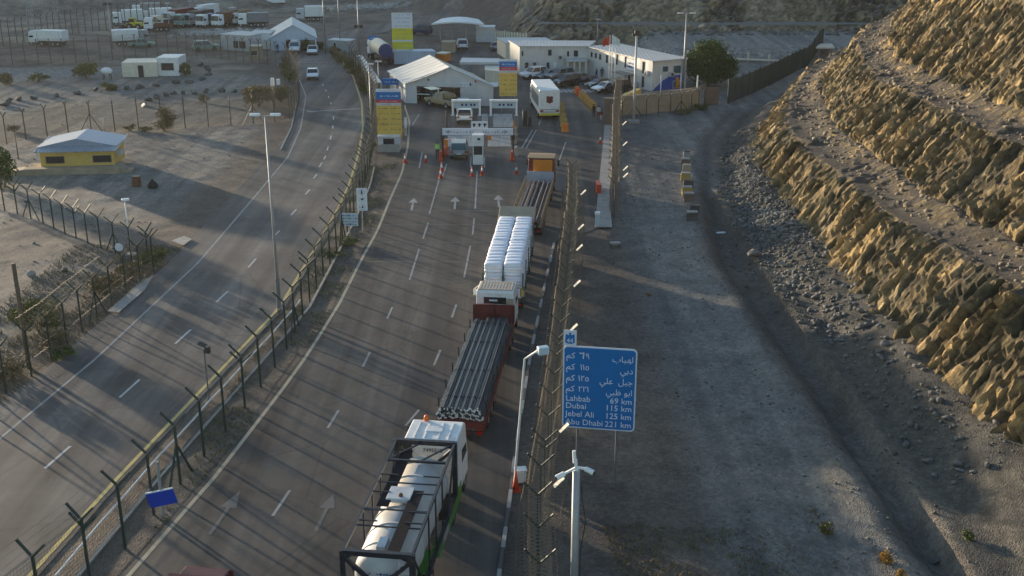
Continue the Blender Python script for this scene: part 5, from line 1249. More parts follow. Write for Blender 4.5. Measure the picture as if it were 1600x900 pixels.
# --- trucks in the far park
def box_truck(label, px, py, rz, L=11.0, H=3.7, body='white', cabp='white', load='box', scale=0.82):
    p = G(px, py); T = thing('parked_truck', label, 'truck', (p.x, p.y, 0), rz, None); T.scale = (scale,) * 3
    if load == 'box':
        mb = MB(); mb.box((0, L / 2, (1.1 + H) / 2 + 0.05), (2.5, L, H - 1.1)); mb.build('box_body', body, T, bevel=0.05)
    elif load == 'flat':
        mb = MB(); mb.box((0, L / 2, 1.15), (2.5, L, 0.2)); 
        for s in (-1, 1): mb.box((s * 1.22, L / 2, 1.5), (0.06, L, 0.6))
        mb.build('deck', body, T)
    chassis(T, 0, L + 2.4, 0.85); axles(T, (1.3, 2.5, L - 0.8)); axles(T, (L + 1.7,), dual=False)
    cab_over(T, L + 0.2, 2.1, 0.75, 3.2, 1.2, paint=cabp, mirrors=True); return T
FT = [('white rescue lorry with a roof rack facing the compound fence', 104, 72, 1.35, 6.0, 3.3, 'white', 'white', 'box'),
      ('white lorry parked alone in front of the pale pickup', 176, 72, -1.15, 5.5, 3.4, 'white', 'grey', 'box'),
      ('white articulated truck at the near end of the parked row', 226, 38, 1.95, 5.2, 3.7, 'white', 'white', 'box'),
      ('white trailer truck behind the rusty flatbed', 270, 36, 1.9, 5.6, 3.8, 'white_clean', 'white', 'box'),
      ('rusty red flatbed truck at the front of the parked row', 270, 48, 1.75, 4.2, 3.5, 'rust', 'white', 'flat'),
      ('truck with a cream cab beside the rusty flatbed', 286, 40, 2.6, 7, 3.5, 'chassis', 'cream', 'flat'),
      ('truck with a red brown box behind pale cabs', 300, 34, 2.7, 7, 3.6, 'maroon', 'white', 'box'),
      ('green cabbed truck in the middle of the parked row', 309, 38, 2.8, 6, 3.4, 'grey', 'car_green', 'flat'),
      ('dark grey tipper truck in the parked row', 330, 37, 2.7, 7, 3.6, 'chassis', 'grey', 'box'),
      ('white cab truck next to the dark tipper', 346, 38, 2.8, 7, 3.5, 'grey', 'white', 'flat'),
      ('white cab truck with a small brick red load', 372, 38, 2.75, 7, 3.5, 'rust', 'white_clean', 'box'),
      ('white cab truck coupled to the long slate trailer', 420, 41, 1.75, 5.0, 3.4, 'galv_dark', 'white', 'box'),
      ('lone white truck with a short box on the raised lot', 505, 32, 1.75, 4.6, 3.7, 'white', 'light_grey', 'box'),
      ('white truck at the top edge of the yard near rubble', 446, 10, 1.7, 5.2, 3.5, 'white', 'cream', 'box')]
FT += [('cream cab lorry with a grey flatbed behind the dark tipper', 322, 30, 2.7, 6, 3.5, 'grey', 'cream', 'flat'), ('white box lorry at the back of the parked row', 338, 27, 2.7, 6, 3.6, 'white', 'white', 'box'),
       ('dark blue cab truck wedged between pale cabs', 358, 37, 2.75, 6, 3.4, 'galv_dark', 'ink_blue', 'flat'), ('tan tarpaulin truck near the end of the parked row', 388, 36, 2.75, 5, 3.5, 'tarp_tan', 'white', 'box'),
       ('rust coloured flatbed behind the slate trailer', 402, 30, 1.9, 5, 3.3, 'rust', 'grey', 'flat'), ('silver box lorry at the far back left of the row', 252, 26, 1.9, 5, 3.6, 'silver', 'white', 'box')]
for f in FT: box_truck(*f)
car('pale_pickup', 'pickup', 'car_green', 'pale green pickup parked under the floodlight mast', cpx(222, 74), -1.3, 0.85, detail=False)
car('green_car', 'suv', 'car_green', 'green and white car parked beside the portable cabins', cpx(322, 79), -1.2, 0.95, detail=False)
p = G(213, 46); T = thing('wheel_loader', 'yellow wheel loader standing among the parked trucks', 'loader', (p.x, p.y, 0), 1.4); T.scale = (0.85,) * 3
mb = MB(); mb.box((0, -0.8, 1.25), (1.6, 2.4, 0.9)); mb.build('engine_body', 'lemon_paint', T, bevel=0.1)
mb = MB(); mb.box((0, 0.7, 1.9), (1.4, 1.2, 1.5)); mb.build('operator_cab', 'lemon_paint', T, bevel=0.1); mb = MB(); mb.box((0, 0.72, 2.1), (1.43, 1.23, 0.8)); mb.build('cab_glass', 'glass', T)
for s in (-1, 1):
    mb = MB(); mb.bar((s * 0.5, 1.0, 1.5), (s * 0.5, 2.8, 0.7), 0.2); mb.build('lift_arm', 'lemon_paint', T)
    wheel(T, s * 0.9, -1.0, 0.7, 0.45); wheel(T, s * 0.9, 1.2, 0.7, 0.45)
mb = MB(); mb.side([(2.6, 0.2), (3.5, 0.2), (3.0, 1.1), (2.6, 1.1)], -1.2, 1.2); mb.build('bucket', 'chassis', T)
# ------------------------------------------------------------------ buildings
def wins(root, org, p0, p1, rows, paint='glass', name='window', depth=0.05, frame='light_grey', door=False):
    """windows on the wall p0->p1 (outside on the right-hand side of the walk): rows of (f0, f1, z0, z1)"""
    d = Vector((p1[0] - p0[0], p1[1] - p0[1], 0)); L = d.length; d /= L; nrm = Vector((d.y, -d.x, 0)); a = math.atan2(d.y, d.x)
    for f0, f1, z0, z1 in rows:
        c = Vector((p0[0], p0[1], 0)) + d * (L * (f0 + f1) / 2) + nrm * 0.012; w = L * (f1 - f0)
        mb = MB(); mb.box((c.x, c.y, (z0 + z1) / 2), (w + 0.12, 0.06, z1 - z0 + 0.12), a); f = mb.build(name, frame, root, org)
        mb = MB(); c2 = c + nrm * 0.025; mb.box((c2.x, c2.y, (z0 + z1) / 2), (w, 0.05, z1 - z0), a); mb.build('pane', paint, f, org)
def gable(root, org, corners, ze, zr, wall, roof, over=0.25, front=True, tname='roof'):
    """gable building: corners front-left, front-right, back-right, back-left; ridge from the front middle to the back middle"""
    A, B, C, D = [Vector((c[0], c[1], 0)) for c in corners]; F = (A + B) / 2; K = (C + D) / 2
    up = lambda p, z: (p.x, p.y, z)
    mb = MB()
    mb.add([up(A, 0), up(B, 0), up(B, ze), up(F, zr), up(A, ze)], [(0, 1, 2, 3, 4)]); mb.add([up(D, 0), up(C, 0), up(C, ze), up(K, zr), up(D, ze)], [(4, 3, 2, 1, 0)])
    mb.add([up(A, 0), up(A, ze), up(D, ze), up(D, 0)], [(0, 1, 2, 3)]); mb.add([up(B, 0), up(B, ze), up(C, ze), up(C, 0)], [(3, 2, 1, 0)])
    mb.build('wall', wall, root, org)
    ax = (K - F).normalized(); a0 = F - ax * over; b0 = K + ax * over; t = 0.07
    for P, Q_ in ((A, D), (B, C)):
        e = (P - F); s = 1 + over / e.length; dz = (zr - ze) * over / e.length
        p0 = a0 + e * s; p1 = b0 + (Q_ - K) * s; z1 = ze - dz
        mb = MB(); mb.add([up(a0, zr + t), up(b0, zr + t), up(p1, z1 + t), up(p0, z1 + t), up(a0, zr + 0.004), up(b0, zr + 0.004), up(p1, z1 + 0.004), up(p0, z1 + 0.004)],
                          [(0, 1, 2, 3), (7, 6, 5, 4), (0, 3, 7, 4), (3, 2, 6, 7), (2, 1, 5, 6)]); mb.build(tname, roof, root, org)
# big customs tent
A = G(634, 161); B = G(771, 166); ze = Zat(634, 161, 129); zr = Zat(700, 163, 104)
R_ = Gat(672, 87, 163.0); R_z = zr; back = G(672, 87, zr); fm = (A + B) / 2; ax = (Vector((back.x, back.y, 0)) - fm)
C = B + ax; D = A + ax
root = thing('tent_hall', 'large cream tent hall with a sunlit roof slope at the middle of the checkpoint', 'tent', (A.x, A.y, 0)); org = Vector(root.location)
# walls with an open bay in the front
u = (B - A); f0, f1 = (652 - 634) / 137, (720 - 634) / 137; zo = Zat(652, 161, 134)
def P_(f, z): q = A + u * f; return (q.x, q.y, z)
mb = MB()
mb.add([P_(0, 0), P_(f0, 0), P_(f0, ze), P_(0, ze)], [(0, 1, 2, 3)]); mb.add([P_(f1, 0), P_(1, 0), P_(1, ze), P_(f1, ze)], [(0, 1, 2, 3)])
mb.add([P_(f0, zo), P_(f1, zo), P_(f1, ze), P_(f0, ze)], [(0, 1, 2, 3)])
mb.add([P_(0, ze), P_(1, ze), P_(0.5, zr)], [(0, 1, 2)])
for X_, Y_ in ((A, D), (B, C)): mb.add([(X_.x, X_.y, 0), (X_.x, X_.y, ze), (Y_.x, Y_.y, ze), (Y_.x, Y_.y, 0)], [(0, 1, 2, 3)])
mb.add([(D.x, D.y, 0), (C.x, C.y, 0), (C.x, C.y, ze), (D.x, D.y, ze)], [(0, 1, 2, 3)])
mb.build('wall', 'tent_grey', root, org)
K_ = (C + D) / 2
for P0, Q0 in ((A, D), (B, C)):
    o_ = (P0 - fm) * 0.05; a_x = ax.normalized() * 0.5
    mb = MB(); n_ = 6; vs = []
    for j in range(n_ + 1):
        t = j / n_; e0 = P0 + o_ - a_x; e1 = Q0 + o_ + a_x; r0_ = fm - a_x; r1_ = K_ + a_x
        p = e0.lerp(r0_, t); q = e1.lerp(r1_, t); z = ze - 0.12 + (zr - ze + 0.18) * t - 0.12 * math.sin(math.pi * t)
        vs += [(p.x, p.y, z), (q.x, q.y, z)]
    mb.add(vs, [(2 * j, 2 * j + 1, 2 * j + 3, 2 * j + 2) for j in range(n_)]); mb.build('roof', 'tent_white', root, org)
mb = MB()
for j in range(1, 6):
    t = j / 6; p = A.lerp(D, t); q = fm.lerp(K_, t); r = B.lerp(C, t)
    mb.path([(p.x, p.y, ze + 0.02), (q.x, q.y, zr + 0.1), (r.x, r.y, ze + 0.02)], 0.02, 4)
mb.build('roof_seam', 'cream', root, org)
mb = MB(); q = P_((f0 + f1) / 2, 0); mb.bar((q[0], q[1] - 0.04, 0), (q[0], q[1] - 0.04, zo), 0.14); mb.bar(P_(f0, zo * 0.55), P_((f0 + f1) / 2, zo * 0.55), 0.1); mb.build('door_frame', 'white', root, org)
q = P_(0.70, ze - 0.15); mb = MB(); mb.box((q[0], q[1] - 0.05, ze + 0.02), (1.9, 0.04, 0.55)); sg = mb.build('sign_panel', 'sign_white', root, org)
mb = MB(); mb.ball((q[0] + 0.6, q[1] - 0.09, ze + 0.04), 0.24, 12, 6, sq=(1, 0.15, 1)); mb.build('emblem', 'ink_blue', sg, org)
mb = MB(); scribble(mb, q[0] - 0.8, q[0] + 0.2, ze - 0.08, 0.2, q[1] - 0.08, 0, 5); mb.build('lettering', 'ink_blue', sg, org)
for f, mt in ((0.27, 'stake_green'), (0.80, 'sign_red')):
    q = P_(f, 0); zz = ze + 0.35; mb = MB(); mb.lathe((q[0], q[1] - 0.12, zz), [(0.10, 0), (0.13, 0.12), (0.05, 0.26)], 8); mb.build('wall_lamp', mt, root, org)
# left tent on the outgoing road
A = G(424, 79); B = G(495, 79); ze = Zat(424, 79, 59); zr = Zat(460, 79, 39); ax = Vector((-2.5, 13, 0)); C = B + ax; D = A + ax
root = thing('road_tent', 'blue-white gabled tent straddling the left road', 'tent', (A.x, A.y, 0)); org = Vector(root.location); fm = (A + B) / 2; K_ = (C + D) / 2
up = lambda p, z: (p.x, p.y, z)
mb = MB(); mb.add([up(A, ze), up(B, ze), up(fm, zr)], [(0, 1, 2)])
zb_ = ze - 0.35
mb.add([up(A, zb_), up(B, zb_), up(B, ze), up(A, ze)], [(0, 1, 2, 3)]); m1 = A.lerp(B, 0.33); mb.add([up(A, 0), up(m1, 0), up(m1, zb_), up(A, zb_)], [(0, 1, 2, 3)])
mb.add([up(A, 0), up(A, ze), up(D, ze), up(D, 0)], [(0, 1, 2, 3)]); mb.add([up(B, 0), up(B, ze), up(C, ze), up(C, 0)], [(0, 1, 2, 3)]); m2 = D.lerp(C, 0.7); mb.add([up(D, 0), up(m2, 0), up(m2, ze), up(D, ze)], [(0, 1, 2, 3)]); mb.add([up(D, ze), up(C, ze), up(K_, zr)], [(0, 1, 2)])
mb.build('wall', 'blue_ribbed', root, org)
for P0, Q0 in ((A, D), (B, C)):
    mb = MB(); o_ = (P0 - fm) * 0.05; mb.add([up(P0 + o_ - ax * 0.02, ze - 0.05), up(fm - ax * 0.02, zr + 0.05), up(K_, zr + 0.05), up(Q0 + o_, ze - 0.05)], [(0, 1, 2, 3)]); mb.build('roof', 'tent_white', root, org)
for t in (0.64, 0.99):
    q = A.lerp(B, t); mb = MB(); mb.bar((q.x, q.y - 0.03, 0), (q.x, q.y - 0.03, zb_), 0.18); mb.build('column', 'white', root, org)
# office: two-storey white cabins in an L
root = thing('office_building', 'white two-storey prefabricated office, one wing in sun and one in shade', 'building', tuple(G(913, 124))); org = Vector(root.location)
A = G(812, 116); B = G(917, 116); Cc = G(1018, 143); Dd = G(1071, 139)
zA = Zat(812, 116, 73); zB = Zat(917, 116, 75); zC = Zat(1018, 143, 97)
n1 = Vector((0.1, 1, 0)).normalized(); dR = (Dd - Cc)
A2 = A + Vector((-1.5, 6.5, 0)); B2 = B + dR + Vector((0.0, 0.8, 0))
mb = MB(); mb.prism([(A.x, A.y), (B.x, B.y), (B.x + 1.5, B.y + 6.0), (A2.x, A2.y)], 0, zA); mb.build('left_wing_wall', 'wall_ribbed', root, org)
D2 = Cc + dR
mb = MB(); mb.prism([(B.x + 0.003, B.y - 0.003), (Cc.x, Cc.y), (D2.x, D2.y), (B2.x, B2.y)], 0, [zB - 0.02, zC, zC, zB - 0.02]); mb.build('right_wing_wall', 'wall_ribbed', root, org)
mb = MB(); e = 0.25
mb.prism([(A.x - e, A.y - e), (B.x + 0.3, B.y - e), (B.x + 1.7, B.y + 6.2), (A2.x - e, A2.y + e)], zA + 0.004, zA + 0.14); mb.build('roof', 'roof_ribbed', root, org)
mb = MB(); nn = Vector((-(Cc - B).y, (Cc - B).x, 0)).normalized(); q0 = B - nn * e; q1 = Cc - nn * e
q0 = B + (q0 - B) * (1 if (q0 - B).dot(dR) < 0 else -1); q1 = Cc + (q1 - Cc) * (1 if (q1 - Cc).dot(dR) < 0 else -1)
dr = (Cc - B).normalized() * e
mb.prism([(q0.x, q0.y), (q1.x + dr.x, q1.y + dr.y), (D2.x + dr.x, D2.y + dr.y), (B2.x, B2.y)], zB + 0.15, [zB + 0.25, zC + 0.18, zC + 0.30, zB + 0.34]); mb.build('roof', 'roof_ribbed', root, org)
h2 = zA / 2
wins(root, org, A, B, [(0.08, 0.13, 0.9, 1.75), (0.40, 0.44, 0.9, 1.75), (0.42, 0.47, h2 + 0.75, h2 + 1.6), (0.70, 0.73, h2 + 0.6, h2 + 1.4), (0.80, 0.86, h2 + 0.6, h2 + 1.5), (0.03, 0.05, h2 + 0.7, h2 + 1.4)], 'glass')
wins(root, org, A, B, [(0.50, 0.545, 0.02, 1.8)], 'white_clean', 'door')
h3 = zC / 2
wins(root, org, B, Cc, [(0.06, 0.09, h2 + 0.7, h2 + 1.4), (0.13, 0.16, h2 + 0.7, h2 + 1.4), (0.20, 0.23, h2 + 0.6, h2 + 1.4), (0.31, 0.34, h2 + 0.4, h2 + 1.5), (0.47, 0.49, h3 + 0.5, h3 + 2.0), (0.60, 0.62, h3 + 0.4, h3 + 1.9), (0.86, 0.89, h3 + 0.2, h3 + 1.8), (0.86, 0.89, 0.3, 1.8), (0.66, 0.69, 0.2, 1.7)], 'glass')
wins(root, org, B, Cc, [(0.63, 0.75, h3 + 0.15, h3 + 1.75)], 'sign_white', 'sign_board', frame='ink')
dw = (Cc - B); q = B + dw * 0.69; aw = math.atan2(dw.y, dw.x)
nr = Vector((dw.y, -dw.x, 0)).normalized()
mb = MB(); r0 = random.Random(4)
for zz in (h3 + 1.15, h3 + 0.65):
    for k in range(8): c_ = q + nr * 0.09 + dw.normalized() * (-0.75 + 0.2 * k); mb.box((c_.x, c_.y, zz + r0.uniform(-.05, .05)), (0.14, 0.02, r0.uniform(0.12, 0.3)), aw)
mb.build('lettering', 'ink_blue', root, org)
wins(root, org, Cc, D2, [(0.30, 0.45, h3 + 0.6, h3 + 1.3), (0.62, 0.82, h3 + 0.3, h3 + 1.3), (0.62, 0.82, 0.3, 1.2)], 'glass_blue')
g0 = Cc + dR * 0.02; gd = dR.normalized(); gn = Vector((gd.y, -gd.x, 0)); L_ = dR.length
mb = MB(); pr = [(0.0, 0.02), (0.86, 0.02), (0.86, 0.50), (0.55, 0.52), (0.30, 0.36), (0.08, 0.12)]
vs = []; 
for f, z in pr: p = g0 + gd * (L_ * f) + gn * 0.03; vs.append((p.x, p.y, z * zC))
mb.add(vs, [tuple(range(len(vs)))]); mb.build('mural', 'mural_blue', root, org)
p = g0 + gd * (L_ * 0.70) + gn * 0.06; mb = MB(); mb.ball((p.x, p.y, zC * 0.24), 0.75, 12, 8, sq=(0.55, 0.06, 1.1)); mb.build('mural_figure', 'orange', root, org)
for P0_, P1_, f, z_ in ((A, B, 0.22, 1.6), (A, B, 0.60, h2 + 0.5), (B, Cc, 0.40, h3 + 0.3), (B, Cc, 0.78, 0.5), (B, Cc, 0.94, h3 + 0.4), (Cc, D2, 0.55, h3 + 0.2)):
    dv = (P1_ - P0_).normalized(); nv = Vector((dv.y, -dv.x, 0)); c_ = P0_.lerp(P1_, f) + nv * 0.22; mb = MB(); mb.box((c_.x, c_.y, z_), (0.75, 0.36, 0.55), math.atan2(dv.y, dv.x)); ac = mb.build('air_conditioner', 'light_grey', root, org)
    c_ += nv * 0.185; mb = MB(); mb.box((c_.x, c_.y, z_), (0.42, 0.02, 0.42), math.atan2(dv.y, dv.x)); mb.build('fan_grille', 'chassis', ac, org)
# entrance canopy with posts
c0 = A.lerp(B, 0.68); c1 = A.lerp(B, 0.99); mb = MB(); mb.prism([(c0.x, c0.y - 2.2), (c1.x, c1.y - 2.2), (c1.x, c1.y), (c0.x, c0.y)], 2.15, 2.4); mb.build('entrance_canopy', 'light_grey', root, org)
for f in (0.70, 0.80, 0.88, 0.97):
    q = A.lerp(B, f); mb = MB(); mb.bar((q.x, q.y - 2.0, 0), (q.x, q.y - 2.0, 2.15), 0.22); mb.build('column', 'cream', root, org)
q = B + dw * 0.60 + nr * 1.0; mb = MB(); mb.box((q.x + 0.6, q.y - 0.6, 1.75), (3.8, 1.9, 0.12), aw); mb.build('door_canopy', 'galv_dark', root, org)
for t in (-1.6, 1.6):
    z_ = q + Vector((0.6, -0.6, 0)) + dw.normalized() * t + nr * 0.7; mb = MB(); mb.bar((z_.x, z_.y, 0), (z_.x, z_.y, 1.7), 0.1); mb.build('canopy_post', 'galv', root, org)
# lower block behind, lit end wall
def block(name, label, cat, corners, h, wall, roof=None, z0=0.0, rt=0.12):
    root = thing(name, label, cat, (corners[0].x, corners[0].y, 0)); org = Vector(root.location)
    mb = MB(); mb.prism([(c.x, c.y) for c in corners], z0, h); mb.build('wall', wall, root, org)
    if roof:
        cx = sum((c.x for c in corners)) / len(corners); cy = sum((c.y for c in corners)) / len(corners)
        mb = MB(); mb.prism([(cx + (c.x - cx) * 1.04, cy + (c.y - cy) * 1.04) for c in corners], h + 0.003, h + rt); mb.build('roof', roof, root, org)
    return root, org
def quad_block(name, label, cat, a_px, b_px, depth, top, wall, roof=None, skew=0.0):
    a = G(*a_px); b = G(*b_px); h = Zat(a_px[0], a_px[1], top); d = (b - a).normalized(); n_ = Vector((-d.y, d.x, 0)) * depth + d * skew
    r = block(name, label, cat, [a, b, b + n_, a + n_], h, wall, roof); return r[0], r[1], a, b, h, n_
quad_block('annex_building', 'low flat-roofed annex with a sunlit end wall behind the office', 'building', (790, 92), (868, 92), 7, 68, 'cream', 'roof_ribbed', -1.5)
# portable cabins beside the left tent
r_, o_, a, b, h, n_ = quad_block('portable_cabin', 'pale grey portable cabin with a dark shopfront by the left tent', 'cabin', (346, 78), (390, 81), 5, 54, 'light_grey', 'roof_ribbed')
wins(r_, o_, a, b, [(0.45, 0.62, 0.5, 1.7), (0.66, 0.88, 0.5, 1.7)], 'glass')
r_, o_, a, b, h, n_ = quad_block('portable_cabin', 'white portable cabin between the shopfront cabin and the left tent', 'cabin', (391, 77), (423, 77), 5, 53, 'white', 'roof_ribbed')
wins(r_, o_, a, b, [(0.2, 0.5, 0.8, 1.6)], 'glass')
r_, o_, a, b, h, n_ = quad_block('kiosk', 'small tan kiosk in front of the portable cabins', 'kiosk', (390, 93), (408, 93), 2, 73, 'concrete_tan', 'cream')
wins(r_, o_, a, b, [(0.2, 0.7, 0.7, 1.4)], 'glass')
r_, o_, a, b, h, n_ = quad_block('grey_cabin', 'long grey cabin with a bright end across the road from the left tent', 'cabin', (514, 80), (547, 82), 2.6, 63, 'grey', 'light_grey', -0.4)
wins(r_, o_, a, b, [(0.25, 0.35, 0.8, 1.5)], 'glass')
quad_block('blue_container', 'long pale blue container behind the big tent roof', 'container', (616, 100), (680, 99), 2.8, 82, 'blue_ribbed', 'blue_ribbed', -0.5)
quad_block('orange_cabin', 'small orange hut with a cream corner post behind the tent ridge', 'hut', (680, 96), (695, 97), 2.2, 84, 'orange', 'cream')
quad_block('grey_cabin', 'small grey kiosk cabin beneath the right end of the far canopy', 'cabin', (744, 66), (773, 66), 3, 43, 'light_grey', 'white')
quad_block('tan_shed', 'low tan shed left of the cars under the far canopy', 'shed', (690, 82), (711, 82), 3, 67, 'concrete_tan', 'concrete_tan')
r_, o_, a, b, h, n_ = quad_block('grey_shed', 'rounded grey cabin tucked beside the tent and the second tariff board', 'cabin', (762, 158), (778, 158), 3.0, 136, 'galv_dark', 'light_grey')
quad_block('cream_annex', 'cream lean-to catching sun behind the second tariff board', 'building', (758, 132), (782, 135), 5, 110, 'cream', 'cream', -4)
# far canopy, flat canopy, long shelter
def canopy(label, pts_px, z, thick, posts, roof, arch=0.0, name='canopy'):
    P = [G(x, y, z) for x, y in pts_px]; root = thing(name, label, 'canopy', (P[0].x, P[0].y, 0)); org = Vector(root.location); mb = MB(); n_ = 8
    for k in range(n_):
        t0, t1 = k / n_, (k + 1) / n_; zz = lambda t: z + arch * math.sin(math.pi * t)
        a0, a1 = P[0].lerp(P[1], t0), P[0].lerp(P[1], t1); b0, b1 = P[3].lerp(P[2], t0), P[3].lerp(P[2], t1)
        mb.add([(a0.x, a0.y, zz(t0)), (a1.x, a1.y, zz(t1)), (b1.x, b1.y, zz(t1)), (b0.x, b0.y, zz(t0))] + [(a0.x, a0.y, zz(t0) - thick), (a1.x, a1.y, zz(t1) - thick), (b1.x, b1.y, zz(t1) - thick), (b0.x, b0.y, zz(t0) - thick)],
               [(0, 1, 2, 3), (7, 6, 5, 4), (0, 4, 5, 1), (3, 2, 6, 7)] + ([(0, 3, 7, 4)] if k == 0 else []) + ([(1, 5, 6, 2)] if k == n_ - 1 else []))
    mb.build('roof', roof, root, org)
    for f, g in posts:
        q = P[0].lerp(P[1], f).lerp(P[3].lerp(P[2], f), g); mb = MB(); mb.bar((q.x, q.y, 0), (q.x, q.y, z - thick + 0.02 + arch * math.sin(math.pi * f) * 0.9), 0.25); mb.build('post', 'galv', root, org)
    return root
canopy('far white canopy with a gently arched roof over the exit lanes', [(674, 37), (757, 38), (748, 30), (690, 29)], 3.6, 0.25, [(0.08, 0.5), (0.35, 0.5), (0.65, 0.5), (0.92, 0.5)], 'white', 0.4)
canopy('flat grey canopy roof just behind the big tent', [(718, 97), (781, 97), (781, 91), (722, 90)], 2.6, 0.35, [(0.05, 0.2), (0.35, 0.2), (0.65, 0.2), (0.95, 0.2)], 'light_grey')
canopy('long pale shelter roof running beside the fence of the left road', [(586, 128), (596, 128), (566, 86), (557, 86)], 2.4, 0.15, [(0.0, 0.02), (1, 0.02), (0, 0.25), (1, 0.25), (0, 0.5), (1, 0.5), (0, 0.75), (1, 0.75), (0, 1), (1, 1)], 'tent_white')
canopy('small pale canopy at the foot of the far cut slope', [(1275, 74), (1304, 74), (1300, 68), (1281, 68)], 2.9, 0.2, [(0.1, 0.5), (0.9, 0.5)], 'cream')
# ruin beyond the gravel lot
r_, o_, a, b, h, n_ = quad_block('ruined_house', 'roofless pale stone ruin with a dark doorway on the gravel lot', 'ruin', (192, 121), (247, 120), 4.5, 98, 'cream', None)
wins(r_, o_, a, b, [(0.46, 0.60, 0.02, 1.7)], 'ink', 'doorway', frame='concrete')
A_ = G(247, 119); B_ = G(281, 119); mb = MB(); hh = Zat(247, 119, 90); mb.prism([(A_.x, A_.y), (B_.x, B_.y), (B_.x, B_.y + 4), (A_.x, A_.y + 4)], 0.0, hh); mb.build('taller_room', 'white', r_, o_)
wins(r_, o_, A_, B_, [(0.2, 0.75, 0.9, 1.9)], 'dark', 'opening', frame='concrete')
# yellow hut with a blue-grey porch roof
A = G(66, 270); B = G(180, 267); d = (B - A).normalized(); n_ = Vector((-d.y, d.x, 0)); h = Zat(66, 270, 240) + 0.25
dep = 5.0
root = thing('yellow_hut', 'yellow hut with a blue-grey metal porch roof on a concrete platform', 'hut', (A.x, A.y, 0)); org = Vector(root.location)
C = B + n_ * dep; D = A + n_ * dep
mb = MB(); mb.prism([(A.x, A.y), (B.x, B.y), (C.x, C.y), (D.x, D.y)], 0.3, h); mb.build('wall', 'yellow', root, org)
wins(root, org, A, B, [(0.08, 0.32, 0.95, 1.55), (0.72, 0.96, 0.95, 1.55)], 'glass', frame='brown_wall')
q = A.lerp(B, 0.5); mb = MB(); mb.box((q.x, q.y - 0.06, h - 0.12), (0.5, 0.1, 0.14)); mb.build('wall_lamp', 'dark', root, org)
hr = h + 1.05; e = 0.35
P0 = A - d * e; P1 = B + d * e; Q0 = D - d * e + n_ * e; Q1 = C + d * e + n_ * e; m0 = A.lerp(B, 0.5)
rf = P0 + n_ * (dep * 0.42); rg = P1 + n_ * (dep * 0.42)
mb = MB(); f0 = P0 - n_ * 0.45; f1 = P1 - n_ * 0.45
mb.add([up(f0, h - 0.02), up(f1, h - 0.02), up(P1 + n_ * 0.35, h + 0.26), up(P0 + n_ * 0.35, h + 0.26), up(f0, h - 0.10), up(f1, h - 0.10)], [(0, 1, 2, 3), (4, 5, 1, 0)]); mb.build('porch_roof', mat_ribbed('porch_sheet', (0.40, 0.44, 0.48), 0.32, 0, 0.9, 0.4, 0.3), root, org)
apex = m0 + n_ * 0.45; apb = m0 + n_ * (dep + e)
mb = MB()
mb.add([up(P0 + n_ * 0.33, h + 0.27), up(apex, hr), up(apb, hr), up(Q0, h + 0.27)], [(0, 1, 2, 3)]); mb.add([up(P1 + n_ * 0.33, h + 0.27), up(apex, hr), up(apb, hr), up(Q1, h + 0.27)], [(3, 2, 1, 0)]); mb.build('roof', 'roof_blue', root, org)
mb = MB(); mb.add([up(P0 + n_ * 0.34, h + 0.26), up(P1 + n_ * 0.34, h + 0.26), up(apex - n_ * 0.005, hr - 0.01)], [(0, 1, 2)]); mb.add([up(Q0, h + 0.26), up(Q1, h + 0.26), up(apb, hr - 0.01)], [(2, 1, 0)]); mb.build('roof_gable', 'sign_deep' if False else 'roof_blue', root, org)
mb = MB(); 
for p, q in ((P0, Q0), (P1, Q1)): mb.bar(up(p - n_ * 0.45, h + 0.0), up(q, h + 0.32), 0.08, 0.12)
mb.build('barge_board', 'white', root, org)
for s_, p in ((-1, A), (1, B)):
    q = p + d * (s_ * 0.3) + n_ * 1.6; mb = MB(); mb.box((q.x, q.y, 1.55), (0.5, 0.7, 0.5)); mb.build('air_conditioner', 'light_grey', root, org)
# platform, ramp and steps
mb = MB(); w0 = A - d * 1.4 - n_ * 1.1; w1 = B + d * 0.6 - n_ * 1.1; mb.prism([(w0.x, w0.y), (w1.x, w1.y), (w1.x + n_.x * 2.6, w1.y + n_.y * 2.6), (w0.x + n_.x * 2.6, w0.y + n_.y * 2.6)], -0.3, 0.62)
rp = w0 - d * 4.2; mb.add([up(w0, 0.60), up(w0 + n_ * 1.5, 0.60), up(rp + n_ * 1.5, 0.02), up(rp, 0.02), up(w0, -0.3), up(w0 + n_ * 1.5, -0.3), up(rp + n_ * 1.5, -0.3), up(rp, -0.3)], [(0, 1, 2, 3), (0, 3, 7, 4), (2, 1, 5, 6)])
for k in range(3):
    c_ = w1 + d * (0.2 + 0.35 * k) + n_ * 0.8; mb.box((c_.x, c_.y, 0.22 - 0.12 * k), (0.4, 1.4, 0.5))
o = mb.build('platform', 'concrete_tan', root, org)
# brown pillar and the low walls by the gate
p = G(955, 196); h = Zat(955, 196, 155)
mb = MB(); mb.prism([(p.x - 0.9, p.y), (p.x + 0.6, p.y - 0.2), (p.x + 0.9, p.y + 0.6), (p.x - 0.8, p.y + 0.8)], -0.05, h); mb.prism([(p.x - 0.95, p.y - 0.05), (p.x + 0.65, p.y - 0.25), (p.x + 0.95, p.y + 0.65), (p.x - 0.85, p.y + 0.85)], h + 0.003, h + 0.1)
tag(mb.build('pillar', 'brown_wall'), 'square brown rendered pillar at the end of the pavement fence', 'pillar')
mb = MB(); mb.box((0, 0, 0.35), (0.5, 0.04, 0.65)); mb.tube((0, 0.06, -0.1), (0, 0.06, 0.5), 0.03); o = mb.build('speed_sign', 'sign_white'); o.location = G(950, 188); tag(o, 'small white sign board on the ground beside the brown pillar', 'sign')
mb = MB(); mb.ball((0, 0, 0), 0.13, 10, 5, sq=(1, 0.15, 1)); s2 = mb.build('red_ring', 'sign_red', o); s2.location = (0, -0.03, 0.4)
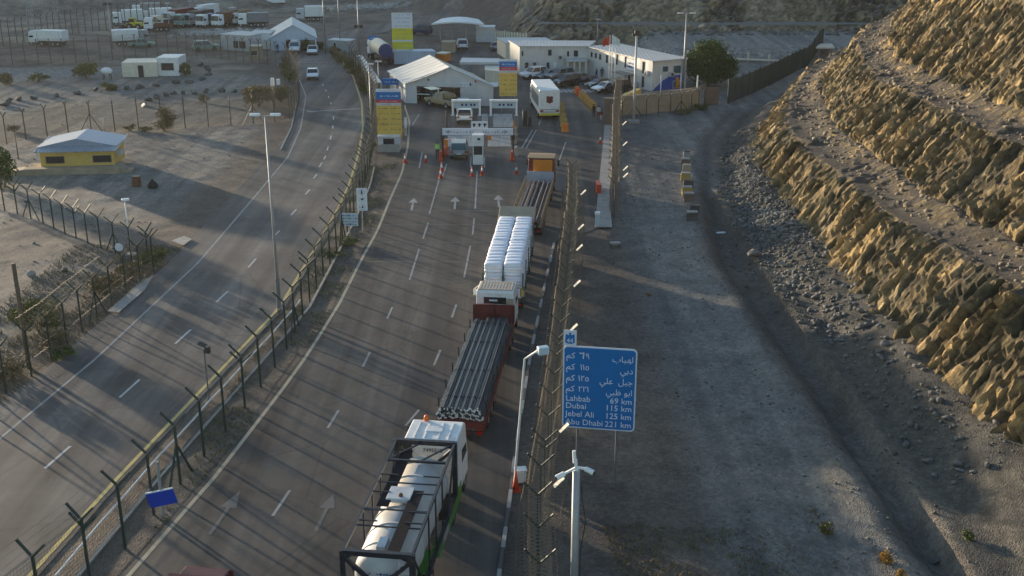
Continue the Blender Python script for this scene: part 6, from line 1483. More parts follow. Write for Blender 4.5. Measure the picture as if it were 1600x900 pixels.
def wall_run(name, label, pts, h, th, m, cap=None, seg=2.4):
    P = along(pts, seg); root = thing(name, label, 'wall', (P[0][0].x, P[0][0].y, 0)); org = Vector(root.location)
    mb = MB(); r0 = random.Random(2)
    for (a, d), (b, _) in zip(P[:-1], P[1:]):
        hh = h * r0.uniform(0.97, 1.03); mb.bar((a.x, a.y, hh / 2 - 0.1), (b.x - d.x * 0.02, b.y - d.y * 0.02, hh / 2 - 0.1), th, hh + 0.1)
    mb.build('wall_panels', m, root, org); return root
wall_run('blast_wall', 'curving wall of tan concrete panels behind the Y posts beside the offices', [G(970, 180), G(1000, 178), G(1040, 174), G(1080, 170), G(1100, 166)], 2.35, 0.3, 'concrete_tan')
wall_run('blast_wall', 'short run of yellowish concrete blocks beside the dark SUV', [G(968, 176), G(985, 166), G(1000, 158)], 1.9, 0.7, 'yellow', seg=2.0)
r_ = wall_run('gate', 'brown double leaf gate closing the track below the dark tree', [G(1099, 163.5), G(1138, 163), G(1146, 163)], 2.2, 0.12, 'brown_wall', seg=2.0); r_['category'] = 'gate'
fence('Y post fence standing in front of the tan concrete wall', [G(972, 186), G(1010, 182), G(1050, 178), G(1085, 173), G(1102, 167)], 1.75, 2.2, 0.75, mesh=None, braces=(4, 1), coils=((0.0, 2.6, 0.35, 0.4, 0, 20),), w=0.10, wire_r=0.016)

# ------------------------------------------------------------------ boards
def board(label, name, x0, x1, rows, base_y, posts=(0.12, 0.88), text=True, depth=0.12):
    """big notice board: rows of (top px, bottom px, material)"""
    b = G((x0 + x1) / 2, base_y); Y = b.y; root = thing(name, label, 'sign board', (b.x, b.y, 0))
    xa = Gat(x0, rows[0][0], Y).x - b.x; xb = Gat(x1, rows[0][0], Y).x - b.x; w = xb - xa
    for i, (t, bt, m) in enumerate(rows):
        z1 = Gat(x0, t, Y).z; z0 = Gat(x0, bt, Y).z
        mb = MB(); mb.box(((xa + xb) / 2, 0, (z0 + z1) / 2), (w, depth, z1 - z0 - 0.004)); pn = mb.build('panel', m, root)
        if text and m not in ('concrete_tan',):
            mb = MB(); hgt = z1 - z0; n_ = max(1, int(round(hgt / 0.55))) if m in ('sign_yellow', 'sign_lemon', 'sign_white') else 1
            for k in range(n_):
                zz = z0 + hgt * (k + 0.35) / n_
                if m == 'sign_yellow': scribble(mb, xa + w * 0.08, xa + w * 0.44, zz, 0.18, -depth / 2 - 0.006, 0, 11 * i + k, 0.8); scribble(mb, xa + w * 0.56, xb - w * 0.06, zz, 0.18, -depth / 2 - 0.006, 0, 31 * i + k, 0.8)
                else: scribble(mb, xa + w * 0.14, xb - w * 0.14, zz, min(0.22, hgt * 0.35), -depth / 2 - 0.006, 0, 7 * i + k, 0.7)
            if mb.v: mb.build('lettering', 'sign_pale' if m in ('sign_blue', 'sign_red') else ('brown_wall' if m == 'sign_yellow' else 'grey'), pn)
    for f in posts:
        mb = MB(); mb.bar((xa + w * f, depth / 2 + 0.1, -0.1), (xa + w * f, depth / 2 + 0.1, Gat(x0, rows[0][0], Y).z - 0.1), 0.16); mb.build('post', 'galv_dark', root)
    return root
board('near tariff board with blue and red headings above a tall yellow list, beside the median', 'tariff_board', 587, 626, [(139, 143.5, 'sign_white'), (143.5, 155.5, 'sign_blue'), (155.5, 160.5, 'sign_red'), (160.5, 165, 'light_grey'), (165, 214, 'sign_yellow')], 233)
board('farther tariff board with blue and pink headings above a yellow list, beside the tent', 'tariff_board', 780, 808, [(92.5, 96, 'sign_white'), (96, 104.5, 'sign_blue'), (104.5, 110, 'sign_red'), (110, 114, 'light_grey'), (114, 150, 'sign_yellow')], 176)
board('tall white and lemon yellow board rising behind the tent', 'notice_hoarding', 611.5, 644, [(20, 31, 'sign_white'), (31, 44, 'sign_white'), (44, 62.5, 'sign_lemon'), (62.5, 65, 'sign_white'), (65, 77, 'sign_lemon')], 97)
board('small blue board on two posts beyond the near tariff board', 'direction_board', 597, 623, [(122.5, 132.5, 'sign_blue')], 152)
board('small teal board standing above the tanker lorry', 'direction_board', 576, 592, [(56, 62.5, 'sign_blue'), (62.5, 69, 'galv_dark')], 90)
# kiosk under the near board
r_, o_, a, b, h, n_ = quad_block('ticket_kiosk', 'small pale kiosk with a dark window under the near tariff board', 'kiosk', (591, 236), (625, 236), 1.9, 214, 'light_grey', 'white')
wins(r_, o_, a, b, [(0.25, 0.75, 0.75, 1.35)], 'glass'); 
mb = MB(); c_ = (a + b) / 2; mb.box((c_.x, c_.y - 0.5, 0.4), ((b - a).length, 0.25, 0.8)); mb.build('counter_wall', 'concrete', r_, o_)
mb = MB(); mb.bar((0, 0, 0.45), (0.6, -6.5, 0.45), 0.3, 0.9); o = mb.build('barrier_wall', 'concrete'); o.location = G(634, 195); tag(o, 'low concrete barrier wall beside the lane at the near kiosk', 'barrier')

# ------------------------------------------------------------------ checkpoint furniture
def portal(label, x0, x1, base_y, top_y):
    a = G(x0, base_y); b = G(x1, base_y); h = Zat(x0, base_y, top_y); root = thing('inspection_portal', label, 'portal', tuple((a + b) / 2)); org = Vector(root.location)
    for p in (a, b):
        mb = MB(); mb.bar((p.x, p.y, 0), (p.x, p.y, h), 0.22, 0.5); mb.build('post', 'white_clean', root, org)
        mb = MB(); mb.box((p.x, p.y - 0.1, 0.75), (0.5, 0.7, 1.5)); mb.build('base_cabinet', 'galv_dark', root, org)
    mb = MB(); mb.bar((a.x - 0.15, a.y, h), (b.x + 0.15, b.y, h), 0.6, 0.18); mb.build('top_beam', 'white_clean', root, org)
    mb = MB(); mb.box(((a.x + b.x) / 2, a.y + 0.05, h - 0.52), (b.x - a.x - 0.3, 0.12, 0.75)); mb.build('panel', 'sign_pale', root, org)
    mb = MB(); w = b.x - a.x
    for f, k in ((0.35, 0), (0.5, 1), (0.68, 0), (0.8, 0)): mb.box((a.x + w * f, a.y - 0.03, h - 0.5), (0.24, 0.03, 0.26), 0, 0)
    mb.build('symbol', 'ink_blue', root, org); return root
portal('first white inspection portal, over the white SUV', 708, 750, 200, 157)
portal('second white inspection portal, over the empty pale lane', 767, 807, 200, 157)
a = G(692, 247); b = G(802, 247); h0 = Zat(692, 247, 211); h1 = Zat(692, 247, 200.5)
root = thing('lane_gantry', 'wide white lane gantry with arrows spanning both entry lanes', 'gantry', tuple((a + b) / 2)); org = Vector(root.location); cxm = (a.x + b.x) / 2
mb = MB(); mb.box((cxm, a.y, (h0 + h1) / 2), (b.x - a.x, 0.14, h1 - h0)); mb.build('sign_beam', 'sign_white', root, org)
mb = MB(); w = b.x - a.x; zc = (h0 + h1) / 2
for f, s in ((0.06, 1), (0.91, -1)): x = a.x + w * f; mb.add([(x + 0.26 * s, a.y - 0.075, zc + 0.2), (x - 0.14 * s, a.y - 0.075, zc), (x + 0.26 * s, a.y - 0.075, zc - 0.2)], [(0, 1, 2)]); mb.box((x + 0.3 * s, a.y - 0.075, zc), (0.4, 0.01, 0.12))
for f0, f1 in ((0.15, 0.30), (0.33, 0.46), (0.56, 0.68), (0.72, 0.86)): scribble(mb, a.x + w * f0, a.x + w * f1, zc - 0.16, 0.3, a.y - 0.078, 0, int(f0 * 100), 0.6)
mb.build('lettering', 'grey', root, org)
xs0_, xs1_ = Gat(736, 195, a.y).x, Gat(762, 195, a.y).x; zt = Gat(736, 190, a.y).z
mb = MB(); mb.box(((xs0_ + xs1_) / 2, a.y + 0.02, (zt + h1) / 2 + 0.02), (xs1_ - xs0_, 0.1, zt - h1)); up_ = mb.build('upper_panel', 'sign_white', root, org)
mb = MB()
for f in (0.18, 0.5, 0.82):
    x = xs0_ + (xs1_ - xs0_) * f; mb.box((x, a.y - 0.05, (zt + h1) / 2), (0.16, 0.02, 0.36)); mb.box((x + 0.03, a.y - 0.05, (zt + h1) / 2 + 0.05), (0.3, 0.02, 0.12))
mb.build('symbol', 'ink', up_, org)
for p in (a, b):
    mb = MB(); mb.bar((p.x, p.y + 0.2, 0), (p.x, p.y + 0.2, h1), 0.16); mb.build('post', 'dark', root, org)
    mb = MB(); mb.box((p.x, p.y + 0.1, 2.2), (0.34, 0.3, 0.5)); mb.build('signal_head', 'dark', root, org)
p = G(747, 257); h = Zat(747, 257, 211); hh = lambda y: Zat(747, 257, y)
root = thing('sentry_booth', 'narrow white sentry booth with a dark window between the entry lanes', 'booth', tuple(p))
mb = MB(); mb.box((0, 0.5, hh(242) / 2), (1.05, 1.1, hh(242))); mb.box((0, 0.5, (hh(228) + h) / 2), (1.15, 1.2, h - hh(228))); 
for sx in (-0.5, 0.5):
    for sy in (0.0, 1.0): mb.bar((sx * 0.95, sy, hh(242) - 0.02), (sx * 0.95, sy, hh(228) + 0.02), 0.08)
mb.build('booth_body', 'white', root); mb = MB(); mb.box((0, 0.5, (hh(242) + hh(228)) / 2), (0.98, 1.0, hh(228) - hh(242))); mb.build('window', 'dark', root)
mb = MB(); mb.box((0.1, -0.08, hh(217)), (0.3, 0.1, 0.2)); mb.build('camera', 'dark', root)
def bollard(label, px, by, ty, r=0.16, m='dark'):
    p = G(px, by); h = Zat(px, by, ty); mb = MB(); mb.tube((0, 0, 0), (0, 0, h), r, n=10); mb.lathe((0, 0, h), [(r * 1.1, 0), (r * 0.6, 0.1)], 10); o = mb.build('bollard', m, smooth=False); o.location = p; return tag(o, label, 'bollard')
bollard('thick dark bollard left of the box lorry', 820, 196, 173, 0.28, 'dark'); bollard('short dark bollard between the thick one and the box lorry', 828, 197, 183, 0.2, 'dark')
bollard('slim dark post at the left kerb of the entry lane', 698, 200, 175, 0.09, 'dark')
p = G(933, 354); h = Zat(933, 354, 333); mb = MB(); mb.box((0, 0, h / 2 - 0.1), (0.34, 0.34, h)); root = thing('guard_post', 'teal square bollard with a white top where the pavement fence begins', 'bollard', tuple(p))
mb.build('post_body', 'sign_pale', root); mb = MB(); mb.box((0, 0, h + 0.0), (0.40, 0.40, 0.2)); mb.build('cap', 'white_clean', root)
for px, py, lab in [(689, 278, 'cone standing alone in front of the left lane line'), (690.5, 268, 'cone just behind the lone front cone on the left lane line'), (737.5, 275, 'left cone of the pair below the sentry booth'), (753.5, 273, 'right cone of the pair below the sentry booth'), (665.5, 253, 'cone near the person in the lime vest'),
                    (633, 254, 'cone at the edge line near the kiosk'), (807, 272, 'cone closest to the orange cab at the right lane end'), (938, 224, 'white sleeved cone on the pavement near the fence')]:
    cone(G(px, py), lab, 0.95)
# red and white water barriers and barrels
def barrier(label, px, py, m, L=1.0, rz=0.0, h=0.95):
    mb = MB(); mb.side([(-0.25, 0), (0.25, 0), (0.12, 0.35), (0.09, h), (-0.09, h), (-0.12, 0.35)], -L / 2, L / 2); o = mb.build('water_barrier', m, bevel=0.03); o.location = G(px, py); o.rotation_euler.z = rz; return tag(o, label, 'barrier', 'plastic barriers around the entry lanes')
for px, py, m, L, rz, lab in [(689, 250, 'cone', 1.0, 1.5, 'red barrier at the foot of the left gantry post'), (694, 243, 'cone', 0.9, 1.2, 'short red barrier right beside the left gantry post'), (800, 250, 'cone', 1.0, 1.5, 'red barrier at the foot of the right gantry post'), (806, 243, 'kerb_white', 0.9, 1.4, 'white barrier behind the right gantry post'),
                         (804, 224, 'concrete_tan', 1.2, 1.5, 'tan barrier along the island beyond the right gantry post'), (806, 212, 'concrete_tan', 1.2, 1.5, 'second tan barrier along the right island'), (804, 200, 'orange', 1.0, 1.5, 'orange barrier at the right portal leg')]:
    barrier(lab, px, py, m, L, rz)
for k in range(9):
    px, py = 901 + k * 3.4, 146 + k * 3.4; barrier('yellow barrier in the row leading from the crossing to the people' if 1 < k < 8 else ('orange barrier starting the yellow row at the crossing' if k < 1 else ('pinkish barrier second in the yellow row' if k == 1 else 'yellow barrier ending the row beside the people')), px, py, 'ochre' if k > 1 else ('orange' if k == 0 else 'cone'), 0.9, 0.9)
for k in range(5):
    px, py = 876 + k * 1.7, 172 + k * 8.5; barrier(['tan barrier nearest the back of the box lorry', 'second barrier in the row beside the box lorry', 'third barrier in the row beside the box lorry', 'fourth barrier in the row beside the box lorry', 'white sleeved barrier at the near end of the row by the box lorry'][k], px, py, 'ochre' if k < 4 else 'orange', 0.8, 0.4)
p = G(935, 300); mb = MB(); mb.side([(-0.9, 0), (0.9, 0), (0.9, 0.9), (-0.9, 0.9)], -0.2, 0.2); o = mb.build('water_barrier', 'cone', bevel=0.05); o.location = p; tag(o, 'red barrier lying against the pavement fence near its first post', 'barrier')
# lifting barrier arms
for x0, y0, x1, y1, lab in [(697, 232, 712, 216, 'raised red and white barrier arm across the left entry lane'), (765, 218, 776, 205, 'raised tan barrier arm across the right entry lane')]:
    p = G(x0, y0); q = Gat(x1, y1, p.y) - p; root = thing('barrier_arm', lab, 'barrier arm', tuple(p)); mb = MB(); mb.box((0, 0, 0.5), (0.4, 0.4, 1.0)); mb.build('motor_housing', 'orange', root)
    mb = MB()
    for k in range(6): a_ = Vector((0, 0, 0.9)).lerp(q, k / 6); b_ = Vector((0, 0, 0.9)).lerp(q, (k + 1) / 6); mb.bar(a_, b_, 0.09, m=k % 2)
    mb.build('arm', ['cone', 'white_clean'], root)
# yellow and black concrete blocks on the gravel track, low table
p0, p1 = G(1072, 247), G(1076, 318)
blk = [(1073, 246, 'concrete', 0.7, 'dark topped block at the far end of the block row'), (1071, 258, 'brown_wall', 0.9, 'wide brown block second from the far end of the row'), (1073, 268, 'concrete_tan', 0.8, 'pale topped block third from the far end of the row'), (1071, 281, 'ochre', 0.9, 'yellow sided block in the middle of the row'),
       (1075, 293, 'stone_dark', 0.9, 'dark leaning block past the middle of the row'), (1073, 303, 'ochre', 0.9, 'yellow sided block near the front of the row'), (1076, 313, 'brown_wall', 0.9, 'brown block at the front of the row'), (1085, 333, 'stone_dark', 0.8, 'dark block set apart before the row'), (1081, 343, 'stone_dark', 0.9, 'low dark block closest to the camera, before the row')]
for i, (px, py, m, w, lab) in enumerate(blk):
    p = Gg(px, py); root = thing('concrete_block', lab, 'block', tuple(p), random.uniform(-0.15, 0.15), 'concrete blocks lined up on the gravel track')
    mb = MB(); mb.side([(-0.30, -0.1), (0.30, -0.1), (0.24, 0.62), (-0.24, 0.62)], -0.5 * w, 0.5 * w); mb.build('block_body', m, root, bevel=0.03)
    mb = MB(); mb.box((0, 0, 0.68), (0.95 * w, 0.48, 0.10)); mb.build('top_slab', 'concrete' if i not in (0, 4, 7) else 'stone_dark', root)
p = Gg(961, 386); root = thing('concrete_table', 'low concrete table slab standing on the dark soil by the coil fence', 'slab', tuple(p), 0.1)
mb = MB(); mb.box((0, 0, 0.34), (0.78, 0.5, 0.1)); mb.build('slab_top', 'concrete', root)
for sx, sy in ((-0.32, -0.18), (0.32, -0.18), (0.32, 0.18), (-0.32, 0.18)): mb = MB(); mb.box((sx, sy, 0.12), (0.08, 0.08, 0.4)); mb.build('leg', 'stone_dark', root)
p = Gg(1126, 365); mb = MB(); mb.box((0, 0, 0.08), (0.75, 0.3, 0.08), 0.2); o = mb.build('broken_slab', 'white'); o.location = p; tag(o, 'pale broken slab lying below the rubble slope', 'slab')
# barrel and bin bag by the yellow hut
p = Gg(214, 291); mb = MB(); mb.lathe((0, 0, 0), [(0.40, 0), (0.42, 0.3), (0.40, 0.34), (0.42, 0.62), (0.40, 0.66), (0.41, 0.98)], 14); o = mb.build('oil_drum', 'rust', smooth=False); o.location = p; tag(o, 'rusty oil drum used as a bin on the gravel near the yellow hut', 'drum')
mb = MB(); mb.lathe((0, 0, 0.985), [(0.38, 0), (0.36, 0.01)], 14); mb.build('drum_rim', 'concrete_tan', o)
p = Gg(239, 293); mb = MB(); mb.lathe((0, 0, 0), [(0.42, 0.0), (0.50, 0.15), (0.44, 0.36), (0.24, 0.58), (0.08, 0.72), (0.11, 0.82)], 12); o = mb.build('bin_bag', 'rubber_black', smooth=True); o.location = p; tag(o, 'tied black bin bag next to the oil drum', 'bag')
p = Gg(168, 124); root = thing('water_tank', 'white water tank on short legs beside the ruin', 'water tank', tuple(p)); mb = MB(); mb.ball((0, 0, 1.2), 0.85, 14, 8, sq=(1, 0.8, 0.65)); mb.build('tank_body', 'white', root, smooth=True)
for sx, sy in ((-0.5, -0.3), (0.5, -0.3), (0.5, 0.3), (-0.5, 0.3)): mb = MB(); mb.bar((sx, sy, -0.1), (sx, sy, 0.9), 0.1); mb.build('leg', 'chassis', root)

# ------------------------------------------------------------------ lamps, masts, poles, flags
def mast(name, label, cat, base, top_y, r=0.1, m='galv', top_x=None, r2=None):
    p = G(*base); h = Zat(base[0], base[1], top_y); root = thing(name, label, cat, tuple(p)); mb = MB(); mb.tube((0, 0, -0.2), (0, 0, h), r, r2 or r * 0.6, 10); mb.build('pole', m, root, smooth=True); return root, h
r_, h = mast('street_light', 'tall double-armed street light on the median between the roads', 'street light', (437, 489), 181, 0.11, 'galv')
for s in (-1, 1):
    mb = MB(); mb.bar((0, 0, h - 0.05), (s * 0.6, 0, h + 0.08), 0.06); mb.build('arm', 'galv', r_); mb = MB(); mb.side([(-0.15, 0), (0.15, 0), (0.10, 0.16), (-0.10, 0.16)], s * 0.32, s * 0.95); o = mb.build('lamp_head', 'white_clean', r_, bevel=0.03); o.location.z = h
mb = MB(); mb.tube((0, 0, 0), (0, 0, 2.4), 0.15, 0.14, 10); mb.build('base_sleeve', 'galv_dark', r_)
r_, h = mast('floodlight_mast', 'white lamp mast standing on the near edge of the hut lot', 'lamp', (205, 398), 312, 0.07, 'white')
mb = MB(); mb.box((0.05, 0, h), (0.55, 0.32, 0.16), 0.4); mb.build('lamp_head', 'white_clean', r_, bevel=0.03); mb = MB(); mb.box((0, 0, 0.0), (0.8, 0.6, 0.2)); mb.build('footing', 'concrete', r_)
r_, h = mast('floodlight_mast', 'short lamp mast behind the roof of the yellow hut', 'lamp', (163, 204), 186, 0.07, 'white')
mb = MB(); mb.box((-0.15, 0, h), (0.55, 0.3, 0.2), 0.3); mb.build('lamp_head', 'white_clean', r_, bevel=0.03)
r_, h = mast('camera_pole', 'tan pole with white camera boxes beside the bend of the left road', 'camera pole', (429, 168), 128, 0.16, 'wood', r2=0.13)
for x in (-0.05, 0.7): mb = MB(); mb.box((x, 0, h), (0.4, 0.5, 1.0 if x < 0 else 0.7)); mb.build('camera', 'white', r_, bevel=0.04)
for bx, by, ty, lab in [(509, 84, -30, 'dark tall lamp mast right of the left tent'), (532, 78, -30, 'dark lamp mast behind the grey cabin'), (563, 104, -20, 'camera mast beside the long shelter'), (593, 150, 96, 'slim pole just above the near tariff board'), (582, 225, 100, 'slim pole rising left of the near tariff board'), (240, 44, 5, 'lamp mast behind the white articulated truck'), (265, 48, 5, 'lamp mast behind the rusty flatbed'), (299, 32, 2, 'lamp mast among the parked trucks'), (933, 72, 30, 'lamp mast above the office roof corner')]:
    r_, h = mast('lamp_mast', lab, 'mast', (bx, by), ty, 0.13, 'galv_dark' if bx > 500 and bx < 600 else 'galv')
    if (bx, by) == (563, 104):
        z = Zat(563, 104, 41)
        for s in (-1, 1): mb = MB(); mb.box((s * 0.4, 0, z), (0.5, 0.5, 0.5)); mb.build('camera', 'dark', r_)
    elif ty > -20:
        mb = MB(); mb.box((0, 0, h), (0.9, 0.3, 0.15)); mb.build('lamp_head', 'light_grey', r_)
r_, h = mast('street_light', 'double-armed street light beside the dark tree', 'street light', (1067, 140), 21, 0.14, 'galv', r2=0.09)
for s in (-1, 1):
    mb = MB(); mb.bar((0, 0, h), (s * 0.5, 0, h + 0.05), 0.07); mb.build('arm', 'galv', r_); mb = MB(); mb.box((s * 0.85, 0, h + 0.05), (0.8, 0.3, 0.14)); mb.build('lamp_head', 'white_clean', r_, bevel=0.03)
r_, h = mast('camera_mast', 'mast with a boxed camera head on a concrete footing near the tan wall', 'camera mast', (990, 191), 50, 0.15, 'light_grey', r2=0.12)
mb = MB(); mb.box((0, 0, h - 0.1), (0.5, 0.45, 0.6)); mb.box((-0.35, 0, h - 0.3), (0.35, 0.3, 0.25)); mb.box((0.35, 0, h - 0.3), (0.35, 0.3, 0.25)); mb.build('camera_head', 'chassis', r_); mb = MB(); mb.box((0, 0, 0.05), (1.3, 1.3, 0.35)); mb.build('footing', 'concrete', r_)
r_, h = mast('floodlight_mast', 'floodlight mast with two dark heads near the white lorry', 'lamp', (176, 76), 6, 0.14, 'galv')
for s in (-1, 1): mb = MB(); mb.box((s * 0.45, 0, h), (0.6, 0.3, 0.5)); mb.build('floodlight', 'dark', r_)
for bx, by, ty, lab in [(53, 66, -10, 'lattice pylon at the far left of the compound fence'), (92, 50, -10, 'lattice pylon behind the rescue lorry')]:
    p = G(bx, by); h = 12; root = thing('power_pylon', lab, 'pylon', tuple(p)); mb = MB()
    for sx in (-1, 1):
        for sy in (-1, 1): mb.bar((sx * 0.6, sy * 0.6, 0), (sx * 0.15, sy * 0.15, h), 0.08)
    for k in range(8):
        z0_, z1_ = h * k / 8, h * (k + 1) / 8; w0_, w1_ = 0.6 - 0.45 * k / 8, 0.6 - 0.45 * (k + 1) / 8
        for s in (-1, 1): mb.bar((-w0_, s * w0_, z0_), (w1_, s * w1_, z1_), 0.04); mb.bar((w0_, s * w0_, z0_), (-w1_, s * w1_, z1_), 0.04)
    mb.bar((-1.6, 0, h - 1), (1.6, 0, h - 1), 0.12); mb.build('lattice', 'galv', root)
for px, by, ty, m, lab in [(951, 137, 55, 'flag_red', 'flagpole flying a red flag before the lit office wall'), (955, 138, 54, 'flag_white', 'flagpole flying a white flag before the lit office wall'), (960, 139, 60, None, 'bare flagpole beside the two flags')]:
    r_, h = mast('flagpole', lab, 'flagpole', (px, by), ty, 0.07, 'white')
    if m:
        mb = MB(); n_ = 8; s = -1 if m == 'flag_red' else 1; vs = []
        for i in range(n_ + 1):
            x = s * (0.05 + 0.95 * i / n_); dz = -0.55 * (i / n_) ** 1.3
            for j in range(4): vs.append((x, 0.14 * math.sin(i * 1.3 + j), h - 0.15 + dz - j * 0.4 * (1 - 0.25 * i / n_)))
        for t in (0.0, 0.02): pass
        mb.add(vs, [(i * 4 + j, i * 4 + j + 1, i * 4 + j + 5, i * 4 + j + 4) for i in range(n_) for j in range(3)]); mb.build('flag', m, r_, smooth=True)
mast('wooden_pole', 'old dark wooden pole leaning by the green bush at the left edge', 'pole', (46, 575), 412, 0.13, 'bark', r2=0.12)
mast('thin_post', 'thin dark post on the dirt left of the yellow hut', 'post', (29, 249), 207, 0.06, 'dark')
for px, by, ty, lab in [(1088, 162, 118, 'white lamp bollard post in front of the dark tree'), (1032, 146, 118, 'white slim post before the blue mural'), (1063, 143, 116, 'second white slim post at the right end of the mural')]:
    mast('white_post', lab, 'post', (px, by), ty, 0.09, 'white', r2=0.09)
# railing posts on the far terrace
P = [G(x, 77 + (x - 1000) * 0.01, 2.3) for x in (1003, 1040, 1075, 1107, 1138, 1170, 1203, 1234)]
root = thing('terrace_railing', 'low railing with pale posts along the far terrace edge', 'railing', (P[0].x, P[0].y, 2.2)); org = Vector(root.location)
for p in P: mb = MB(); z = gz(p.x, p.y); mb.bar((p.x, p.y, z - 0.2), (p.x, p.y, z + 1.3), 0.25); mb.build('post', 'cream', root, org)
mb = MB(); mb.path([(p.x, p.y, gz(p.x, p.y) + 0.25) for p in P], 0.22, 5); mb.build('rail', 'cream', root, org)
# ------------------------------------------------------------------ plants
def leaf_mat(name, c, c2):
    m, nt, N, L, b = _nt(name)
    oi = N.new('ShaderNodeTexCoord'); n1 = N.new('ShaderNodeTexNoise'); n1.inputs['Scale'].default_value = 2.3; n1.inputs['Detail'].default_value = 5; L.new(oi.outputs['Object'], n1.inputs['Vector'])
    r = N.new('ShaderNodeValToRGB'); r.color_ramp.elements[0].position = 0.35; r.color_ramp.elements[1].position = 0.65
    r.color_ramp.elements[0].color = (*c, 1); r.color_ramp.elements[1].color = (*c2, 1); L.new(n1.outputs['Fac'], r.inputs[0]); L.new(r.outputs[0], b.inputs['Base Color'])
    b.inputs['Roughness'].default_value = 0.75; sock(b, 'Specular IOR Level', 0.2); return m
M['leaf_dark'] = leaf_mat('leaf_dark', (0.022, 0.055, 0.010), (0.060, 0.105, 0.020))
M['leaf_olive'] = leaf_mat('leaf_olive', (0.085, 0.092, 0.026), (0.175, 0.165, 0.050))
M['leaf_dry'] = leaf_mat('leaf_dry', (0.12, 0.092, 0.045), (0.25, 0.195, 0.095))
M['leaf_green'] = leaf_mat('leaf_green', (0.05, 0.078, 0.020), (0.12, 0.145, 0.035))
M['leaf_gold'] = leaf_mat('leaf_gold', (0.30, 0.16, 0.03), (0.45, 0.26, 0.06))
def foliage(c, rad, n, leaf, seed, clumps=14, fill=0.75, flat=0.0):
    """leaf-sized faces gathered in clumps spread through the crown's volume"""
    r = np.random.RandomState(seed); cx, cy, cz = c; rx, ry, rz = rad
    d = r.normal(size=(clumps, 3)); d /= np.linalg.norm(d, axis=1)[:, None]; k = r.uniform(0.25, 1.0, clumps) ** 0.5
    cc = d * k[:, None] * fill * np.array([rx, ry, rz]); cr = r.uniform(0.28, 0.55, clumps)
    which = r.randint(0, clumps, n); o = r.normal(size=(n, 3)); o /= np.linalg.norm(o, axis=1)[:, None]
    o *= (r.uniform(0, 1, n) ** 0.4)[:, None] * cr[which][:, None] * np.array([rx, ry, rz])
    p = cc[which] + o + np.array(c)
    if flat is not None: p[:, 2] = np.maximum(p[:, 2], cz - rz * 1.0 + 0.02)
    a = r.normal(size=(n, 3)); a /= np.linalg.norm(a, axis=1)[:, None]; b = np.cross(a, r.normal(size=(n, 3))); b /= np.linalg.norm(b, axis=1)[:, None]
    s = leaf * r.uniform(0.6, 1.3, n)[:, None]
    v = np.stack([p - a * s, p + b * s * 0.45, p + a * s, p - b * s * 0.45], 1).reshape(-1, 3)
    mb = MB(); mb.v = [tuple(x) for x in v]; mb.f = [(4 * i, 4 * i + 1, 4 * i + 2, 4 * i + 3) for i in range(n)]; mb.mi = [0] * n
    return mb
def bush(label, px, py, w, h, n=900, leaf=0.13, m='leaf_olive', seed=1, name='bush', twigs=9, dep=None, clumps=14):
    p = Gg(px, py); root = thing(name, label, 'bush' if name == 'bush' else 'plant', tuple(p))
    foliage((0, 0, h * 0.5), (w / 2, (dep or w) / 2, h * 0.5), n, leaf, seed, clumps).build('foliage', m, root)
    mb = MB(); r = random.Random(seed)
    for k in range(twigs):
        a = r.uniform(0, 2 * PI); q = r.uniform(0.3, 0.8); mb.tube((r.uniform(-.1, .1), r.uniform(-.1, .1), -0.1), (math.cos(a) * w * 0.42 * q, math.sin(a) * (dep or w) * 0.42 * q, h * r.uniform(0.5, 0.95)), 0.025, 0.01, 5)
    mb.build('stems', 'bark', root); return root
def tree(label, px, py, w, h, n, leaf, m, seed, trunk=0.3, clumps=30):
    p = G(px, py); root = thing('tree', label, 'tree', tuple(p)); r = random.Random(seed)
    foliage((0, 0, h * 0.52), (w / 2, w / 2, h * 0.50), n, leaf, seed, clumps, 0.85, None).build('crown', m, root)
    mb = MB(); mb.path([(0, 0, -0.2), (0.1, 0.05, h * 0.25), (0.0, 0.1, h * 0.5)], trunk * 0.6, 7)
    for k in range(7):
        a = r.uniform(0, 2 * PI); mb.tube((0.05, 0.05, h * r.uniform(0.15, 0.4)), (math.cos(a) * w * 0.33, math.sin(a) * w * 0.33, h * r.uniform(0.5, 0.85)), trunk * 0.35, 0.03, 6)
    mb.build('trunk', 'bark', root); return root
tree('dense dark green tree with a rounded crown beside the office end wall', 1105, 135, 7.4, 6.2, 12000, 0.2, 'leaf_dark', 5, 0.35, 70)
tree('leafy green tree cut by the left edge beside the yellow hut', -2, 292, 3.4, 4.0, 2600, 0.17, 'leaf_green', 8, 0.2, 22)
bush('rounded green and gold bush inside the wired fence at the left', 62, 520, 3.4, 2.2, 2600, 0.11, 'leaf_olive', 11, clumps=20)
bush('low dry brush at the foot of the wired fence', 20, 590, 2.6, 1.3, 1100, 0.10, 'leaf_dry', 12); bush('dry golden brush between the wired fence posts', 85, 545, 2.2, 1.2, 1000, 0.10, 'leaf_dry', 13)
bush('green weeds below the wired fence near the road', 97, 560, 1.6, 0.7, 500, 0.1, 'leaf_green', 14); bush('dry bush behind the middle of the wired fence', 165, 455, 2.4, 1.4, 1100, 0.10, 'leaf_dry', 15)
bush('green and dry bush at the road end of the lot fence', 240, 412, 2.6, 1.3, 1200, 0.11, 'leaf_olive', 16); bush('brown scrub under the wired fence top by the apron', 205, 435, 2.6, 1.2, 1000, 0.1, 'leaf_dry', 17)
bush('tall dry shrub grown through the brown post fence', 257, 205, 3.2, 3.0, 1500, 0.13, 'leaf_dry', 18, clumps=18); bush('small dry tuft left of the tall dry shrub', 203, 204, 1.6, 0.8, 350, 0.1, 'leaf_olive', 19)
bush('low olive scrub along the brown fence right of the hut roof', 228, 205, 1.6, 0.6, 300, 0.1, 'leaf_olive', 20)
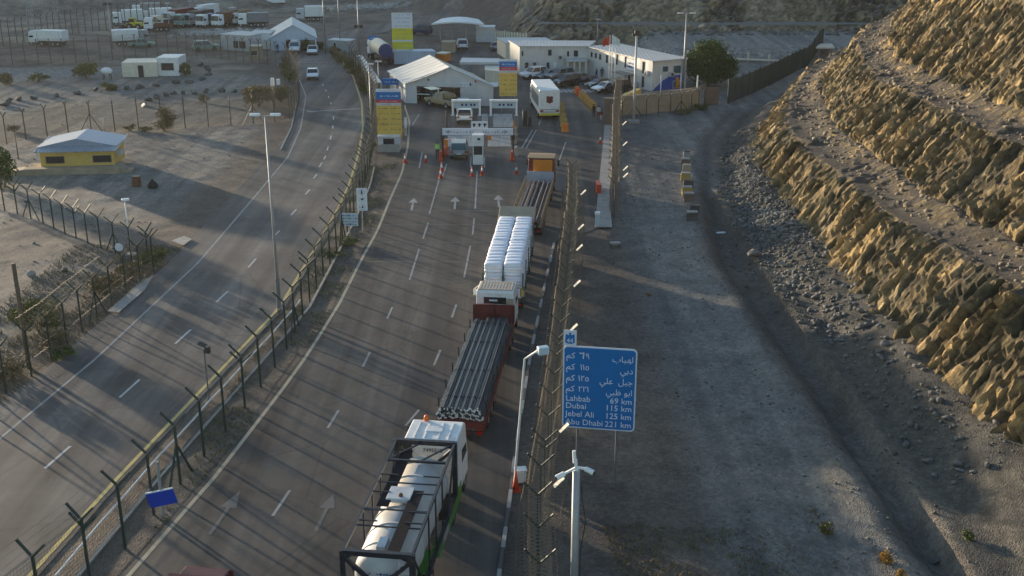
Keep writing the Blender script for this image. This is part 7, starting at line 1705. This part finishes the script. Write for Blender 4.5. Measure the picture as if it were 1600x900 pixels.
bush('large mustard coloured thicket at the road bend', 405, 166, 5.2, 2.8, 2600, 0.15, 'leaf_dry', 21, clumps=22); bush('second mustard thicket hugging the bend of the left road', 440, 160, 2.6, 2.4, 1300, 0.15, 'leaf_olive', 22)
bush('olive shrub along the brown fence above the thickets', 452, 128, 2.4, 2.2, 1000, 0.15, 'leaf_olive', 23); bush('dry shrub at the far end of the brown fence', 444, 108, 2.6, 2.0, 900, 0.15, 'leaf_dry', 24)
bush('dark olive bush on the slope before the truck park', 136, 122, 5.0, 2.4, 1300, 0.17, 'leaf_olive', 25); bush('dull bush at the far left of the gravel slope', 8, 132, 3.2, 1.8, 700, 0.17, 'leaf_dry', 26); bush('low green scrub between the two slope bushes', 60, 127, 3.6, 1.1, 500, 0.15, 'leaf_olive', 27)
bush('yellow green shrub in front of the ruin', 172, 141, 2.8, 1.2, 600, 0.14, 'leaf_olive', 28); bush('dry shrub against the right wall of the ruin', 290, 118, 2.2, 2.0, 700, 0.15, 'leaf_olive', 29); bush('pale dry tuft alone on the gravel lot', 22, 206, 2.0, 0.9, 400, 0.12, 'leaf_dry', 30); bush('dark small shrub left of the hut ramp', 48, 268, 1.0, 0.8, 350, 0.08, 'leaf_dry', 31)
bush('brown shrub on the grey bank below the truck park', 318, 160, 1.8, 1.2, 450, 0.12, 'leaf_dry', 32)
bush('round green bush standing in the left tent bay', 481, 79, 1.9, 2.4, 900, 0.15, 'leaf_dark', 33); bush('small dark bush just outside the left tent', 501, 78, 1.6, 1.7, 600, 0.15, 'leaf_dark', 34)
for k, (px, py, w, h, m) in enumerate([(522, 90, 2.4, 2.0, 'leaf_dry'), (534, 99, 2.6, 2.2, 'leaf_dry'), (545, 110, 2.6, 2.2, 'leaf_olive'), (556, 122, 2.4, 2.0, 'leaf_dry'), (566, 134, 2.2, 1.8, 'leaf_dry')]):
    bush(['dry shrub starting the hedge along the left road', 'second dry shrub of the roadside hedge', 'olive shrub in the middle of the roadside hedge', 'dry shrub past the middle of the roadside hedge', 'dry shrub ending the roadside hedge near the boards'][k], px, py, w, h, 1100, 0.14, m, 40 + k)
bush('bright green bush on a stone heap beside the left road', 569, 147, 1.5, 1.4, 700, 0.12, 'leaf_green', 50); bush('green grass clump on the median below the pale notice', 519, 402, 1.8, 0.5, 500, 0.09, 'leaf_green', 51); bush('yellowish grass clump under the notice board post', 545, 382, 1.9, 0.5, 450, 0.09, 'leaf_olive', 52)
bush('thin weeds beside the kiosk barrier wall', 583, 232, 1.0, 0.9, 300, 0.1, 'leaf_olive', 53)
bush('bright orange dry shrub at the bottom right of the track', 1384, 880, 0.7, 0.6, 420, 0.06, 'leaf_gold', 54, clumps=10); bush('second orange dry shrub cut by the bottom edge', 1407, 902, 0.5, 0.35, 260, 0.05, 'leaf_gold', 55, clumps=8)
bush('tiny rusty tuft alone on the gravel track', 1014, 462, 0.5, 0.16, 120, 0.05, 'leaf_gold', 56, clumps=5)
bush('dull green tuft at the lower edge of the gully', 1292, 832, 0.9, 0.4, 320, 0.06, 'leaf_olive', 57); bush('small green weed on the gully bank', 1512, 842, 0.7, 0.4, 260, 0.06, 'leaf_green', 58)
bush('dark weed clump by the tan concrete wall', 1095, 172, 2.4, 1.0, 500, 0.12, 'leaf_dark', 59); bush('thin weeds at the foot of the tan concrete wall', 1068, 178, 2.4, 0.7, 350, 0.12, 'leaf_olive', 60)
# ground cover nobody could count
def scatter_blades(name, x0, x1, y0, y1, n, h, m, seed, thr=0.5):
    r = np.random.RandomState(seed); x = r.uniform(x0, x1, n * 3); y = r.uniform(y0, y1, n * 3); keep = (fbm(x * 0.5, y * 0.5, 3, seed) + 0.16 * (r.rand(len(x)) - 0.5) > thr + 0.22 * sstep(y1 - 3.5, y1, y) * (y1 < 60)) & ~on_asphalt(x, y); x = x[keep][:n]; y = y[keep][:n]; n = len(x)
    z = ground_h(x, y); a = r.uniform(0, 2 * PI, n); w = 0.02 + 0.02 * r.rand(n); hh = h * r.uniform(0.4, 1.2, n); lx = r.normal(size=n) * h * 0.4; ly = r.normal(size=n) * h * 0.4
    v = np.stack([np.stack([x - w * np.cos(a), y - w * np.sin(a), z - 0.01], -1), np.stack([x + w * np.cos(a), y + w * np.sin(a), z - 0.01], -1), np.stack([x + lx, y + ly, z + hh], -1)], 1).reshape(-1, 3)
    mb = MB(); mb.v = [tuple(q) for q in v]; mb.f = [(3 * i, 3 * i + 1, 3 * i + 2) for i in range(n)]; mb.mi = [0] * n
    o = mb.build(name, m); return tag(o, None, kind='stuff')
tag(scatter_blades('dry_grass', 4.0, 13.5, 33, 44.5, 9000, 0.11, 'leaf_dry', 71, 0.45), 'dry yellowish grass covering the dirt at the bottom right', 'grass')
tag(scatter_blades('median_weeds', -15.6, -11.5, 36, 112, 7000, 0.13, 'leaf_olive', 72, 0.52), 'sparse weeds growing along the median strip', 'weeds')
tag(scatter_blades('fence_weeds', -34, -25, 52, 84, 7000, 0.22, 'leaf_dry', 73, 0.42), 'dry weeds along the wired fence at the left', 'weeds')

# ------------------------------------------------------------------ stones
def stone_mb(r, sx, sy, sz, seed, sub=2):
    bm = bmesh.new(); bmesh.ops.create_icosphere(bm, subdivisions=sub, radius=1.0); q = random.Random(seed)
    o1 = Vector((q.uniform(-9, 9), q.uniform(-9, 9), q.uniform(-9, 9)))
    cuts = [(Vector((q.gauss(0, 1), q.gauss(0, 1), q.gauss(0, 1))).normalized(), q.uniform(0.30, 0.75)) for _ in range(8)]
    for v in bm.verts:
        for n_, d in cuts:
            e = v.co.dot(n_)
            if e > d: v.co -= n_ * (e - d)
        v.co = Vector((v.co.x * sx, v.co.y * sy, v.co.z * sz)) * r
    bm.verts.index_update(); mb = MB(); mb.v = [tuple(v.co) for v in bm.verts]; mb.f = [tuple(v.index for v in f.verts) for f in bm.faces]; mb.mi = [0] * len(mb.f); bm.free(); return mb
def boulder(label, px, py, r, m='stone', seed=1, group=None, sq=(1.1, 0.9, 0.7)):
    p = Gg(px, py); o = stone_mb(r, *sq, seed).build('boulder', m); o.location = p + Vector((0, 0, r * 0.35)); o.rotation_euler.z = seed * 1.7; return tag(o, label, 'boulder', group)
for i, (px, py, r, m, lab) in enumerate([(1180, 400, 0.62, 'stone', 'large squarish boulder resting on the rubble below the rock face'), (1158, 345, 0.30, 'stone', 'small boulder near the broken pale slab'), (1210, 372, 0.35, 'stone', 'boulder just above the large squarish one'), (1238, 352, 0.4, 'stone', 'tan boulder leaning on the foot of the rock face'),
       (1152, 290, 0.45, 'stone', 'rounded boulder at the edge of the far rubble'), (1190, 300, 0.55, 'stone', 'upright slab boulder in the far rubble'), (1383, 540, 0.35, 'stone', 'reddish boulder at the foot of the middle rock face'), (1373, 548, 0.3, 'stone', 'flat slab boulder lying beside the reddish one'),
       (1490, 890, 0.5, 'stone_dark', 'dark rounded boulder at the bottom right corner'), (1462, 880, 0.3, 'stone_dark', 'smaller dark boulder beside the rounded corner one'), (1298, 512, 0.25, 'stone', 'lone stone low on the gravel slope'), (1222, 415, 0.3, 'stone', 'boulder right of the large squarish one')]):
    boulder(lab, px, py, r, m, 100 + i)
row = [(6, 166), (14, 160), (30, 157), (55, 155), (88, 151), (121, 147), (150, 142), (172, 139), (197, 139), (217, 138), (243, 135), (274, 131), (297, 130), (318, 125), (324, 118), (326, 112), (321, 106), (313, 102)]
r0 = random.Random(6)
for i, (px, py) in enumerate(row):
    boulder('dark boulder in the long curved row marking the edge of the gravel lot', px, py, 0.55 + 0.2 * r0.random(), 'stone_dark', 130 + i, 'boulders in the long curved row across the gravel lot', (1.3, 0.9, 0.6))
row = [(225, 165), (232, 158), (245, 154), (258, 150), (270, 148), (286, 147), (303, 147), (322, 145), (345, 144), (366, 145)]
for i, (px, py) in enumerate(row):
    boulder('dark boulder in the short row along the top of the grey bank', px, py, 0.45 + 0.2 * r0.random(), 'stone_dark', 160 + i, 'boulders in the short row above the grey bank', (1.2, 0.9, 0.7))
boulder('pale painted stone at the left end of the short boulder row', 227, 167, 0.6, 'white', 175); boulder('grey block lying by the wired fence on the gravel', 48, 432, 0.42, 'concrete', 176); boulder('dark stone on the gravel beyond the wired fence', 100, 424, 0.3, 'stone_dark', 177); boulder('pale slab stone beside the fence corner', 140, 417, 0.35, 'concrete', 178)
# rubble: too many to count
def rubble(name, label, n, sampler, rmin, rmax, seed, m, zof=None):
    r = np.random.RandomState(seed); protos = [stone_mb(1.0, 1.25, 0.85, 0.7, 300 + k, 1 if n > 2000 else 2) for k in range(8)]; V = []; F = []; off = 0
    P = [(np.array(q.v), q.f) for q in protos]
    xs, ys = sampler(r, n); zs = zof() if zof else ground_h(xs, ys)
    for x, y, z in zip(xs, ys, zs):
        v, f = P[r.randint(8)]; s = rmin * (rmax / rmin) ** (r.rand() ** 3.2); a = r.uniform(0, 2 * PI); c_, s_ = math.cos(a), math.sin(a)
        w = np.stack([(v[:, 0] * c_ - v[:, 1] * s_) * s + x, (v[:, 0] * s_ + v[:, 1] * c_) * s + y, v[:, 2] * s + z + s * 0.25], 1); V.append(w); F.append(np.array(f) + off); off += len(w)
    V = np.concatenate(V); F = np.concatenate(F); me = bpy.data.meshes.new(name); me.vertices.add(len(V)); me.vertices.foreach_set('co', V.ravel()); me.loops.add(F.size); me.loops.foreach_set('vertex_index', F.ravel())
    me.polygons.add(len(F)); me.polygons.foreach_set('loop_start', np.arange(0, F.size, 3)); me.polygons.foreach_set('loop_total', np.full(len(F), 3)); me.update(calc_edges=True); me.materials.append(M[m])
    o = bpy.data.objects.new(name, me); COL.objects.link(o); return tag(o, label, 'rubble', kind='stuff')
def samp_scree(r, n):
    k = n // 4; y = np.concatenate([r.uniform(46, 125, k), np.clip(r.normal(90, 12, n - k), 64, 122)]); t = np.clip(r.normal(0.78, 0.2, len(y)), 0.15, 1.12); return DX(y) + t * (FX(y) - DX(y)), y
defmat('rubble_mix', (0.13, 0.128, 0.12), 0.9, scale=0.35, var=0.55, bump=0.4)
rubble('rubble', 'loose grey rubble heaped along the foot of the cut rock', 14000, samp_scree, 0.03, 0.30, 81, 'rubble_mix')
_flat = np.argwhere((onface < 0.12) & (Q > 4.5) & (Q < 17) & (RY > 40) & (RY < 150)); _pz = {}
def samp_bench(r, n):
    k = _flat[r.randint(0, len(_flat), n)]; _pz['z'] = Zr[k[:, 0], k[:, 1]]; return Xr[k[:, 0], k[:, 1]], RYd[k[:, 0], k[:, 1]]
def samp_track(r, n): y = r.uniform(36, 120, n); x = 7.0 + r.rand(n) * 12; return x, y
defmat('rubble_tan', (0.20, 0.165, 0.12), 0.9, scale=0.5, var=0.55, bump=0.4)
rubble('bench_rubble', 'fallen brown stones lying on the ledges of the cut rock', 2600, samp_bench, 0.05, 0.36, 87, 'rubble_tan', lambda: _pz['z'])
rubble('track_stones', 'small stones scattered over the gravel track', 5000, samp_track, 0.02, 0.13, 82, 'rubble_mix')
def samp_lot(r, n): y = r.uniform(75, 200, n); x = left_edge(y) - 3 - r.rand(n) * (0.18 * y + 10); return x, y
rubble('lot_stones', 'small stones scattered over the gravel lot', 1400, samp_lot, 0.03, 0.16, 83, 'rubble_mix')
def samp_hill(r, n): x = r.uniform(22, 90, n); return x, r.uniform(200, 206, n)
def samp_debris(r, n): a = G(300, 55); b = G(405, 50); t = r.rand(n); return a.x + (b.x - a.x) * t + r.normal(size=n) * 1.5, a.y + (b.y - a.y) * t + r.normal(size=n) * 2.0
rubble('debris', 'pale heap of scrap and rubble in front of the parked trucks', 900, samp_debris, 0.15, 0.9, 85, 'concrete')
def samp_debris2(r, n): a = G(520, 14); b = G(625, 10); t = r.rand(n); return a.x + (b.x - a.x) * t + r.normal(size=n) * 2, a.y + (b.y - a.y) * t + r.normal(size=n) * 3.0
rubble('far_debris', 'pale rubble heaps along the far road above the left tent', 500, samp_debris2, 0.2, 1.1, 86, 'concrete')
rubble('slope_rubble', 'broken rock at the foot of the far cut slope', 700, samp_hill, 0.1, 0.7, 84, 'rubble_mix')

# ------------------------------------------------------------------ people
def person(label, px, py, rz, top, legs, vest=None, pose='stand', hat=None, height=1.74, skinm='skin'):
    p = G(px, py); k = height / 1.74
    J = {'pel': (0, 0, 0.98), 'chest': (0, 0.0, 1.30), 'neck': (0, 0.0, 1.47), 'head': (0, 0.02, 1.58), 'crown': (0, 0.02, 1.70)}
    for s, n_ in ((-1, 'l'), (1, 'r')):
        st = 0.10 if pose == 'walk' else 0.0
        J['hip' + n_] = (s * 0.10, 0, 0.92); J['knee' + n_] = (s * 0.11, s * st + 0.03, 0.50); J['ank' + n_] = (s * 0.12, s * st * 1.6 - 0.02, 0.09); J['toe' + n_] = (s * 0.13, s * st * 1.6 + 0.17, 0.04)
        J['sh' + n_] = (s * 0.19, 0, 1.42); bend = 0.22 if (pose == 'gesture' and s > 0) else 0.06
        J['el' + n_] = (s * 0.27, -0.02, 1.14); J['wr' + n_] = (s * (0.27 + (0.05 if bend > 0.1 else 0.0)), bend, 0.90 if bend < 0.1 else 1.10); J['hand' + n_] = (s * 0.27, bend + 0.05, 0.80 if bend < 0.1 else 1.14)
    R = {'pel': (0.15, 0.11), 'chest': (0.17, 0.12), 'neck': (0.06, 0.06), 'head': (0.085, 0.10), 'crown': (0.07, 0.085)}
    rr = {'hip': 0.095, 'knee': 0.065, 'ank': 0.045, 'toe': 0.04, 'sh': 0.065, 'el': 0.045, 'wr': 0.033, 'hand': 0.035}
    E = [('pel', 'chest'), ('chest', 'neck'), ('neck', 'head'), ('head', 'crown')]
    for n_ in 'lr': E += [('pel', 'hip' + n_), ('hip' + n_, 'knee' + n_), ('knee' + n_, 'ank' + n_), ('ank' + n_, 'toe' + n_), ('chest', 'sh' + n_), ('sh' + n_, 'el' + n_), ('el' + n_, 'wr' + n_), ('wr' + n_, 'hand' + n_)]
    names = list(J); me = bpy.data.meshes.new('body'); me.from_pydata([tuple(c * k for c in J[n_]) for n_ in names], [(names.index(a), names.index(b)) for a, b in E], [])
    o = bpy.data.objects.new('body', me); COL.objects.link(o); sk = o.modifiers.new('skin', 'SKIN')
    for i, n_ in enumerate(names):
        q = R.get(n_) or (rr[n_[:-1]],) * 2; me.skin_vertices[0].data[i].radius = (q[0] * k, q[1] * k); me.skin_vertices[0].data[i].use_root = (n_ == 'pel')
    ss = o.modifiers.new('sub', 'SUBSURF'); ss.levels = ss.render_levels = 1
    bpy.context.view_layer.update(); m2 = bpy.data.meshes.new_from_object(o.evaluated_get(bpy.context.evaluated_depsgraph_get())); bpy.data.objects.remove(o)
    for mt in (skinm, top, legs, 'dark'): m2.materials.append(M[mt])
    for f in m2.polygons:
        z = f.center.z / k; x = abs(f.center.x) / k
        f.material_index = 3 if z < 0.11 else 2 if z < 0.96 and x < 0.22 else 0 if z > 1.47 or (x > 0.2 and z < 0.95 or (f.center.y / k > 0.2 and z > 0.9)) else 1
        f.use_smooth = True
    root = thing('person', label, 'person', (p.x, p.y, 0.004), rz)
    b = bpy.data.objects.new('body', m2); COL.objects.link(b); b.parent = root
    mb = MB(); mb.ball((0, 0.0, 1.655 * k), 0.10 * k, 10, 6, sq=(0.92, 1.02, 0.9)); mb.build(hat or 'hair', 'hair' if not hat else 'cloth_dark', root, smooth=True)
    if vest:
        mb = MB(); n_ = 14; vs = []
        for z, a, c in ((0.92, 0.175, 0.135), (1.15, 0.17, 0.13), (1.36, 0.195, 0.14), (1.45, 0.13, 0.09)):
            for i in range(n_): t = 2 * PI * i / n_; vs.append((a * k * math.cos(t), c * k * math.sin(t), z * k))
        mb.add(vs, [(j * n_ + i, j * n_ + (i + 1) % n_, (j + 1) * n_ + (i + 1) % n_, (j + 1) * n_ + i) for j in range(3) for i in range(n_)]); mb.build('vest', vest, root, smooth=True)
        mb = MB(); 
        for z in (1.05, 1.22): mb.lathe((0, 0, z * k), [(0.181 * k, 0), (0.181 * k, 0.04)], 14)
        mb.build('reflective_band', 'white_clean', root)
    return root
person('person in a lime safety vest and dark trousers standing by the entry lane', 683.5, 247, 2.6, 'hivis', 'cloth_dark', 'hivis', 'gesture')
person('person in dark clothes at the left of the group by the brown pillar', 928, 184, 0.4, 'cloth_dark', 'cloth_dark', None, 'stand', height=1.66)
person('person in a white top and reddish trousers beside the brown pillar', 935, 186, -0.5, 'cloth_white', 'cloth_red', None, 'walk', height=1.66)
person('person in a pale red top crouched near the white sign by the pillar', 939, 189, 0.2, 'cloth_red', 'cloth_white', None, 'stand', height=1.3)
person('person in dark blue walking near the corner of the two office wings', 932, 124, 2.0, 'cloth_navy', 'cloth_navy', None, 'walk', height=1.66)
person('person in dark blue standing just right of the other one at the office', 940, 123, 2.4, 'cloth_navy', 'cloth_navy', None, 'stand', height=1.7)
person('person in dark clothes on the road outside the left tent', 434, 83, 0, 'cloth_dark', 'cloth_dark', None, 'stand', height=1.66)
# ------------------------------------------------------------------ air
def haze(density, col):
    m = bpy.data.materials.new('haze'); m.use_nodes = True; N = m.node_tree.nodes; L = m.node_tree.links; N.remove(N['Principled BSDF'])
    v = N.new('ShaderNodeVolumePrincipled'); v.inputs['Density'].default_value = density; v.inputs['Color'].default_value = (*col, 1); v.inputs['Anisotropy'].default_value = 0.3
    L.new(v.outputs[0], N['Material Output'].inputs['Volume'])
    mb = MB(); mb.box((0, 500, 28), (1500, 1520, 64)); o = mb.build('haze', m); o['kind'] = 'stuff'; o['label'] = 'thin pale haze over the valley'
    return o
HAZE = haze(0.00010, (0.86, 0.86, 0.86))
